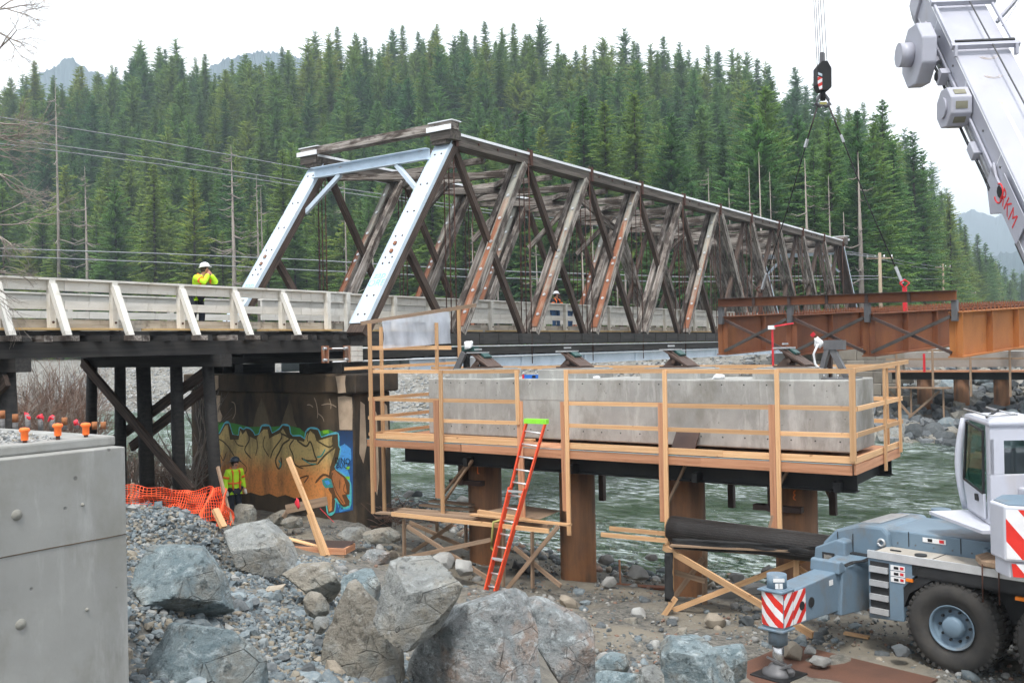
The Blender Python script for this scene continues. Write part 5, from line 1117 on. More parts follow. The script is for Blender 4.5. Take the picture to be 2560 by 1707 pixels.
for x, yt, yb, s_ in ((1010, 1296, 1392, 18.1), (1258, 1310, 1465, 18.2), (1331, 1325, 1468, 18.4), (1165, 1310, 1360, 20.0), (1092, 1300, 1330, 20.2)): sb('leg', x, yb, x, yt, s_, s_, .09, .05)
for x0, y0, x1, y1, s_ in ((1017, 1315, 1247, 1462, 18.05), (1002, 1396, 1228, 1349, 18.0), (1025, 1383, 1132, 1311, 19.3), (1396, 1315, 1266, 1474, 18.3), (1285, 1368, 1402, 1463, 18.5), (1024, 1306, 1172, 1372, 19.4)): sb('cross_brace', x0, y0, x1, y1, s_, s_, .04, .10)
o = MB().tube([PS(1252, 1300, 17.95), PS(1234, 1304, 17.9), PS(1230, 1340, 17.9), PS(1228, 1370, 17.9), PS(1240, 1382, 17.9)], .03, 5).build('ratchet_strap', 'strap_yellow'); tag(o, 'olive strap hanging from the low scaffold beside the ladder', 'strap')
# braced frame with geogrid roll
bf = thing('braced_frame', 'timber cross bracing nailed round the rusty column by the geogrid roll', 'bracing', PZ(1700, 1540, .4))
def fb(n_, x0, y0, x1, y1, s_, w=.045, h=.11, m_='lumber', s1=None): return beam(n_, PS(x0, y0, s_), PS(x1, y1, s1 or s_), w, h, m_, bf)
fb('post', 1677, 1552, 1677, 1375, 18.55); fb('post', 1762, 1532, 1762, 1362, 19.3, m_='lumber_old'); fb('post', 1991, 1445, 1991, 1372, 18.7); fb('post', 1929, 1560, 1929, 1500, 17.9, m_='lumber_old')
fb('cross_brace', 1659, 1367, 2032, 1585, 18.45, .05, .13, s1=17.0); fb('cross_brace', 1684, 1523, 2019, 1395, 18.5, .045, .11, s1=18.9); fb('cross_brace', 1684, 1495, 1758, 1395, 19.2, m_='lumber_old'); fb('cross_brace', 1678, 1427, 1765, 1452, 18.6, m_='lumber_old'); fb('cross_brace', 1660, 1540, 1690, 1495, 18.2)
fb('ledger', 1524, 1320, 1668, 1333, 18.5, .045, .09, s1=18.6); fb('ledger', 1504, 1336, 1668, 1351, 18.2, .045, .09, s1=18.4); fb('ledger', 1680, 1368, 2040, 1390, 18.9, .1, .05, 'lumber_old'); fb('cross_brace', 1985, 1398, 2020, 1380, 18.8); fb('cross_brace', 1995, 1420, 2015, 1432, 18.9)
fb('edge_strip', 1770, 1363, 1985, 1384, 18.5, .02, .03, 'blue_paint'); fb('ledger', 1680, 1362, 2035, 1378, 18.3, .25, .04, 'lumber_old')
a, b_ = PS(1680, 1322, 18.75), PS(2110, 1346, 18.35); b_.z = a.z - .02
roll = thing('geogrid_roll', 'long roll of black plastic mesh lying on the braced timbers behind the crane', 'roll', (a + b_) / 2)
rl = MB(); nU = 30
pts = [a.lerp(b_, t / 12) for t in range(13)]; rl.tube(pts, [.27 + .012 * math.sin(t * 1.7) for t in range(13)], nU); rl.build('roll', 'plastic_black', roll)
lines = MB(); dirv = (b_ - a).normalized(); sv = V(0, 0, 1).cross(dirv).normalized()
for t in np.linspace(0, 1, 150):
    c = a.lerp(b_, float(t)); lines.tube([c + (sv * math.cos(x) + V(0, 0, 1) * math.sin(x)) * .285 for x in np.linspace(-.6, 3.6, 13)], .005, 3, cap=False)
for x in np.linspace(-.6, 3.6, 26): lines.tube([a + (sv * math.cos(x) + V(0, 0, 1) * math.sin(x)) * .285, b_ + (sv * math.cos(x) + V(0, 0, 1) * math.sin(x)) * .285], .005, 3)
tag(lines.build('mesh_ribs', 'angle_steel', roll), kind='stuff')
mb = MB(); rn = random.Random(4)
def sheet(p, name, label, mat, mx=12, my=6, amp=.08, cat='sheet', seed=0):
    vs_ = []; n3 = (p[1] - p[0]).cross(p[3] - p[0]).normalized()
    for j in range(my + 1):
        for i in range(mx + 1):
            u, v = i / mx, j / my; q_ = p[0].lerp(p[1], u).lerp(p[3].lerp(p[2], u), v); vs_.append(q_ + n3 * amp * mnoise.fractal(Vector((u * 5, v * 4, seed)), 1, 2, 3))
    o = MB().add(vs_, [(j * (mx + 1) + i, j * (mx + 1) + i + 1, (j + 1) * (mx + 1) + i + 1, (j + 1) * (mx + 1) + i) for j in range(my) for i in range(mx)], 0, True).build(name, mat)
    sm = o.modifiers.new('thick', 'SOLIDIFY'); sm.thickness = .012
    return tag(o, label, cat)
sheet([PS(1680, 1345, 18.35), PS(2060, 1366, 18.1), PS(2060, 1392, 18.2), PS(1684, 1372, 18.25)], 'filter_fabric', 'black filter fabric crumpled along the timbers under the mesh roll', 'fabric_black', 24, 5, .10, seed=1)
sheet([PS(1662, 1380, 18.3), PS(1682, 1380, 18.3), PS(1684, 1505, 18.2), PS(1662, 1502, 18.2)], 'filter_fabric', 'black fabric strip hanging down beside the cross bracing', 'fabric_black', 4, 10, .06, seed=2)
sheet([PZ(1285, 1400, .55), PZ(1400, 1440, .30), PZ(1390, 1455, .32), PZ(1280, 1420, .60)], 'filter_fabric', 'black fabric lying on the sand between the scaffold and the column', 'fabric_black', 10, 5, .12, seed=3)

# ------------------------------------------------------------------ lifted girder unit of the new bridge
gu = thing('girder_unit', 'four rusty steel girders with cross frames hanging from the crane slings', 'girders', (30, 9, 5.6))
AN = math.radians(9); g = V(math.cos(AN), -math.sin(AN), .036).normalized(); cx = V(math.sin(AN), math.cos(AN), .018).normalized(); up = g.cross(cx).normalized(); up = up if up.z > 0 else -up
P0 = V(30, 5.3, 5.64); GW = 2.585; GH = 1.30; GL = 34
gp = lambda i, along, h, dw=0: P0 + cx * (GW * i + dw) + g * along + up * h
for i in range(4):
    mt = 'corten_orange' if i == 0 else 'corten'
    wb = beam('girder_web', gp(i, 0, GH / 2), gp(i, GL, GH / 2), .02, GH, mt, gu, up=up)
    beam('girder_flange', gp(i, -.02, 0), gp(i, GL, 0), .42, .04, mt, wb, up=up); beam('girder_flange', gp(i, -.02, GH), gp(i, GL, GH), .38, .035, mt, wb, up=up)
    for k in range(12):
        for sd in (-.1, .1):
            if k and sd > 0 and i == 3: continue
            beam('stiffener', gp(i, .06 + k * 2.6, .03, sd), gp(i, .06 + k * 2.6, GH - .03, sd), .02 if k else .03, .18, mt, wb, up=cx)
    st = MB()
    for k in range(80):
        for d_ in (-.11, 0, .11): st.beam(gp(i, .3 + k * .4, GH + .015, d_), gp(i, .3 + k * .4, GH + .12, d_), .025, .025)
    tag(st.build('shear_studs', 'corten', wb), kind='stuff')
    beam('lift_post', gp(i, -.02, GH - .25, .0), gp(i, -.02, GH + .36, 0), .16, .16, 'grey_steel', gu, up=g)
for i in range(3):
    for along in (-.06, 7.9, 15.7):
        a0, a1 = gp(i, along, GH - .12, .12), gp(i + 1, along, .12, -.12); c0, c1 = gp(i, along + .08, .12, .12), gp(i + 1, along + .08, GH - .12, -.12)
        beam('cross_frame_angle', a1, a0, .09, .09, 'angle_steel', gu); beam('cross_frame_angle', c0, c1, .08, .09, 'brown_steel', gu)
        if along > 0: beam('cross_frame_strut', gp(i, along, .12, .12), gp(i + 1, along, .12, -.12), .1, .1, 'brown_steel', gu)
bw = beam('lifting_beam', gp(-.02, -.03, GH + .48), gp(3.04, -.03, GH + .48), .03, .30, 'corten', gu, up=up)
for h in (.34, .63): beam('beam_flange', gp(-.02, -.03, GH + h), gp(3.04, -.03, GH + h), .24, .025, 'brown_steel', bw, up=up)
for k in (.5, 1.0, 1.5, 2.0, 2.5): beam('stiffener', gp(k, -.1, GH + .36), gp(k, -.1, GH + .61), .02, .1, 'brown_steel', bw, up=cx)
beam('tape', gp(1.7, -.12, .62), gp(1.66, -.12, .72), .05, .12, 'red_paint', gu)
# ------------------------------------------------------------------ far pier, block wall, riprap of the new bridge
fpier = thing('bridge_pier', 'far pier of the new bridge with timber platform on rusty columns', 'pier', (66, 11, 0))
MB().box((65.2, 3.5, 4.35), (67, 14.6, 5.3)).build('cap', 'concrete_far', fpier)
for w_ in (4.6, 6.8, 9.1, 11.4, 13.6): MB().tube([(66.1, w_, 0), (66.1, w_, 4.0)], .46, 18).build('pipe_column', 'pile_rust', fpier)
beam('platform_deck', (64.4, 3, 4.12), (64.4, 15.4, 4.12), 1.4, .10, 'lumber_red', fpier); beam('platform_beam', (64.5, 3, 3.82), (64.5, 15.2, 3.82), .3, .44, 'black_steel', fpier)
for k in range(6): beam('platform_post', (63.7, 4 + k * 2.15, 2.6), (63.7, 4 + k * 2.15, 5.5), .12, .12, 'lumber_old', fpier)
for z_ in (5.45, 4.9): beam('guard_rail', (63.75, 3.2, z_), (63.75, 15.4, z_), .05, .12, 'lumber_old', fpier)
for a, b_ in (((63.6, 15.2, 2.9), (63.6, 13.6, .9)), ((63.6, 12.2, 2.9), (63.6, 14.4, .9))): beam('cross_brace', a, b_, .05, .14, 'lumber_old', fpier)
for w_ in (15.3, 13.9, 12.0): beam('platform_post', (63.6, w_, .6), (63.6, w_, 3.1), .1, .1, 'lumber_old', fpier)
beam('platform_deck', (63.6, 11.6, 3.1), (63.6, 15.5, 3.1), .9, .08, 'lumber_old', fpier)
bw_ = thing('block_wall', 'stacked concrete block retaining wall on the far bank', 'wall', (67, 16.5, 1.5))
for r_ in range(5):
    for k in range(6):
        w_ = 14.4 + k * 1.22 + (r_ % 2) * .6; s_ = 65.4 + r_ * .35
        MB().box((s_, w_, 1.7 + r_ * .78), (s_ + .75, w_ + 1.2, 2.46 + r_ * .78)).build('block', 'block_far', bw_, bevel=.04)
# bank seat of the old bridge on the far side, in dark timber
cr = thing('crib_abutment', 'dark timber crib under the far end of the bridges', 'abutment', (69, 18, 3))
for r_ in range(3): beam('crib_timber', (68.6, 15.5, 5.5 - r_ * .42), (68.6, 22, 5.5 - r_ * .42), .4, .38, 'timber_tarred', cr)
for w_ in (15.8, 17.2, 18.6, 20.2): beam('crib_post', (68.2, w_, 2.5), (68.2, w_, 5.3), .3, .3, 'timber_weathered', cr)
beam('crib_deck', (68, 15.4, 5.82), (68, 22, 5.82), 1.6, .2, 'timber_weathered', cr)
# ------------------------------------------------------------------ mobile crane
def stripe_mat(name, d, freq, red='red_stripe', off=0.0):
    b = NB(name); v = b.n('TexCoord').outputs['Object']; dot = b.n('VectorMath'); dot.operation = 'DOT_PRODUCT'; b.l(v, dot.inputs[0]); dot.inputs[1].default_value = d
    fr = b.math('FRACT', b.math('ADD', b.math('MULTIPLY', dot.outputs['Value'], freq), 50.0 + off)); st = b.math('GREATER_THAN', fr, .5)
    c = b.mix(st, (.80, .80, .82), (.70, .035, .025)); n = b.ramp(b.noise(v, 6, 5), .35, .7, (1, 1, 1), (.86, .85, .84)); c = b.mix(1, c, n, 'MULTIPLY'); MATS[name] = b.done(c, .4)
_th = math.radians(12.5); TY = PD(2376, 1573, 15.6); GZ = .69
CRM = Matrix(((math.cos(_th), math.sin(_th), 0, TY.x), (-math.sin(_th), math.cos(_th), 0, TY.y), (0, 0, 1, GZ), (0, 0, 0, 1)))
FR.append(CRM)
cr_ = thing('mobile_crane', 'blue grey and white mobile crane standing on its outrigger beside the boulders', 'crane', (1.4, -1, 0))
MB().box((.5, -9, .85), (2.25, 2.45, 1.62)).build('chassis', 'crane_dark', cr_)
# side deck, silver edging, black skirt
MB().box((.03, -6, 1.70), (.70, 1.36, 1.80)).build('side_deck', 'tread_plate', cr_)
MB().box((-.02, -6, 1.71), (.03, 1.40, 1.84)).build('deck_edge', 'alu', cr_)
MB().box((.0, -6, 1.52), (.06, .62, 1.708)).build('skirt', 'crane_dark', cr_)
beam('grab_handle', (.12, 1.05, 1.87), (.12, .86, 1.87), .025, .025, 'crane_dark', cr_)
MB().cyl((.3, .6, 1.80), (.3, .6, 1.83), .1, 16).build('filler_cap', 'crane_dark', cr_)
# step locker
lk = MB().prism([(0, 1.40, .66), (0, 1.40, 1.70), (0, .40, 1.70), (0, .78, 1.28), (0, .78, .70)], (.5, 0, 0)).build('step_locker', 'crane_grey', cr_, bevel=.015)
MB().box((-.006, 1.02, .74), (.02, 1.36, 1.66)).build('step_recess', 'crane_dark', lk)
for z_ in (.76, 1.00, 1.24, 1.48): MB().box((-.05, 1.03, z_), (.03, 1.36, z_ + .10)).build('step', 'alu', lk)
mk('sticker_white', (.78, .78, .78), (.7, .7, .7), 6, rough=.5, bump=0)
for z_ in (1.60, 1.50, 1.40):
    st_ = MB().box((-.012, .74, z_ - .04), (-.001, .99, z_ + .045)).build('warning_sticker', 'sticker_white', lk); MB().box((-.016, .76, z_ - .015), (-.0125, .82, z_ + .03)).build('pictogram', 'ink_red', lk); MB().box((-.016, .85, z_ - .02), (-.0125, .93, z_ + .025)).build('pictogram', 'ink', lk)
MB().box((-.03, .60, 1.41), (.0, .72, 1.46)).build('marker_lamp', 'amber', lk)
MB().box((-.03, -1.15, 1.41), (.05, -1.02, 1.46)).build('marker_lamp', 'amber', cr_)
# engine deck and sloping front hood
hood = MB().prism([(.72, -6, 1.62), (.72, -6, 2.13), (.72, 1.35, 2.10), (.72, 1.52, 2.06), (.72, 1.62, 1.95), (.72, 1.62, 1.62)], (1.55, 0, 0)).build('engine_deck', 'crane_grey', cr_, bevel=.03)
MB().box((.95, -3.6, 2.135), (2.05, -.3, 2.15)).build('deck_plate', 'tread_plate', hood)
MB().box((.71, .35, 1.96), (.718, .75, 2.04)).build('warning_sticker', 'sticker_white', hood); MB().box((.705, .38, 1.975), (.709, .46, 2.03)).build('pictogram', 'ink_red', hood); MB().box((.705, .58, 1.975), (.709, .66, 2.03)).build('pictogram', 'ink', hood)
fh = MB().prism([(.62, 1.30, 1.5), (.62, 1.32, 2.02), (.62, 1.45, 2.14), (.62, 1.9, 2.13), (.62, 2.35, 1.98), (.62, 2.62, 1.70), (.62, 2.62, 1.2), (.62, 1.5, 1.2)], (1.75, 0, 0)).build('front_hood', 'crane_grey', cr_, bevel=.05)
MB().prism([(.9, 1.62, 2.147), (.9, 1.98, 2.117), (2.1, 1.98, 2.117), (2.1, 1.62, 2.147)], (0, .005, .012)).build('hood_panel', 'galvanised', fh)
lb = MB().prism([(.34, 1.98, 1.25), (.34, 2.02, 1.83), (.34, 2.18, 1.86), (.34, 2.62, 1.66), (.34, 2.66, 1.25)], (.34, 0, 0)).build('lamp_housing', 'crane_grey', cr_, bevel=.03)
MB().box((.325, 2.22, 1.40), (.345, 2.46, 1.60)).build('headlamp', 'crane_dark', lb); MB().box((.31, 2.26, 1.44), (.326, 2.42, 1.56)).build('lens', 'chrome', lb)
tow = MB().tube([(.6, 1.45 + .06 * math.cos(t), 1.86 + .06 * math.sin(t)) for t in np.linspace(0, 6.28, 17)], .024, 8).build('tow_ring', 'galvanised', cr_)
MB().cyl((.66, -.35, 1.8), (.66, -.35, 2.0), .06, 12).build('deck_post', 'crane_grey', cr_)
MB().prism([(-.05, -.52, 1.86), (-.12, -.9, 1.86), (.5, -1.2, 1.86), (.62, -.35, 1.86), (.3, -.3, 1.86)], (0, 0, .1)).build('timber_pad', 'lumber_old', cr_, bevel=.02)
for y_ in (-.55, -.8): MB().tube([(-.06, y_, 1.9), (-.07, y_, 1.6), (-.06, y_, 1.3)], .012, 5).build('dirty_strap', 'rust_rod', cr_)
for y_ in (1.0, .1, -.8): beam('panel_seam', (.715, y_, 1.84), (.715, y_, 2.1), .012, .012, 'crane_dark', hood)
for k in range(9): MB().cyl((.708, 1.2 - k * .32, 1.88), (.718, 1.2 - k * .32, 1.88), .014, 8).build('bolt', 'grey_steel', hood)
beam('panel_seam', (.4, 1.36, 1.806), (.04, 1.36, 1.806), .01, .01, 'crane_dark', cr_); [beam('panel_seam', (.05, y_, 1.803), (.69, y_, 1.803), .012, .008, 'crane_dark', cr_) for y_ in (.35, -.45)]
for k, y_ in enumerate((1.50, 1.56)): MB().tube([(.5, y_, 1.62), (.2, y_ + .06, 1.58), (-.1, y_ + .1, 1.60), (-.3, y_ + .16, 1.56)], .016, 6).build('hydraulic_hose', 'crane_dark', cr_)
for y_ in (2.0, 2.3): beam('panel_seam', (.615, y_, 1.3), (.615, y_, 1.95), .012, .012, 'crane_dark', fh)
# wheels
def wheel(y_, x_, sg):
    w_ = MB(); c = (x_, y_, .752); prof = [(.10, .33), (.04, .45), (.0, .50), (-.005, .60), (.03, .71), (.075, .748), (.44, .748), (.49, .68), (.5, .4)]
    t_ = MB().lathe([(a, r) for a, r in prof], c, (sg, 0, 0), 48).build('tyre', 'rubber', cr_)
    kn = MB()
    for k in range(44):
        an = 2 * math.pi * k / 44
        for a0, a1, da in ((.02, .20, .0), (.30, .50, .07)):
            R_ = .752; p = [Vector((x_ + sg * a, y_ + math.cos(an + da + e) * r, .752 + math.sin(an + da + e) * r)) for a in (a0, a1) for e in (-.04, .04) for r in (R_ - .035 - (.02 if a == a0 and a0 < .1 else 0), R_ + .022 - (.02 if a < .1 else 0))]
            kn.add(p, [(0, 1, 3, 2), (4, 6, 7, 5), (0, 4, 5, 1), (2, 3, 7, 6), (1, 5, 7, 3), (0, 2, 6, 4)])
    tag(kn.build('tread_lugs', 'rubber', t_), kind='stuff')
    rim = MB().lathe([(.13, .33), (.06, .335), (.035, .355), (.035, .37), (.06, .36), (.20, .30), (.22, .19), (.16, .18), (.05, .16), (.03, .14), (.03, .0)], c, (sg, 0, 0), 40).build('rim', 'crane_grey', t_)
    for k in range(10):
        an = 2 * math.pi * k / 10; p = Vector((x_ + sg * .21, y_ + math.cos(an) * .245, .752 + math.sin(an) * .245)); MB().cyl(p, p - Vector((sg * .05, 0, 0)), .022, 6).build('wheel_nut', 'crane_dark', rim)
for y_ in (0, -1.72): wheel(y_, 0, 1); wheel(y_, 2.75, -1)
MB().box((.35, -3, .6), (2.4, -2.8, .9)).build('axle', 'crane_dark', cr_); MB().box((.3, -.15, .6), (2.5, .15, .9)).build('axle', 'crane_dark', cr_); MB().box((.3, -1.9, .6), (2.5, -1.6, .9)).build('axle', 'crane_dark', cr_)
MB().prism([(.02, .98, .8), (.02, .78, 1.3), (.02, .5, 1.53), (.02, -.4, 1.56), (.02, -6, 1.56), (.02, -6, 1.50), (.02, .3, 1.48), (.02, .68, 1.2), (.02, .84, .8)], (.6, 0, 0)).build('mudguard', 'crane_dark', cr_)
# outrigger reaching towards the boulders
OY = 1.92
sl_ = MB().prism([(.9, OY - .27, .62), (.9, OY - .27, 1.62), (-.42, OY - .27, 1.52), (-.50, OY - .27, .74)], (0, .54, 0)).build('outrigger_sleeve', 'crane_grey', cr_, bevel=.02)
MB().prism([(-.34, OY - .28, 1.48), (-.36, OY - .28, 1.60), (-.46, OY - .28, 1.68), (-.54, OY - .28, 1.66), (-.56, OY - .28, 1.46)], (0, .56, 0)).build('sleeve_collar', 'crane_grey', sl_, bevel=.02)
ob = MB().prism([(-2.0, OY - .21, .86), (-2.0, OY - .21, 1.42), (-.3, OY - .21, 1.50), (-.3, OY - .21, .80)], (0, .42, 0)).build('outrigger_beam', 'crane_grey', cr_, bevel=.02)
stripe_mat('stripe_side', (.0 + 1, 0, 1.0 * -1), 3.4); stripe_mat('stripe_end', (0, -1, 1.0), 3.4); stripe_mat('stripe_weight', (1.0, 0, .72), 2.15, off=.2)
MB().box((-1.93, OY - .218, .88), (-1.56, OY - .211, 1.41)).build('striped_panel', 'stripe_side', ob)
for x_, r in ((-1.68, .075), (-1.38, .085)): MB().cyl((x_, OY - .226, 1.14), (x_, OY - .2105, 1.14), r, 20).build('hole', 'crane_dark', ob)
MB().box((-.78, OY - .218, 1.30), (-.66, OY - .2105, 1.39)).build('warning_sticker', 'sticker_white', ob)
JX = -2.07
jk = MB().prism([(JX - .14, OY - .20, .82), (JX - .19, OY - .08, .82), (JX - .19, OY + .08, .82), (JX - .14, OY + .20, .82), (JX + .14, OY + .20, .82), (JX + .14, OY - .20, .82)], (0, 0, .66)).build('jack_box', 'crane_grey', cr_, bevel=.015)
MB().prism([(JX - .152, OY - .195, .88), (JX - .202, OY - .08, .88), (JX - .202, OY + .08, .88), (JX - .152, OY + .195, .88), (JX - .142, OY + .195, .88), (JX - .192, OY + .08, .88), (JX - .192, OY - .08, .88), (JX - .142, OY - .195, .88)], (0, 0, .54)).build('striped_panel', 'stripe_end', jk)
MB().box((JX - .13, OY - .212, .88), (JX + .13, OY - .204, 1.42)).build('striped_panel', 'stripe_side', jk)
for z_ in (.82, 1.45): MB().box((JX - .23, OY - .23, z_ - .018), (JX + .16, OY + .23, z_ + .018)).build('jack_flange', 'crane_grey', jk, bevel=.01)
MB().cyl((JX, OY, 1.46), (JX, OY, 1.70), .16, 24).build('jack_cylinder', 'crane_grey', cr_, bevel=0); MB().cyl((JX, OY, .56), (JX, OY, .82), .155, 24).build('jack_cylinder', 'crane_grey', cr_); MB().cyl((JX, OY, .12), (JX, OY, .58), .095, 20).build('jack_rod', 'chrome', cr_)
MB().lathe([(0, .26), (.05, .26), (.09, .18), (.15, .14), (.19, .0)], (JX, OY, .07), (0, 0, 1), 24).build('jack_foot', 'grey_steel', cr_)
MB().box((JX - .34, OY - .33, .04), (JX + .34, OY + .33, .07)).build('foot_plate', 'plastic_black', cr_, bevel=.01)
beam('foot_handle', (JX - .02, OY - .16, .22), (JX - .18, OY + .1, .36), .03, .03, 'grey_steel', cr_); beam('foot_handle', (JX + .05, OY - .12, .2), (JX - .1, OY - .30, .17), .09, .03, 'grey_steel', cr_); beam('foot_handle', (JX - .12, OY - .08, .17), (JX - .02, OY - .26, .28), .03, .03, 'grey_steel', cr_)
fm = lambda o, x, y: frame_m(o, x, y)
nx = V(-.72, -.69, 0).normalized(); tx = V(.69, -.72, 0).normalized(); MB().add([V(JX, OY, 1.49) + nx * .163 - tx * .06, V(JX, OY, 1.49) + nx * .163 + tx * .06, V(JX, OY, 1.58) + nx * .163 + tx * .06, V(JX, OY, 1.58) + nx * .163 - tx * .06], [(0, 1, 2, 3)]).build('number_plate', 'sticker_white', jk)
MB().add([V(JX, OY, 1.60) + nx * .163 - tx * .09, V(JX, OY, 1.60) + nx * .163 + tx * .09, V(JX, OY, 1.66) + nx * .163 + tx * .09, V(JX, OY, 1.66) + nx * .163 - tx * .09], [(0, 1, 2, 3)]).build('warning_sticker', 'sticker_white', jk)
text('number', '1', frame_m(V(JX, OY, 1.535) + nx * .166, tx, (0, 0, 1)), .11, 'ink', jk, .001)
# far-side outrigger, only its top shows
MB().box((2.7, OY - .3, .8), (4.2, OY + .2, 1.45)).build('outrigger_beam', 'crane_grey', cr_); MB().cyl((3.95, OY - .1, 1.4), (3.95, OY - .1, 2.0), .19, 20).build('jack_cylinder', 'crane_grey', cr_); MB().box((3.7, OY - .42, 1.0), (4.25, OY - .31, 1.5)).build('striped_panel', 'stripe_side', cr_)
mt_ = MB().box((JX - .9, OY - 1.9, .0), (JX + 1.6, OY + .75, .045)); FRk = mt_.build('steel_mat', 'steel_mat'); tag(FRk, 'rusty brown steel plate under the crane outrigger foot', 'steel plate')
FR.pop()
# superstructure: cab, counterweight, boom, in a frame that looks the way the boom points
LV = Matrix(((math.sin(HEAD), math.cos(HEAD), 0, 0), (-math.cos(HEAD), math.sin(HEAD), 0, 0), (0, 0, 1, 0), (0, 0, 0, 1)))
FR.append(LV)
def cq(px, py, Y): p = PD(px, py, 1); p = LV.inverted() @ Vector(CPOS + ray(px, py) * (Y / float(np.dot(ray(px, py), np.array([math.cos(HEAD), math.sin(HEAD), 0]))))); return p
MB().cyl((8.9, 15.3, 2.75), (8.9, 15.3, 3.0), 1.05, 32).build('slew_ring', 'crane_dark', cr_)
MB().box((7.75, 13.4, 3.0), (10.2, 15.1, 3.35)).build('turntable_deck', 'crane_white', cr_, bevel=.04)
a1 = cq(2408, 1040, 16.9); xr, xf, yr, yf = 7.62, 8.02, 15.25, 16.95
Zt, Zb = cq(2490, 1066, 15.3).z, cq(2440, 1308, 15.5).z
cab = MB()
# cab shell as frame members with a real doorway and glazing (left side leans with the bodywork)
cs = thing  # (cab stays a part of the crane)
L0, L1 = V(xr, yr, Zb), V(xf, yf, Zb); upz = V(0, 0, Zt - Zb); inn = V(1.0, 0.05, 0)
shell = MB()
shell.prism([L0, L0 + V(.98, 0, 0), L1 + inn * .9, L1], (0, 0, .10)); shell.build('cab_floor', 'crane_white', cr_)
rf = MB().prism([L0 + upz + V(-.04, -.04, 0), L0 + upz + V(1.02, -.04, 0), L1 + upz + inn * .92, L1 + upz + V(-.05, -.1, 0)], (0, 0, .10)).build('cab_roof', 'crane_white', cr_, bevel=.04)
fr = MB(); d_ = (L1 - L0)
def side(u, z): return L0 + d_ * u + V(-.10 * math.sin(math.pi * min(1, max(0, z))) * u, 0, 0) + upz * z
pil = [side(.98, z) + V(0, .05 * math.sin(math.pi * z) , 0) for z in np.linspace(0, 1, 9)]
MB().tube(pil, .07, 10).build('front_pillar', 'crane_white', cr_)
MB().prism([side(0, .0), side(.16, .0), side(.16, 1), side(0, 1)], (.06, 0, 0)).build('rear_pillar', 'crane_white', cr_)
MB().box((xr, yr, Zb), (xr + .95, yr + .06, Zb + (Zt - Zb) * .52)).build('rear_wall', 'crane_white', cr_, bevel=.02); MB().box((xr, yr, Zb + (Zt - Zb) * .86), (xr + .95, yr + .06, Zt)).build('rear_wall', 'crane_white', cr_)
MB().box((xr, yr, Zb + (Zt - Zb) * .52), (xr + .22, yr + .06, Zt - .2)).build('rear_wall', 'crane_white', cr_); MB().box((xr + .2, yr + .02, Zb + (Zt - Zb) * .5), (xr + .95, yr + .03, Zt - .2)).build('rear_window', 'cab_glass', cr_)
dr_ = MB().prism([side(.16, .04), side(.80, .04), side(.80, .36), side(.16, .30)], (-.05, 0, 0)).build('cab_door', 'crane_white', cr_, bevel=.015)
MB().prism([side(.19, .31), side(.80, .37), side(.78, .96), side(.19, .93)], (-.03, 0, 0)).build('door_window', 'cab_glass', dr_)
for A_, B_ in ((side(.17, .30), side(.17, .95)), (side(.80, .36), side(.80, .98)), (side(.17, .94), side(.80, .98)), (side(.17, .30), side(.80, .36))): beam('window_seal', A_ + V(-.035, 0, 0), B_ + V(-.035, 0, 0), .035, .03, 'crane_dark', dr_)
beam('door_handle', side(.35, .20) + V(-.06, 0, 0), side(.35, .27) + V(-.06, 0, 0), .03, .1, 'crane_dark', dr_)
MB().prism([side(.84, .08), side(.97, .05), side(.97, .97), side(.84, .97)], (.02, 0, 0)).build('side_window', 'cab_glass', cr_)
MB().prism([L1 + V(.05, .02, .2), L1 + V(.9, .06, .2), L1 + V(.9, -.1, Zt - Zb), L1 + V(.05, -.1, Zt - Zb)], (0, .02, 0)).build('windscreen', 'cab_glass', cr_)
MB().box((xr + .96, yr, Zb), (xr + 1.0, yf, Zt)).build('inner_wall', 'crane_white', cr_)
st = MB().box((xr + .35, yr + .35, Zb + .1), (xr + .8, yr + .8, Zb + .55)); st.box((xr + .35, yr + .28, Zb + .5), (xr + .8, yr + .42, Zb + 1.2)); st.build('driver_seat', 'crane_dark', cr_, bevel=.04)
MB().prism([(xr - .35, yf - .2, Zb - .06), (xr - .30, yr - .3, Zb - .06), (xr + .3, yr - .3, Zb - .06), (xf + .3, yf - .1, Zb - .06)], (0, 0, .05)).build('cab_step', 'crane_white', cr_)
for A_, B_ in ((L0 + upz + V(0, 0, .17), L1 + upz + V(0, 0, .17)), (L0 + upz + V(.4, 0, .19), L1 + upz + V(.4, 0, .19)), (L0 + upz + V(0, .1, .17), L0 + upz + V(.5, .1, .18))): MB().tube([A_, B_], .016, 6).build('roof_rail', 'galvanised', cr_)
beam('wiper', L0 + upz + V(.1, .3, .13), L0 + upz + V(.6, .9, .2), .03, .03, 'crane_dark', cr_)
MB().tube([V(xr + .55, yr - .3, Zb + .75), V(xr + .55, yr - .3, Zt - .25), V(xr + .72, yr - .3, Zt - .12), V(xr + .9, yr - .3, Zt - .12)], .04, 8).build('guard_tube', 'crane_white', cr_)
MB().box((xr + .42, yr - .5, Zb + .3), (xr + 1.2, yr, Zb + .62)).build('rear_box', 'crane_white', cr_, bevel=.03); MB().box((xr + .1, yr - .42, Zb + .05), (xr + 1.3, yr - .02, Zb + .3)).build('rear_box', 'crane_white', cr_, bevel=.03); MB().box((xr + .46, yr - .505, Zb + .36), (xr + .70, yr - .5, Zb + .56)).build('vent', 'grey_steel', cr_)
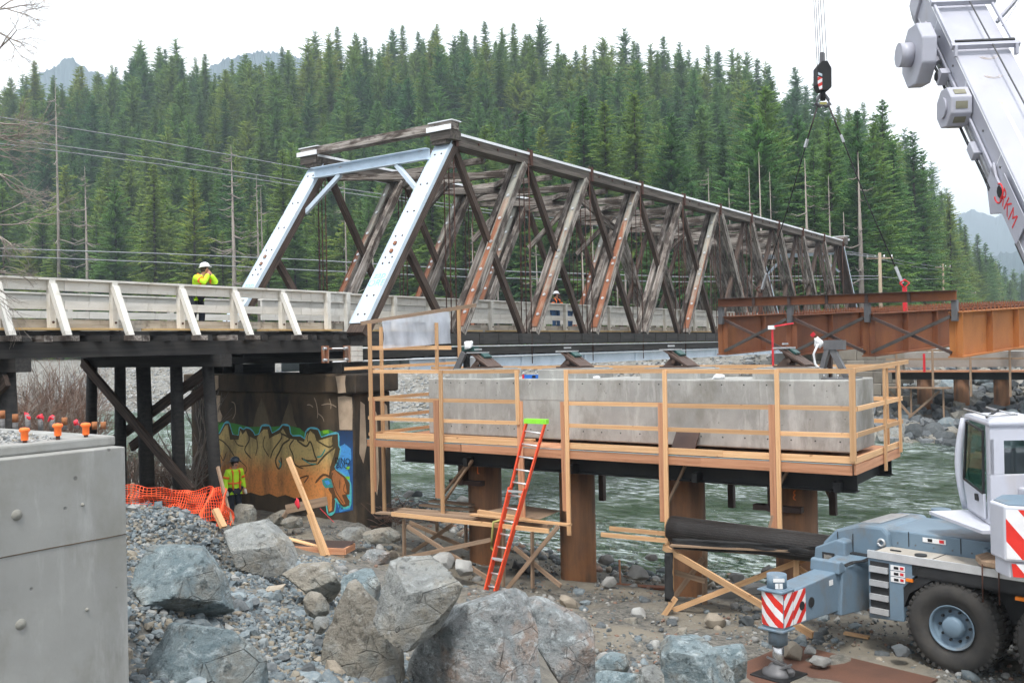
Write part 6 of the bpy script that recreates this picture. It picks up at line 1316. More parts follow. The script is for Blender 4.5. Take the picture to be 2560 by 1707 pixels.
# counterweight with warning stripes
cwp = [(6.946, 13.55), (6.965, 14.0), (7.3, 14.4), (10.5, 14.4), (10.5, 12.6), (8.4, 12.9)]
zc0, zc1 = cq(2500, 1445, 13.6).z, cq(2500, 1262, 13.6).z
cwt = MB().prism([(x, y, zc0 + .25) for x, y in cwp], (0, 0, zc1 - zc0 - .25)).build('counterweight', 'crane_white', cr_, bevel=.03)
MB().prism([(7.02, 13.98, zc0 + .25), (7.03, 13.60, zc0 + .25), (8.5, 12.95, zc0 + .25), (10.4, 12.75, zc0 + .25), (10.4, 14.4, zc0 + .25), (7.3, 14.4, zc0 + .25)], (0, 0, -.25)).build('counterweight_base', 'crane_white', cwt, bevel=.02)
p0_, p1_ = V(6.965, 13.54, 0), V(8.4, 12.9, 0); nn = V(-(p1_.y - p0_.y), 0, 0); nrm = V(p0_.y - p1_.y, p1_.x - p0_.x, 0).normalized() * -1
MB().add([V(p0_.x, p0_.y, zc0 + .29) + nrm * .006, V(p1_.x, p1_.y, zc0 + .29) + nrm * .006, V(p1_.x, p1_.y, zc1 - .05) + nrm * .006, V(p0_.x, p0_.y, zc1 - .05) + nrm * .006], [(0, 1, 2, 3)]).build('striped_panel', 'stripe_weight', cwt)
MB().add([V(p0_.x + .10, p0_.y + .03, zc0 + .03) + nrm * .03, V(p1_.x, p1_.y + .05, zc0 + .03) + nrm * .03, V(p1_.x, p1_.y + .05, zc0 + .22) + nrm * .03, V(p0_.x + .08, p0_.y + .03, zc0 + .22) + nrm * .03], [(0, 1, 2, 3)]).build('striped_panel', 'stripe_weight', cwt)
MB().prism([(x + (.06 if x < 8 else 0), y - (.0), zc1 + .001) for x, y in cwp], (0, 0, .012)).build('top_plate', 'crane_grey', cwt)
MB().box((7.9, 13.2, 3.3), (10.0, 14.8, 4.3)).build('winch_housing', 'crane_white', cr_, bevel=.05)
# boom
BB, BD = V(9.01, 13, 4.1), V(.074, 1, 1.187).normalized(); bx = V(1, -.074, 0).normalized(); bz = bx.cross(BD).normalized(); BWd, BHt = 1.06, 1.08
bt_ = lambda t, x, z: BB + BD * t + bx * x + bz * z
def boom_sec(name, t0, t1, w, h, mat='boom_white'):
    sec = [(-w / 2, h * .5), (w / 2, h * .5), (w / 2, -h * .12), (w * .36, -h * .42), (w * .12, -h * .5), (-w * .12, -h * .5), (-w * .36, -h * .42), (-w / 2, -h * .12)]
    return MB().prism([bt_(t0, x, z) for x, z in sec], BD * (t1 - t0)).build(name, mat, cr_, bevel=.025)
base = boom_sec('boom_base', -.6, 12.6, BWd, BHt); boom_sec('boom_section', 12.6, 19, BWd * .86, BHt * .86); boom_sec('boom_section', 19, 25, BWd * .74, BHt * .74)
tipT = (32 - 13) / BD.y; boom_sec('boom_section', 25, tipT + .6, BWd * .62, BHt * .62)
boom_sec('boom_collar', 12.1, 12.62, BWd + .12, BHt + .12)
MB().box((0, 0, 0), (.001, .001, .001))
hoist = cr_
FR.append(Matrix(((bx[0], BD[0], bz[0], BB[0]), (bx[1], BD[1], bz[1], BB[1]), (bx[2], BD[2], bz[2], BB[2]), (0, 0, 0, 1))))
FR[-1] = LV @ FR[-1]
BI = FR[-1].inverted()
def bq(px, py, x=None, z=None):          # where a sight line meets the boom's side plane (x) or top plane (z), in boom axes
    o_ = BI @ Vector(CPOS); e_ = BI @ Vector(CPOS + ray(px, py)); d = e_ - o_
    t = (x - o_.x) / d.x if x is not None else (z - o_.z) / d.z; return o_ + d * t
hw, hh = BWd / 2, BHt / 2
# reel, electric box, small boxes on the left flank
c = bq(2300, 140, x=-hw - .35); rl_ = MB()
oc = [(-hw - .52, c.y + .67 * math.cos(math.pi / 8 + k * math.pi / 4) * (1.0), c.z + .67 * math.sin(math.pi / 8 + k * math.pi / 4)) for k in range(8)]
reel = MB().prism(oc, (.30, 0, 0)).build('cable_reel', 'boom_white', cr_, bevel=.03); MB().cyl((-hw - .52, c.y + .05, c.z), (-hw - .78, c.y + .05, c.z), .25, 28).build('reel_drum', 'boom_white', reel)
for dy in (-.25, .3): beam('reel_bracket', (-hw - .25, c.y + dy, c.z - .1), (-hw + .02, c.y + dy, c.z + .1), .14, .1, 'boom_white', reel)
beam('sheave_bracket', (-hw - .2, c.y - .85, c.z + .05), (-hw - .02, c.y - .85, c.z + .05), .16, .3, 'boom_white', reel); MB().cyl((-hw - .22, c.y - .75, c.z), (-hw - .12, c.y - .75, c.z), .09, 12).build('pulley', 'crane_dark', reel)
mk('housing_dark', (.22, .21, .15), (.16, .155, .11), 5, rough=.5, bump=0)
c = bq(2388, 270, x=-hw - .2); oc = [(-hw - .42, c.y + .40 * math.cos(math.pi / 8 + k * math.pi / 4), c.z + .40 * math.sin(math.pi / 8 + k * math.pi / 4)) for k in range(8)]
bxo = MB().prism(oc, (.40, 0, 0)).build('drum_housing', 'boom_white', cr_, bevel=.02)
for k in range(8):
    an = k * math.pi / 4; ce = Vector((-hw - .22, c.y + .372 * math.cos(an), c.z + .372 * math.sin(an))); tv = Vector((0, -math.sin(an), math.cos(an))); nv = Vector((0, math.cos(an), math.sin(an)))
    MB().prism([ce + Vector((-.11, 0, 0)) - tv * .07, ce + Vector((.11, 0, 0)) - tv * .07, ce + Vector((.11, 0, 0)) + tv * .07, ce + Vector((-.11, 0, 0)) + tv * .07], nv * .008).build('housing_window', 'housing_dark', bxo)
MB().cyl((-hw - .46, c.y, c.z), (-hw - .42, c.y, c.z), .2, 24).build('housing_cover', 'boom_white', bxo)
c = bq(2433, 378, x=-hw - .1); MB().box((-hw - .16, c.y - .17, c.z - .1), (-hw, c.y + .17, c.z + .1)).build('junction_box', 'boom_white', cr_, bevel=.02)
beam('pipe', (-hw - .04, 6.2, .12), (-hw - .04, 11.5, .12), .04, .05, 'boom_white', cr_); beam('pipe', (-hw - .03, 6.0, -.05), (-hw - .03, 9.8, -.05), .03, .03, 'galvanised', cr_)
a, b_ = bq(2480, 430, x=-hw - .05), bq(2500, 535, x=-hw - .05)
MB().prism([(-hw - .06, a.y + .1, a.z + .15), (-hw - .06, a.y + .02, a.z - .3), (-hw - .06, b_.y + .3, b_.z - .28), (-hw - .06, b_.y - .1, b_.z + .1)], (.05, 0, 0)).build('lug_plate', 'boom_white', cr_, bevel=.02)
MB().cyl((-.1, -.5, -.6), (-.1, 5.5, -.62), .17, 20).build('lift_cylinder', 'crane_dark', cr_); MB().cyl((-.1, .4, -.66), (-.1, 5.2, -.66), .10, 16).build('lift_rod', 'chrome', cr_)
# top face: hoist rope, walkway frame, collars, rust weeps
MB().tube([(.12, -1, hh + .25), (.12, 12, hh + .16), (.1, tipT, hh + .2)], .016, 6).build('hoist_rope', 'rope_steel', cr_)
t1_, t2_ = bq(2480, 128, z=hh).y, bq(2400, 20, z=hh).y
for x_ in (-hw - .05, hw + .05): beam('frame_tube', (x_, t1_, hh + .12), (x_, t2_, hh + .12), .05, .05, 'boom_white', cr_)
beam('frame_bar', (-hw - .12, t1_, hh + .14), (hw + .12, t1_, hh + .14), .09, .1, 'boom_white', cr_); beam('frame_bar', (-hw - .04, t1_ + .08, hh + .2), (hw + .04, t1_ + .08, hh + .2), .05, .03, 'crane_dark', cr_); beam('frame_bar', (-hw - .12, t2_, hh + .14), (hw + .12, t2_, hh + .14), .12, .1, 'boom_white', cr_)
for x_ in (-hw - .05, hw + .05): beam('frame_lug', (x_, t1_ - .02, hh + .16), (x_, t1_ - .18, hh + .02), .05, .1, 'boom_white', cr_)
beam('stay', (hw + .02, t2_ - .6, hh), (hw + .55, t2_ - .2, hh + .45), .05, .1, 'boom_white', cr_); beam('stay', (hw + .02, t2_ - .9, hh + .1), (hw + .55, t2_ - .2, hh + .42), .03, .04, 'boom_white', cr_)
mk('rust_weep', (.62, .46, .32), (.74, .70, .66), 3, rough=.5, bump=0, jit=0)
for px, py in ((2470, 140), (2482, 187)):
    c = bq(px, py, z=hh + .004)
    for r in (.12, .17): MB().tube([(c.x + r * math.cos(t), c.y + r * math.sin(t) * .7, hh + .005) for t in np.linspace(3.3, 6.1, 12)], .006, 4).build('rust_ring', 'rust_weep', cr_)
MB().add([(-.16, t1_ - 1.6, hh + .003), (-.10, t1_ - 1.6, hh + .003), (-.04, t1_ - 4.6, hh + .003), (-.12, t1_ - 4.6, hh + .003)], [(0, 1, 2, 3)]).build('rust_streak', 'rust_weep', cr_)
for t_ in (2.2, 4.4, 6.6, 8.8, 11.0): beam('weld_seam', (-hw - .002, t_, hh - .03), (-hw - .002, t_, -.1), .006, .02, 'sheet_cap', cr_)
beam('weld_seam', (-hw - .003, 0, hh - .05), (-hw - .003, 12.0, hh - .05), .006, .014, 'sheet_cap', cr_); beam('weld_seam', (-hw - .003, 0, -.10), (-hw - .003, 12.0, -.10), .006, .014, 'sheet_cap', cr_)
for k in range(10): MB().cyl((-hw - .02, 1.2 + k * 1.05, .30), (-hw, 1.2 + k * 1.05, .30), .022, 8).build('pin', 'grey_steel', cr_)
for dz in (.0, .05): MB().tube([(-hw - .06, t, -.22 + dz + .03 * math.sin(t * 2.1)) for t in np.linspace(6.4, 11.6, 18)], .015, 6).build('hydraulic_hose', 'crane_dark', cr_)
# lettering on the left flank, reading down the boom
_c = bq(2520, 515, x=-hw - .05); MB().box((-hw - .072, _c.y - .75, _c.z - .22), (-hw - .06, _c.y + .5, _c.z + .32)).build('name_board', 'boom_white', cr_, bevel=.004)
c = bq(2528, 528, x=-hw - .004); tm = frame_m((-hw - .075, c.y, c.z + .06), (0, -1, 0), (0, 0, 1))
text('boom_lettering', 'RKM', tm, .40, 'ink_red', cr_, .001)
c = bq(2504, 492, x=-hw - .004)
MB().tube([(-hw - .075, c.y + .17 * math.cos(t), c.z + .08 + .17 * math.sin(t)) for t in np.linspace(.6, 5.2, 20)], .018, 4).build('boom_emblem', 'ink_red', cr_); MB().prism([(-hw - .074, c.y + .13 * math.cos(t), c.z + .11 + .1 * math.sin(t)) for t in np.linspace(0, 6.28, 9)[:-1]], (-.002, 0, 0)).build('boom_emblem', 'ink', cr_)
# tip sheaves and falls
FR.pop(); tip = bt_(tipT + .3, 0, -.5)
MB().cyl(tip + V(-.35, 0, 0), tip + V(.35, 0, 0), .35, 24).build('tip_sheaves', 'crane_dark', cr_)
FR.pop()
hk = PD(2055, 178, 32); tipw = LV @ tip
hb = thing('hook_block', 'black crane hook block with striped cheek hanging from five ropes', 'hook', PD(2056, 262, 32))
stripe_mat('stripe_hook', (0, 0.6, 1.0), 4.5)
R_, F_, U_ = Vector((math.sin(HEAD), -math.cos(HEAD), 0)), Vector((math.cos(HEAD), math.sin(HEAD), 0)), V(0, 0, 1)
pt = lambda px, py, d=32: PD(px, py, d)
for dx in (-.19, -.07, .05, .17):
    pass
cpx = [(2038, 172), (2050, 157), (2064, 157), (2074, 175), (2074, 222), (2066, 230), (2045, 230), (2038, 215)]
MB().prism([pt(*p) - F_ * .22 for p in cpx], F_ * .44).build('block_body', 'black_steel', hb, bevel=.02)
MB().prism([pt(x, y) - F_ * .23 for x, y in ((2039, 196), (2050, 200), (2050, 228), (2043, 229), (2039, 214))], F_ * .008).build('striped_cheek', 'stripe_hook', hb); MB().prism([pt(x, y) - F_ * .23 for x, y in ((2040, 186), (2050, 190), (2050, 196), (2040, 192))], F_ * .008).build('cheek_mark', 'painted_steel', hb)
beam('top_link', pt(2056, 158), pt(2056, 133), .2, .12, 'grey_steel', hb); MB().cyl(pt(2057, 228), pt(2057, 252), .09, 12).build('shank', 'black_steel', hb)
for sgn in (-1, 1): MB().tube([pt(2057 + sgn * 4, 236), pt(2057 + sgn * 14, 250), pt(2057 + sgn * 17, 260), pt(2057 + sgn * 8, 266), pt(2057, 262)], [.05, .06, .08, .07, .05], 8).build('hook', 'grey_steel', hb)
beam('hook_collar', pt(2049, 260), pt(2066, 260), .1, .1, 'strap_yellow', hb)
for dx in (-13, -8, -2, 4, 12):
    a = pt(2056 + dx, 165); b_ = Vector(tipw) + R_ * dx * .012; MB().cyl(a, b_, .011, 5).build('fall_rope', 'rope_steel', hb)
# slings down to the girders
for nm, a, e, m_ in (('left', (2043, 268), gp(3, 2.7, GH + .75), 0), ('right', (2072, 266), gp(1, 2.9, GH + .75), 1)):
    A_, B_ = pt(*a), Vector(e); mid = A_.lerp(B_, .5) - V(0, 0, .12)
    sl2 = thing('wire_sling', 'black wire rope sling from the hook to the girders, ' + ('clipped behind the lifting beam' if not m_ else 'ending in a red shackle'), 'sling', B_)
    MB().tube([A_, A_.lerp(B_, .17), mid, B_], [.018, .02, .02, .02], 6).build('rope', 'black_steel', sl2)
    MB().tube([A_, A_.lerp(B_, .16)], .028, 6).build('eye', 'angle_steel', sl2); beam('ferrule', A_.lerp(B_, .16), A_.lerp(B_, .20), .08, .08, 'galvanised', sl2); beam('ferrule', B_.lerp(A_, .12), B_.lerp(A_, .03), .09, .09, 'galvanised', sl2)
    MB().tube([B_ + V(-.1, .12, .2), B_ + V(0, 0, .3), B_ + V(.1, -.12, .2), B_ + V(0, 0, .02), B_ + V(-.1, .12, .2)], .035, 6).build('shackle', 'red_paint' if m_ else 'rust_rod', sl2)
    beam('lifting_clamp', B_ + V(0, 0, .05), B_ - V(0, 0, .75), .14, .12, 'red_paint' if m_ else 'rust_rod', sl2)
# ------------------------------------------------------------------ power poles and lines beyond the bridge
pol = []
for px, yt, yb, d, lab in ((2199, 632, 735, 86, 'wooden power pole with crossarm standing beyond the far end of the girders'), (2357, 660, 738, 145, 'wooden power pole with crossarm farther down the valley road'), (2428, 728, 765, 245, 'small distant power pole by the road')):
    a = PD(px, yt, d); zb = gz(a.x, a.y); o = thing('power_pole', lab, 'power pole', (a.x, a.y, zb)); MB().tube([(a.x, a.y, zb - .3), (a.x, a.y, a.z)], [.2, .14], 8).build('pole', 'pole_wood', o)
    beam('crossarm', a + R_ * -1.2 - V(0, 0, .5), a + R_ * 1.2 - V(0, 0, .5), .12, .14, 'pole_wood', o); [MB().cyl(a + R_ * x - V(0, 0, .43), a + R_ * x - V(0, 0, .2), .06, 6).build('insulator', 'sheet_cap', o) for x in (-1.1, -.4, .4, 1.1)]; pol.append(a)
def wire(pts, d0, d1, r, label, mat='wire_pale'):
    P = []; n = len(pts)
    for i, (x, y) in enumerate(pts): P.append(PD(x, y, d0 + (d1 - d0) * (x - pts[0][0]) / (pts[-1][0] - pts[0][0])))
    tag(MB().tube(P, r, 5).build('power_line', mat), label, 'cable', 'power lines along the river')
wire([(-300, 245), (0, 293), (400, 356), (770, 423), (1200, 500), (1600, 560), (2199, 640)], 66, 86, .032, 'topmost pale power line sagging behind the bridge')
wire([(-300, 312), (0, 345), (400, 398), (780, 460), (1200, 522), (1600, 572), (2199, 643)], 66, 86, .032, 'second pale power line behind the bridge, above its close twin')
wire([(-300, 330), (0, 359), (400, 411), (780, 470), (1200, 530), (1600, 577), (2199, 645)], 66, 86, .032, 'third pale power line behind the bridge, just below its twin')
wire([(-300, 600), (0, 621), (400, 634), (780, 650), (1200, 676), (1700, 692), (2199, 690)], 66, 86, .04, 'upper of two dark low cables passing behind the railing worker', 'wire_pale')
wire([(-300, 622), (0, 640), (400, 656), (780, 676), (1200, 694), (1700, 705), (2199, 697)], 66, 86, .04, 'lower of two dark low cables passing behind the railing worker', 'wire_pale')
for i, (y0, y1) in enumerate(((640, 668), (648, 676), (692, 697))): wire([(2199, y0), (2280, (y0 + y1) / 2 + 4), (2357, y1)], 86, 145, .03, ('top', 'middle', 'lowest')[i] + ' power line between the two valley road poles')
# ------------------------------------------------------------------ new abutment in the foreground
ab = thing('concrete_abutment', 'new grey concrete abutment wall with capped dowels on top', 'abutment', (1, 6.2, 3.5))
AS, AWn, ATz = PW(313, 1116, 5.9).x, 5.9, PW(313, 1116, 5.9).z
MB().box((-4, AWn, 1.5), (AS, 16.7, ATz)).build('wall', 'concrete_dark', ab, bevel=.007)
MB().box((-4, AWn + .14, ATz), (PW(290, 1105, AWn + .14).x, 16.5, ATz + .07)).build('upstand', 'concrete_dark', ab, bevel=.015)
j0, j1 = PW(0, 1387, AWn), PW(322, 1329, AWn); MB().tube([(s_, AWn - .0015, j1.z - .01 + .006 * mnoise.noise(Vector((s_ * 5, 0, 1)))) for s_ in np.linspace(-4, AS - .005, 60)], .0035, 4).build('pour_joint', 'concrete_old', ab)
mk('plug', (.27, .265, .235), (.21, .205, .18), 4, rough=.9, bump=.3)
for px, py, r in ((42, 1287, .035), (52, 1560, .035), (206, 1261, .012), (217, 1523, .012)): p = PW(px, py, AWn); MB().lathe([(0, r), (.012, r * .8), (.015, 0)], (p.x, AWn, p.z), (0, -1, 0), 14).build('form_tie_plug', 'plug', ab)
gt = []; rn = random.Random(31)
NXg, NYg = 40, 30
for j in range(NYg + 1):
    for i in range(NXg + 1):
        s_, w_ = -4 + 7.45 * i / NXg, AWn + .3 + 9.8 * j / NYg; gt.append((s_, w_, ATz + .045 + .02 * mnoise.noise(Vector((s_ * 2, w_ * 2, 3))) + min(.16, .05 * (w_ - AWn))))
MB().add(gt, [(j * (NXg + 1) + i, j * (NXg + 1) + i + 1, (j + 1) * (NXg + 1) + i + 1, (j + 1) * (NXg + 1) + i) for j in range(NYg) for i in range(NXg)], 0, True).build('gravel_fill', 'concrete_far', ab)
P_, S_ = [], []
for _ in range(7000):
    s_, w_ = rn.uniform(-1, 3.5), AWn + .26 + 5.5 * rn.random() ** 1.6; P_.append((s_, w_, ATz + .055 + min(.16, .05 * (w_ - AWn)))); S_.append(rn.uniform(.008, .022))
g_ = scatter_joined('loose_gravel', P_, S_, 'bar_mix', 5, .7); tag(g_, 'pale gravel spread on top of the concrete abutment', 'gravel')
for i, (px, py, cy_) in enumerate(((62, 1117, 1090), (145, 1108, 1079), (215, 1101, 1077))):
    b_ = PW(px, py, 6.12); t_ = PW(px, cy_ - 9, 6.12); d = thing('rebar_dowel', 'steel dowel with an orange mushroom cap on the abutment edge', 'rebar', (b_.x, b_.y, ATz + .08), 'orange capped dowels'); MB().cyl((b_.x, b_.y, ATz), (b_.x, b_.y, t_.z), .014, 8).build('bar', 'rust_rod', d)
    MB().lathe([(-.05, .022), (.0, .023), (.010, .033), (.020, .033), (.030, .026), (.034, 0)], (b_.x, b_.y, t_.z), (0, 0, 1), 20).build('cap', 'orange_plastic', d)
mk('ribbed_bar', (.20, .19, .19), (.30, .29, .28), 14, stretch=(1, 1, 6), rough=.6, metal=.4, bump=.5)
mk('rust_cap', (.36, .15, .06), (.28, .11, .05), 6, rough=.8)
for i, (x, yt) in enumerate(((5, 1030), (38, 1039), (69, 1036), (101, 1038), (130, 1041), (161, 1047), (191, 1053), (236, 1058), (258, 1058))):
    a = PW(x, yt, 9.0); pink = i in (2, 3, 4, 6); d = thing('anchor_bar', ('ribbed anchor bar wrapped in pink tape on the gravel topped abutment' if pink else 'ribbed anchor bar with rusty bare top on the gravel topped abutment'), 'rebar', (a.x, 9.0, ATz + .1), 'pink taped anchor bars' if pink else 'bare anchor bars')
    MB().cyl((a.x, 9.0, ATz - .1), (a.x, 9.0, a.z), .024, 10).build('bar', 'ribbed_bar', d)
    if pink: rn2 = random.Random(i); v, f = rock_verts(rand_planes(rn2, 9, (.032, .032, .045), .4), 2, .2, i); MB().add([Vector(x_) + V(a.x, 9.0, a.z - .02) for x_ in v], f).build('tape', 'pink_tape', d)
    else: MB().cyl((a.x, 9.0, a.z - .06), (a.x, 9.0, a.z + .015), .027, 10).build('rusty_top', 'rust_cap', d)
o = MB().tube([PW(-10, 1122, 6.25), PW(70, 1110, 6.4)], .014, 6).build('loose_rebar', 'rust_rod'); tag(o, 'loose rusty bar lying on the abutment top', 'rebar')

# ------------------------------------------------------------------ boulders
def hull(pts):
    pts = sorted(set(pts)); 
    def half(ps):
        h = []
        for p in ps:
            while len(h) > 1 and (h[-1][0] - h[-2][0]) * (p[1] - h[-2][1]) - (h[-1][1] - h[-2][1]) * (p[0] - h[-2][0]) <= 0: h.pop()
            h.append(p)
        return h
    a, b = half(pts), half(pts[::-1]); return a[:-1] + b[:-1]
Rv, Uv, Fv = Vector(CR), Vector(CU), Vector(CF)
def boulder(outl, d, mat, label, seed, thick=.8, sub=5, front=(), amp=.036, name='boulder', group=None):
    rn = random.Random(seed); H_ = hull([tuple(p) for p in outl]); cx_ = (min(p[0] for p in H_) + max(p[0] for p in H_)) / 2; cy_ = (min(p[1] for p in H_) + max(p[1] for p in H_)) / 2
    k = d / FPX; loc = [((x - cx_) * k, -(y - cy_) * k) for x, y in H_]; W_ = max(p[0] for p in H_) - min(p[0] for p in H_); W_ *= k; Hh = (max(p[1] for p in H_) - min(p[1] for p in H_)) * k; T = thick * .5 * (W_ + Hh) / 2
    c = PD(cx_, cy_, d + T * .6); pl = []; n = len(loc)
    for i in range(n):
        (x0, y0), (x1, y1) = loc[i], loc[(i + 1) % n]; e = Vector((x1 - x0, y1 - y0)); 
        if e.length < .03: continue
        m_ = Vector((e.y, -e.x)).normalized(); dist = m_.x * x0 + m_.y * y0
        if dist < 0: m_, dist = -m_, -dist
        tl = rn.uniform(-.35, .55); N = (Rv * m_.x + Uv * m_.y - Fv * tl); L = N.length; pl.append((*(N / L), dist / L * (1 + .10 * abs(tl))))
    for nr, nu, nf, dd in front: N = (Rv * nr + Uv * nu + Fv * nf).normalized(); pl.append((*N, dd * T))
    for _ in range(5 if not front else 1): N = (-Fv + Rv * rn.gauss(0, .55) + Uv * (rn.gauss(.25, .5))).normalized(); pl.append((*N, T * rn.uniform(.75, 1.05)))
    for _ in range(3): N = (Fv + Rv * rn.gauss(0, .5) + Uv * rn.gauss(0, .4)).normalized(); pl.append((*N, T * rn.uniform(.8, 1.1)))
    for N, dd in ((Rv, W_ * .52), (-Rv, W_ * .52), (Uv, Hh * .52), (-Uv, Hh * .52), (Fv, T * 1.15), (-Fv, T * 1.1)): pl.append((*N, dd))
    v, f = rock_verts(pl, sub, amp, seed, 1.8); me = bpy.data.meshes.new(name); me.from_pydata(v.tolist(), [], f); setmat(me, mat)
    me.polygons.foreach_set('use_smooth', [True] * len(f)); me.set_sharp_from_angle(angle=.42)
    o = link(bpy.data.objects.new(name, me), Matrix.Translation(c)); es = me
    return tag(o, label, 'boulder', group)
boulder([(331, 1392), (446, 1379), (510, 1388), (537, 1424), (559, 1505), (575, 1564), (500, 1545), (406, 1564), (356, 1496), (327, 1428)], 8.3, 'rock_blue', 'blue grey slab boulder with pale top leaning on the abutment corner', 1, .9, front=((-.25, .75, -.6, .62), (.2, -.8, -.55, .55), (.75, .3, -.6, .75)))
boulder([(343, 1707), (383, 1649), (465, 1561), (573, 1573), (609, 1604), (654, 1707), (645, 1800), (350, 1800)], 6.9, 'rock_blue', 'blue boulder streaked with white at the foot of the abutment', 2, .8, front=((-.3, .6, -.7, .7), (.5, .45, -.7, .72), (0, -.1, -1, .8)))
boulder([(556, 1318), (600, 1310), (665, 1318), (700, 1345), (722, 1380), (738, 1415), (700, 1432), (640, 1402), (575, 1378)], 12.2, 'rock_grey', 'smooth grey boulder with pale top edge below the orange fence', 3, .9, front=((0, .8, -.6, .55), (.1, -.1, -1, .7)))
boulder([(705, 1435), (745, 1412), (790, 1405), (822, 1405), (848, 1450), (852, 1475), (832, 1514), (790, 1502), (760, 1465)], 10.4, 'rock_tan', 'tan boulder with dark underside above the small block stone', 4, .8)
boulder([(758, 1500), (775, 1483), (800, 1485), (820, 1525), (795, 1548), (770, 1537)], 9.6, 'rock_tan', 'small blocky tan stone wedged below the tan boulder', 5, 1.0, 4)
boulder([(784, 1552), (805, 1545), (820, 1565), (806, 1584), (788, 1577)], 9.3, 'rock_grey', 'little grey stone in the gap beside the tall slanted boulder', 6, 1.0, 4)
boulder([(868, 1460), (902, 1462), (938, 1500), (948, 1560), (1003, 1640), (1015, 1760), (795, 1760), (812, 1600), (840, 1530)], 8.5, 'rock_tan', 'tall slanted tan boulder with white speckles left of the perched boulder', 7, .7, front=((-.45, .25, -.85, .72), (.35, .3, -.9, .75)))
boulder([(848, 1445), (900, 1424), (937, 1432), (952, 1460), (942, 1510), (860, 1490)], 10.2, 'rock_blue', 'pale blue grey boulder behind the tall slanted one', 8, .8, 4)
boulder([(938, 1418), (960, 1402), (1010, 1418), (1122, 1424), (1158, 1468), (1130, 1520), (1062, 1602), (1010, 1614), (940, 1577), (916, 1540), (925, 1480)], 8.0, 'rock_grey', 'big wedge shaped boulder perched on top of the two largest ones', 9, .85, front=((-.75, .25, -.6, .62), (.35, -.05, -.95, .60), (.1, .9, -.5, .72)))
boulder([(1148, 1512), (1252, 1480), (1272, 1490), (1322, 1570), (1392, 1640), (1447, 1760), (1005, 1760), (1028, 1650), (1062, 1592)], 8.3, 'rock_purple', 'largest boulder, blotched blue and brown with white veins', 10, .7, front=((-.1, .25, -.95, .68), (.65, .35, -.65, .70), (-.75, 0, -.6, .9)))
boulder([(1298, 1532), (1340, 1507), (1442, 1550), (1487, 1612), (1492, 1760), (1430, 1760), (1320, 1582)], 9.4, 'rock_purple', 'pale purple white edged boulder beside the largest one', 11, .8, front=((.1, .45, -.9, .62), (.6, -.1, -.8, .75)))
boulder([(1653, 1640), (1680, 1611), (1742, 1607), (1792, 1626), (1832, 1680), (1842, 1760), (1653, 1760)], 12.6, 'rock_blue', 'rounded blue green boulder in front of the outrigger foot', 12, .9)
boulder([(1768, 1622), (1852, 1610), (1868, 1640), (1864, 1692), (1836, 1708), (1800, 1660)], 13.2, 'rock_blue', 'blue green boulder behind the rounded one by the outrigger', 13, .9, 4)
boulder([(1487, 1656), (1520, 1632), (1562, 1635), (1573, 1662), (1552, 1692), (1490, 1692)], 12.4, 'rock_blue', 'low blue grey stone between the purple boulder and the rounded one', 14, .9, 4)
boulder([(1486, 1692), (1530, 1677), (1602, 1685), (1618, 1760), (1486, 1760)], 11.2, 'rock_blue', 'white topped stone in front of the low blue grey stone', 15, .9, 4)
boulder([(1600, 1668), (1640, 1659), (1660, 1690), (1657, 1760), (1603, 1760)], 12.0, 'rock_grey', 'grey angular stone against the rounded blue green boulder', 16, .9, 4)
boulder([(584, 1268), (600, 1262), (632, 1264), (640, 1300), (610, 1312), (584, 1306)], 25.5, 'rock_tan', 'yellowish boulder beside the worker at the graffiti pier', 17, .8, 4)
boulder([(655, 1300), (690, 1280), (735, 1272), (740, 1300), (700, 1312)], 26.5, 'rock_tan', 'half buried tan rock at the foot of the graffiti wall', 18, .6, 4)
boulder([(700, 1306), (740, 1292), (770, 1296), (780, 1312), (720, 1322)], 25.0, 'rock_tan', 'flat tan rock on the ground near the timber stake', 26, .6, 4)
boulder([(842, 1336), (870, 1320), (905, 1322), (918, 1342), (880, 1352)], 24.5, 'rock_grey', 'flat grey rock by the twig heap', 19, .7, 4)
boulder([(900, 1395), (930, 1376), (975, 1380), (990, 1398), (960, 1410), (915, 1408)], 22.5, 'rock_purple', 'low purplish rock near the scaffold leg', 20, .7, 4)
boulder([(905, 1332), (960, 1322), (1000, 1340), (985, 1356), (930, 1352)], 24.0, 'rock_tan', 'muddy flat rock beneath the scaffold planks', 27, .7, 4)
boulder([(1069, 1402), (1090, 1385), (1120, 1384), (1137, 1400), (1130, 1418), (1090, 1420)], 22.8, 'stone_pale', 'round pale cobble behind the scaffold brace', 21, .9, 4, amp=.01)
boulder([(1138, 1410), (1152, 1398), (1178, 1402), (1182, 1430), (1150, 1440)], 22.6, 'stone_pale', 'round pale cobble against the first rusty column', 22, .9, 4, amp=.01)
GWR = 'pale boulders standing in the shallows'
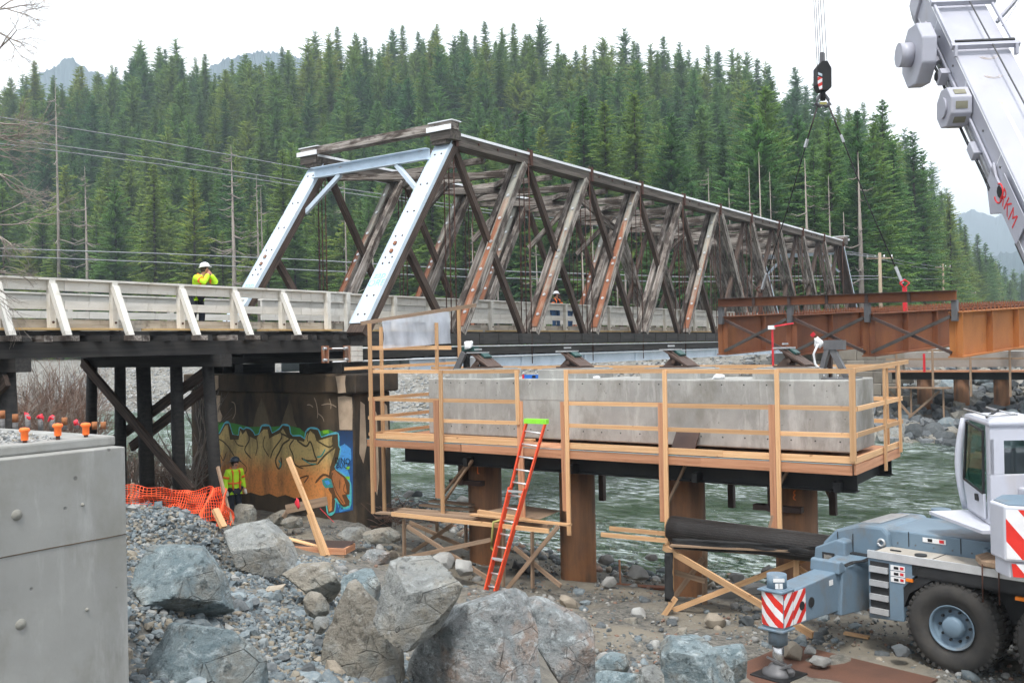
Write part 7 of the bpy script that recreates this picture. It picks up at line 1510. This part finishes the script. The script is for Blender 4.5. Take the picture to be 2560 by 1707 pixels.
for i, (ol, d, lab) in enumerate((([(1570, 1440), (1582, 1418), (1600, 1414), (1618, 1430), (1622, 1446), (1590, 1450)], 23.0, 'white pointed boulder in the shallows beyond the wooden stake'), ([(1492, 1405), (1505, 1388), (1530, 1384), (1535, 1405), (1515, 1412)], 24.5, 'flat white boulder in the shallows beside the second rusty column'), ([(1614, 1395), (1625, 1384), (1640, 1384), (1644, 1396), (1628, 1402)], 25.0, 'small pale boulder in the shallows under the ledger boards'),
     ([(1500, 1462), (1515, 1442), (1535, 1442), (1545, 1458), (1520, 1468)], 22.6, 'brownish boulder at the water edge beside the second column'), ([(1004, 1240), (1020, 1226), (1036, 1230), (1040, 1242)], 36, 'pale boulder in the river beside a dark one'), ([(1030, 1240), (1040, 1226), (1056, 1230), (1058, 1242)], 36, 'dark boulder in the river beside a pale one'), ([(1140, 1250), (1158, 1240), (1176, 1246), (1176, 1256), (1145, 1258)], 34, 'pale boulder in the river behind the first rusty column'),
     ([(1820, 1440), (1838, 1432), (1860, 1436), (1866, 1448), (1830, 1452)], 22.5, 'flat pale boulder in the shallows behind the cross brace'), ([(1905, 1425), (1925, 1412), (1940, 1428), (1930, 1440), (1908, 1440)], 22.6, 'tall pale boulder in the shallows behind the cross brace'))):
    boulder(ol, d, 'stone_dark' if i == 5 else 'stone_pale', lab, 40 + i, .8, 3, amp=.015, group=GWR)
for i, (ol, d, m_, lab) in enumerate((([(1758, 1555), (1770, 1538), (1795, 1535), (1815, 1550), (1812, 1565), (1775, 1568)], 18.8, 'stone_tan', 'smooth tan cobble on the sand below the cross brace'), ([(1577, 1540), (1580, 1520), (1600, 1518), (1616, 1535), (1605, 1546)], 19.8, 'stone_pale', 'white cobble on the sand left of the cross brace'), ([(1556, 1565), (1565, 1545), (1590, 1542), (1596, 1560), (1585, 1572)], 19.2, 'rock_tan', 'rusty brown cobble beside the white one'),
     ([(1462, 1548), (1475, 1530), (1500, 1530), (1506, 1548), (1480, 1558)], 19.9, 'stone_pale', 'pale speckled cobble on the sand before the second column'), ([(1960, 1640), (1968, 1612), (1990, 1604), (2007, 1620), (2005, 1640), (1980, 1648)], 16.3, 'stone_tan', 'large ochre cobble just behind the outrigger jack'), ([(2020, 1656), (2040, 1640), (2070, 1644), (2082, 1658), (2050, 1664)], 15.8, 'stone_pale', 'flat cream cobble between the jack and the front tyre'),
     ([(2008, 1632), (2020, 1612), (2040, 1622), (2035, 1636)], 16.4, 'stone_pale', 'grey white cobble beside the ochre one'), ([(1848, 1550), (1860, 1540), (1880, 1542), (1886, 1560), (1860, 1565)], 18.6, 'stone_dark', 'dark grey cobble on the gravel behind the outrigger'), ([(1690, 1580), (1700, 1570), (1718, 1572), (1716, 1588), (1696, 1590)], 18.2, 'rock_tan', 'reddish broken rock on the sand'), ([(2230, 1620), (2255, 1610), (2275, 1625), (2268, 1640), (2240, 1640)], 15.9, 'stone_dark', 'dark stone in front of the front tyre'), ([(1400, 1498), (1420, 1490), (1440, 1500), (1445, 1516), (1410, 1515)], 20.8, 'stone_tan', 'sandy cobble before the second column'))):
    boulder(ol, d, m_, lab, 60 + i, .9, 3, amp=.02, name='cobble', group='cobbles on the sand')

# ------------------------------------------------------------------ loose stone: the largest as pieces of the ground, the rest joined
ST_ANG = stone_meshes('stone', 10, ['stone_blue', 'stone_blue', 'stone_tan', 'stone_blue', 'stone_dark'], 2, (1, .75, .5), 9, .06)
ST_RND = stone_meshes('cobble', 10, ['stone_pale', 'stone_blue', 'stone_tan', 'stone_dark', 'stone_pale'], 2, (1, .8, .6), 9, .02, True)
rn = random.Random(51); nr = np.random.default_rng(51)
ss, ww = nr.uniform(3.0, 13.5, 130000), nr.uniform(1.0, 14.5, 130000); Q = np.stack([ss, ww, np.full_like(ss, 4.0)], 1) - CPOS; dd = Q @ CF; pxx = 1280 + FPX * (Q @ CR) / np.maximum(dd, .1)
ok = (dd > 5) & (pxx > 280) & (pxx < 1020) & ~((ss < AS + .05) & (ww > AWn - .08)) & ~((pxx > 860) & (dd > 10.5)); ss, ww = ss[ok], ww[ok]; n_ = len(ss)
S_ = np.minimum(.2, .014 + .036 * nr.random(n_) ** 2 + np.where(nr.random(n_) < .025, .07 * nr.random(n_), 0)); P_ = np.stack([ss, ww, ground_h(ss, ww) + S_ * .15], 1).tolist(); S_ = S_.tolist()
order = sorted(range(len(P_)), key=lambda i: -S_[i] / max(5, math.hypot(P_[i][0], P_[i][1]))); big = set(order[:240])
for i in big: place_mesh('stone', ST_ANG[rn.randrange(10)], Vector(P_[i]), S_[i] * 1.15, rn, ground)
g_ = scatter_joined('rubble', [P_[i] for i in range(len(P_)) if i not in big], [S_[i] for i in range(len(P_)) if i not in big], 'rubble_mix', 8, .55, 7); tag(g_, 'blue grey crushed rock covering the slope beside the abutment', 'rubble')
px_, py_ = nr.uniform(560, 2560, 17000), nr.uniform(1290, 1705, 17000)
dens = np.array([mnoise.noise(Vector((a * .006, b * .012, 2))) for a, b in zip(px_, py_)]); ok = nr.random(17000) < .62 + dens * 1.1; px_, py_ = px_[ok], py_[ok]
RY = CF[None] + CR[None] * ((px_ - 1280) / FPX)[:, None] + CU[None] * ((853.5 - py_) / FPX)[:, None]; zt = np.full(len(px_), .6)
for _ in range(3): T_ = (zt - EYE) / RY[:, 2]; X_ = RY[:, 0] * T_; Y_ = RY[:, 1] * T_; zn_ = ground_h(X_, Y_); err = np.abs(zn_ - zt); zt = np.where(zn_ < 2.4, zn_, zt)
cl = np.array(CRM.inverted()); LX = cl[0, 0] * X_ + cl[0, 1] * Y_ + cl[0, 3]; LY = cl[1, 0] * X_ + cl[1, 1] * Y_ + cl[1, 3]
ok = (err < .4) & (zn_ < 2.4) & (zn_ > -.5) & ~((LX > JX - 1.0) & (LX < JX + 1.7) & (LY > OY - 2.0) & (LY < OY + .85)); X_, Y_, zn_ = X_[ok], Y_[ok], zn_[ok]; n_ = len(X_)
S_ = .018 + .05 * nr.random(n_) ** 2.2 + np.where(nr.random(n_) < .07, .11 * nr.random(n_), 0); P_ = np.stack([X_, Y_, zn_ + S_ * .1], 1).tolist(); S_ = S_.tolist()
order = sorted(range(len(P_)), key=lambda i: -S_[i] / max(5, math.hypot(P_[i][0], P_[i][1]))); big = set(order[:230])
for i in big: place_mesh('cobble', ST_RND[rn.randrange(10)] if rn.random() < .7 else ST_ANG[rn.randrange(10)], Vector(P_[i]), S_[i] * 1.1, rn, ground)
g_ = scatter_joined('beach_gravel', [P_[i] for i in range(len(P_)) if i not in big], [S_[i] for i in range(len(P_)) if i not in big], 'beach_mix', 9, .6, 9, True); tag(g_, 'mixed river pebbles scattered over the sand', 'gravel')
# river bed and shallows
W_ = nr.uniform(-12, 34, 4600); X_ = np.interp(W_, SHORE[:, 0], SHORE[:, 1]) - .4 + 9.4 * nr.random(4600) ** 1.5; S_ = nr.uniform(.05, .22, 4600); P_ = np.stack([X_, W_, ground_h(X_, W_) + .2 * S_], 1).tolist(); S_ = S_.tolist()
g_ = scatter_joined('river_stones', P_, S_, 'beach_mix', 10, .6, 9, True); tag(g_, 'cobbles lying in the shallow green water', 'stones')
# pale cobble bar on the far side
P_, S_ = [], []
for _ in range(15000):
    s_ = rn.uniform(60.4, 82); w_ = rn.uniform(14, 125)
    if s_ > 70 and rn.random() < .4: continue
    P_.append([s_, w_, 0]); S_.append(.10 + .16 * rn.random() ** 2 + (.25 * rn.random() if rn.random() < .05 else 0))
zz = ground_h([p[0] for p in P_], [p[1] for p in P_])
for p, z_ in zip(P_, zz): p[2] = float(z_) + .03
g_ = scatter_joined('cobble_bar', P_, S_, 'bar_mix', 11, .6, 9, True); tag(g_, 'pale cobble bank along the far side of the river', 'stones')
# dark riprap by the far pier
RIP = stone_meshes('riprap_stone', 8, ['stone_dark', 'stone_blue', 'rock_grey', 'stone_dark'], 2, (1, .8, .65), 9, .05)
P_, S_ = [], []
for _ in range(2600):
    s_, w_ = rn.uniform(59.8, 74), rn.uniform(-16, 19.5); P_.append([s_, w_, 0]); S_.append(.2 + .5 * rn.random() ** 1.8)
for p, z_ in zip(P_, ground_h([p[0] for p in P_], [p[1] for p in P_])): p[2] = float(z_) + .1
order = sorted(range(len(P_)), key=lambda i: -S_[i]); big = set(i for i in order[:160])
for i in big: place_mesh('riprap_stone', RIP[rn.randrange(8)], Vector(P_[i]), S_[i] * 1.25, rn, ground)
g_ = scatter_joined('riprap', [P_[i] for i in range(len(P_)) if i not in big], [S_[i] for i in range(len(P_)) if i not in big], 'riprap_mix', 12, .7, 8); tag(g_, 'dark broken riprap below the far pier', 'rocks')

# ------------------------------------------------------------------ site clutter
fn = thing('safety_fence', 'orange plastic mesh safety fence sagging along the rubble crest', 'fence', PD(430, 1262, 13))
TOPL = [(296, 1214, 12.6), (400, 1219, 12.9), (470, 1226, 13.2), (515, 1222, 13.4), (545, 1216, 13.6), (562, 1228, 13.3), (578, 1286, 13.2)]; BOTL = [(296, 1262, 12.6), (400, 1266, 12.9), (460, 1272, 13.1), (500, 1288, 13.1), (530, 1306, 13.0), (560, 1312, 13.0), (580, 1310, 13.2)]
def along(L_, u):
    x = u * (len(L_) - 1); i = min(int(x), len(L_) - 2); f_ = x - i; a, b = L_[i], L_[i + 1]; return PD(*[a[k] + (b[k] - a[k]) * f_ for k in range(3)])
def net(u, v): p = along(TOPL, u).lerp(along(BOTL, u), v); return p + Fv * (.10 * math.sin(u * 26 + v * 3) * (.3 + (u > .5) * 1.2) + .08 * mnoise.noise(Vector((u * 12, v * 3, 0)))) + Uv * .05 * mnoise.noise(Vector((u * 9, v * 2, 5)))
NU, NV = 58, 9; nb_ = MB()
for i in range(NU + 1): nb_.tube([net(i / NU, j / 12) for j in range(13)], .0060, 3, cap=False)
for j in range(NV + 1): nb_.tube([net(i / 80, j / NV) for i in range(81)], .0055, 3, cap=False)
for k in range(14):
    u0 = .62 + .3 * rng.random(); nb_.tube([net(min(1, u0 + .06 * t / 6), .05 + .9 * t / 6) + Fv * .06 for t in range(7)], .006, 3, cap=False)
tag(nb_.build('mesh_net', 'orange_mesh', fn), kind='stuff')
beam('stake', PD(581, 1312, 13.2), PD(545, 1165, 13.5), .035, .05, 'lumber_old', fn); beam('stake', PD(558, 1318, 12.8), PD(538, 1272, 12.9), .09, .05, 'lumber', fn); beam('stake', PD(330, 1275, 12.9), PD(331, 1205, 12.9), .04, .04, 'lumber_old', fn)
ps = thing('timber_stake', 'tall pale timber stake leaning up from the shallow timber form', 'stake', PZ(818, 1385, 1.4))
a_, b_ = PD(820, 1392, 21.4), PD(722, 1143, 21.9); beam('stake', a_, b_, .055, .12, 'lumber', ps); beam('splint', PD(812, 1388, 21.3), PD(775, 1282, 21.5), .06, .17, 'lumber', ps)
fx = thing('timber_form', 'shallow orange timber form box lying beyond the boulders', 'formwork', PD(790, 1400, 21.6))
fA, fB, fC, fD = PD(715, 1372, 21.6), PD(862, 1378, 21.4), PD(885, 1366, 22.6), PD(740, 1362, 22.8)
beam('side_board', fA, fB, .045, .14, 'lumber_red', fx); beam('side_board', fB, fC, .045, .14, 'lumber_red', fx); beam('cover', fA.lerp(fD, .5) + V(0, 0, .08), fB.lerp(fC, .5) + V(0, 0, .08), .9, .02, 'brown_steel', fx)
for k in range(4): beam('slat', fA + V(0, 0, -.14 - .1 * k) + (fB - fA) * .03 * k, fB + V(0, 0, -.14 - .1 * k) - (fB - fA) * .05 * k, .05, .06, 'lumber_red' if k % 2 else 'lumber_old', fx)
o = beam('loose_board', PD(706, 1342, 22.5), PD(802, 1368, 21.8), .14, .03, 'lumber'); tag(o, 'pale loose board beside the leaning stake', 'board')
o = beam('loose_board', PD(715, 1272, 26.0), PD(818, 1252, 26.0), .05, .24, 'lumber_old'); tag(o, 'grey plank on edge at the graffiti wall', 'board')
o = beam('loose_board', PD(708, 1292, 26.0), PD(728, 1264, 26.2), .05, .12, 'lumber_old'); tag(o, 'short raking board holding the plank at the graffiti wall', 'board')
o = beam('loose_board', PZ(2112, 1582, .75), PZ(2172, 1592, .75), .12, .04, 'lumber'); tag(o, 'small pale offcut lying on gravel before the crane', 'board')
o = beam('survey_stake', PZ(1551, 1468, .15), PS(1549, 1398, PZ(1551, 1468, .15).x), .05, .03, 'lumber_red'); tag(o, 'single wooden stake standing at the water edge', 'stake')
o = beam('log', PZ(1535, 1470, .2) + V(0, 0, .05), PZ(1668, 1478, .2) + V(0, 0, .05), .22, .12, 'corten'); tag(o, 'rust brown log lying along the water edge', 'log')
for i, (x, y) in enumerate(((1770, 1500), (1830, 1490), (1880, 1480))):
    o = beam('concrete_block', PZ(x - 30, y, .3) + V(0, 0, .05), PZ(x + 30, y - 8, .3) + V(0, 0, .05), .35, .16, 'concrete_far'); tag(o, 'low flat concrete block half sunk at the water edge behind the bracing', 'block', 'concrete blocks at the water edge')
o = MB().tube([PZ(800, 1270, 1.6), PZ(860, 1330, 1.0), PZ(930, 1360, .9)], .01, 4).build('pink_string', 'pink_tape'); tag(o, 'thin pink string line running over the gravel', 'string')
rag('pink_ribbon', PD(745, 1258, 25.5), (.04, .10, .22), 'pink ribbon tied to the plank at the graffiti wall', 8, 'pink_tape')

# ------------------------------------------------------------------ people
def skin_mesh(name, J, E_, mat, parent, mw, sub=2):
    names = list(J); me = bpy.data.meshes.new(name); me.from_pydata([J[k][0] for k in names], [(names.index(a), names.index(b)) for a, b in E_], []); setmat(me, mat)
    o = bpy.data.objects.new(name, me); link(o, mw, parent); sk = o.modifiers.new('skin', 'SKIN'); sk.use_smooth_shade = True
    for i, k in enumerate(names): r = J[k][1]; me.skin_vertices[0].data[i].radius = r if isinstance(r, tuple) else (r, r)
    me.skin_vertices[0].data[0].use_root = True
    sb_ = o.modifiers.new('sub', 'SUBSURF'); sb_.levels = 1; sb_.render_levels = sub
    return o
def person(label, loc, face, P, top, legs, hat, vest=None, gloves='skin', scale=1.0, group=None):
    yaw = math.atan2(face[1], face[0]) - math.pi / 2; mw = Matrix.Translation(loc) @ Matrix.Rotation(yaw, 4, 'Z') @ Matrix.Scale(scale, 4)
    root = bpy.data.objects.new('person', None); link(root, mw); tag(root, label, 'person', group)
    J = dict(pelvis=((0, 0, .96), (.15, .11)), waist=((0, .01, 1.12), (.14, .10)), chest=((0, .02, 1.34), (.17, .115)), neck=((0, .03, 1.49), .058), jaw=((0, .055, 1.57), .072), head=((0, .05, 1.66), .094), crown=((0, .035, 1.74), .08), nose=((0, .155, 1.635), .016),
             shl=((-.19, .02, 1.41), .068), shr=((.19, .02, 1.41), .068), ell=((-.25, -.02, 1.14), .048), elr=((.25, -.02, 1.14), .048), wrl=((-.26, .08, .92), .034), wrr=((.26, .08, .92), .034),
             hil=((-.095, 0, .90), .095), hir=((.095, 0, .90), .095), knl=((-.11, .03, .50), .066), knr=((.11, .03, .50), .066), anl=((-.12, -.01, .10), .045), anr=((.12, -.01, .10), .045), tol=((-.14, .17, .05), .042), tor=((.14, .17, .05), .042))
    for k, v in P.items(): J[k] = (v, J[k][1])
    E_ = [('pelvis', 'waist'), ('waist', 'chest'), ('chest', 'neck'), ('neck', 'jaw'), ('jaw', 'head'), ('head', 'crown'), ('head', 'nose'), ('chest', 'shl'), ('chest', 'shr'), ('shl', 'ell'), ('ell', 'wrl'), ('shr', 'elr'), ('elr', 'wrr'), ('pelvis', 'hil'), ('pelvis', 'hir'), ('hil', 'knl'), ('knl', 'anl'), ('hir', 'knr'), ('knr', 'anr'), ('anl', 'tol'), ('anr', 'tor')]
    for s_ in 'lr':
        e, w_ = Vector(J['el' + s_][0]), Vector(J['wr' + s_][0]); d = (w_ - e).normalized(); sd = d.cross(Vector((0, 1, 0.3))).normalized(); pm = w_ + d * .06; J['pa' + s_] = (tuple(pm), .034); E_.append(('wr' + s_, 'pa' + s_))
        for i, (o_, L) in enumerate(((-.03, .07), (-.01, .085), (.012, .08), (.032, .06))): J[f'f{i}{s_}'] = (tuple(pm + sd * o_ + d * L * .6), .011); J[f'g{i}{s_}'] = (tuple(pm + sd * o_ * 1.1 + d * L + Vector((0, .015, -.012))), .009); E_ += [('pa' + s_, f'f{i}{s_}'), (f'f{i}{s_}', f'g{i}{s_}')]
        J['th' + s_] = (tuple(w_ + sd * .045 + d * .05 + Vector((0, .02, 0))), .011); E_.append(('wr' + s_, 'th' + s_))
    body = skin_mesh('body', J, E_, 'skin', root, mw)
    grow_ = lambda r, a: (r[0] + a, r[1] + a) if isinstance(r, tuple) else r + a
    sub = lambda ks, a: {k: (J[k][0], grow_(J[k][1], a)) for k in ks}
    hem = Vector(J['pelvis'][0]) + Vector((0, 0, -.10)); T_ = sub(['pelvis', 'waist', 'chest', 'shl', 'shr', 'ell', 'elr', 'wrl', 'wrr'], .028); T_['collar'] = (tuple(Vector(J['neck'][0]) - Vector((0, .005, .02))), .08); T_['hem'] = (tuple(hem), (.19, .15))
    skin_mesh('jacket', T_, [('pelvis', 'waist'), ('pelvis', 'hem'), ('waist', 'chest'), ('chest', 'collar'), ('chest', 'shl'), ('chest', 'shr'), ('shl', 'ell'), ('ell', 'wrl'), ('shr', 'elr'), ('elr', 'wrr')], top, root, mw)
    skin_mesh('trousers', sub(['pelvis', 'hil', 'hir', 'knl', 'knr', 'anl', 'anr'], .024), [('pelvis', 'hil'), ('pelvis', 'hir'), ('hil', 'knl'), ('knl', 'anl'), ('hir', 'knr'), ('knr', 'anr')], legs, root, mw)
    for s_ in 'lr': skin_mesh('boot', {'a': (tuple(Vector(J['an' + s_][0]) + Vector((0, 0, .06))), .06), 'b': (J['an' + s_][0], .062), 'c': (tuple(Vector(J['to' + s_][0])), .05)}, [('a', 'b'), ('b', 'c')], 'cloth_dark', root, mw)
    if gloves != 'skin':
        for s_ in 'lr': skin_mesh('glove', {'a': (J['wr' + s_][0], .045), 'b': (J['pa' + s_][0], .05), 'c': (J['g1' + s_][0], .03)}, [('a', 'b'), ('b', 'c')], gloves, root, mw)
    FR.append(mw); hd = Vector(J['head'][0]); cr0 = Vector(J['crown'][0]); axh = (cr0 - hd).normalized(); axh = (axh + V(0, 0, 2)).normalized()
    hb_ = hd + axh * .035
    MB().lathe([(0, .128), (.03, .128), (.075, .118), (.11, .09), (.13, .05), (.136, 0)], hb_, axh, 20).build('hard_hat', hat, root); MB().lathe([(-.005, .13), (0, .165), (.012, .165), (.016, .125)], hb_ + V(0, .015, 0), axh, 20).build('hat_brim', hat, root)
    MB().lathe([(-.12, .08), (-.06, .104), (.0, .108)], hb_ + V(0, -.018, 0), axh, 14).build('hair', 'hair', root)
    if vest:
        ch, pe, wa = Vector(J['chest'][0]), Vector(J['pelvis'][0]), Vector(J['waist'][0])
        for sx in (-.1, .1): MB().tube([ch + V(sx * .9, -.05, .165), ch + V(sx, .135, .06), wa + V(sx, .135, .0), pe + V(sx, .145, -.04)], .028, 6).build('vest_stripe', vest, root)
        MB().tube([wa + V(.185 * math.cos(t), .145 * math.sin(t), -.02) for t in np.linspace(0, 6.28, 17)], .024, 6).build('vest_stripe', vest, root)
        for s_ in 'lr': e = Vector(J['el' + s_][0]); sh_ = Vector(J['sh' + s_][0]); p = sh_.lerp(e, .55); d = (e - sh_).normalized(); MB().cyl(p - d * .03, p + d * .03, .09, 12).build('sleeve_band', vest, root)
    FR.pop(); return root
person('worker in lime jacket and white hard hat leaning on the trestle railing, hands to mouth', (16.05, 21.42, 6.75), (.18, -1, 0), dict(pelvis=(0, -.10, .97), waist=(0, -.03, 1.12), chest=(0, .10, 1.33), neck=(0, .17, 1.47), jaw=(0, .215, 1.54), head=(0, .215, 1.63), crown=(0, .19, 1.71), nose=(0, .315, 1.60),
       shl=(-.19, .11, 1.40), shr=(.19, .11, 1.40), ell=(-.22, .40, 1.26), elr=(.22, .40, 1.26), wrl=(-.05, .36, 1.48), wrr=(.05, .36, 1.48), hil=(-.095, -.10, .90), hir=(.095, -.10, .90), knl=(-.13, -.02, .5), knr=(.13, -.06, .5), anl=(-.14, -.08, .1), anr=(.14, -.14, .1), tol=(-.15, .1, .05), tor=(.15, .04, .05)), 'hiviz', 'cloth_dark', 'helmet_white', 'hiviz_orange', 'skin', 1.03)
pw = PZ(576, 1308, 1.28)
person('worker in lime jacket, dark helmet and pale gloves standing by the graffiti pier', (17.7, 22.18, gz(17.7, 22.18) + .02), (-.25, -1, 0), dict(jaw=(0, .08, 1.56), head=(0, .085, 1.65), crown=(0, .07, 1.73), nose=(0, .19, 1.61)), 'hiviz', 'cloth_dark', 'helmet_dark', 'hiviz_orange', 'leather_white', 1.05)
q3, q4 = PW(1394, 760, 21.75), PW(1428, 760, 21.75)
lean = dict(pelvis=(0, -.06, .96), chest=(0, .06, 1.34), ell=(-.24, .16, 1.14), elr=(.24, .16, 1.14), wrl=(-.12, .36, 1.2), wrr=(.12, .36, 1.2))
person('worker in orange vest, white hard hat and jeans behind the bridge railing', (q3.x, 21.85, 6.75), (-.35, -1, 0), lean, 'cloth_dark', 'jeans', 'helmet_white', 'hiviz_orange', 'skin', .98)
person('worker in dark green jacket and blue helmet beside the orange vest, arm on the railing', (q4.x, 21.85, 6.75), (.25, -1, 0), lean, 'cloth_green', 'jeans', 'helmet_dark', 'hiviz', 'skin', .96)

# ------------------------------------------------------------------ damp valley air
hz = bpy.data.materials.new('haze'); hz.use_nodes = True; ht = hz.node_tree; ht.nodes.clear(); ho = ht.nodes.new('ShaderNodeOutputMaterial'); hv = ht.nodes.new('ShaderNodeVolumePrincipled')
hv.inputs['Color'].default_value = (.74, .87, 1, 1); hv.inputs['Density'].default_value = .0005; hv.inputs['Anisotropy'].default_value = .2; ht.links.new(hv.outputs[0], ho.inputs['Volume'])
hbx = MB().box((-4600, -4600, -3), (4600, 4600, 345)); ho_ = hbx.build('haze', hz); tag(ho_, 'thin bluish mist filling the valley', 'haze', kind='stuff')
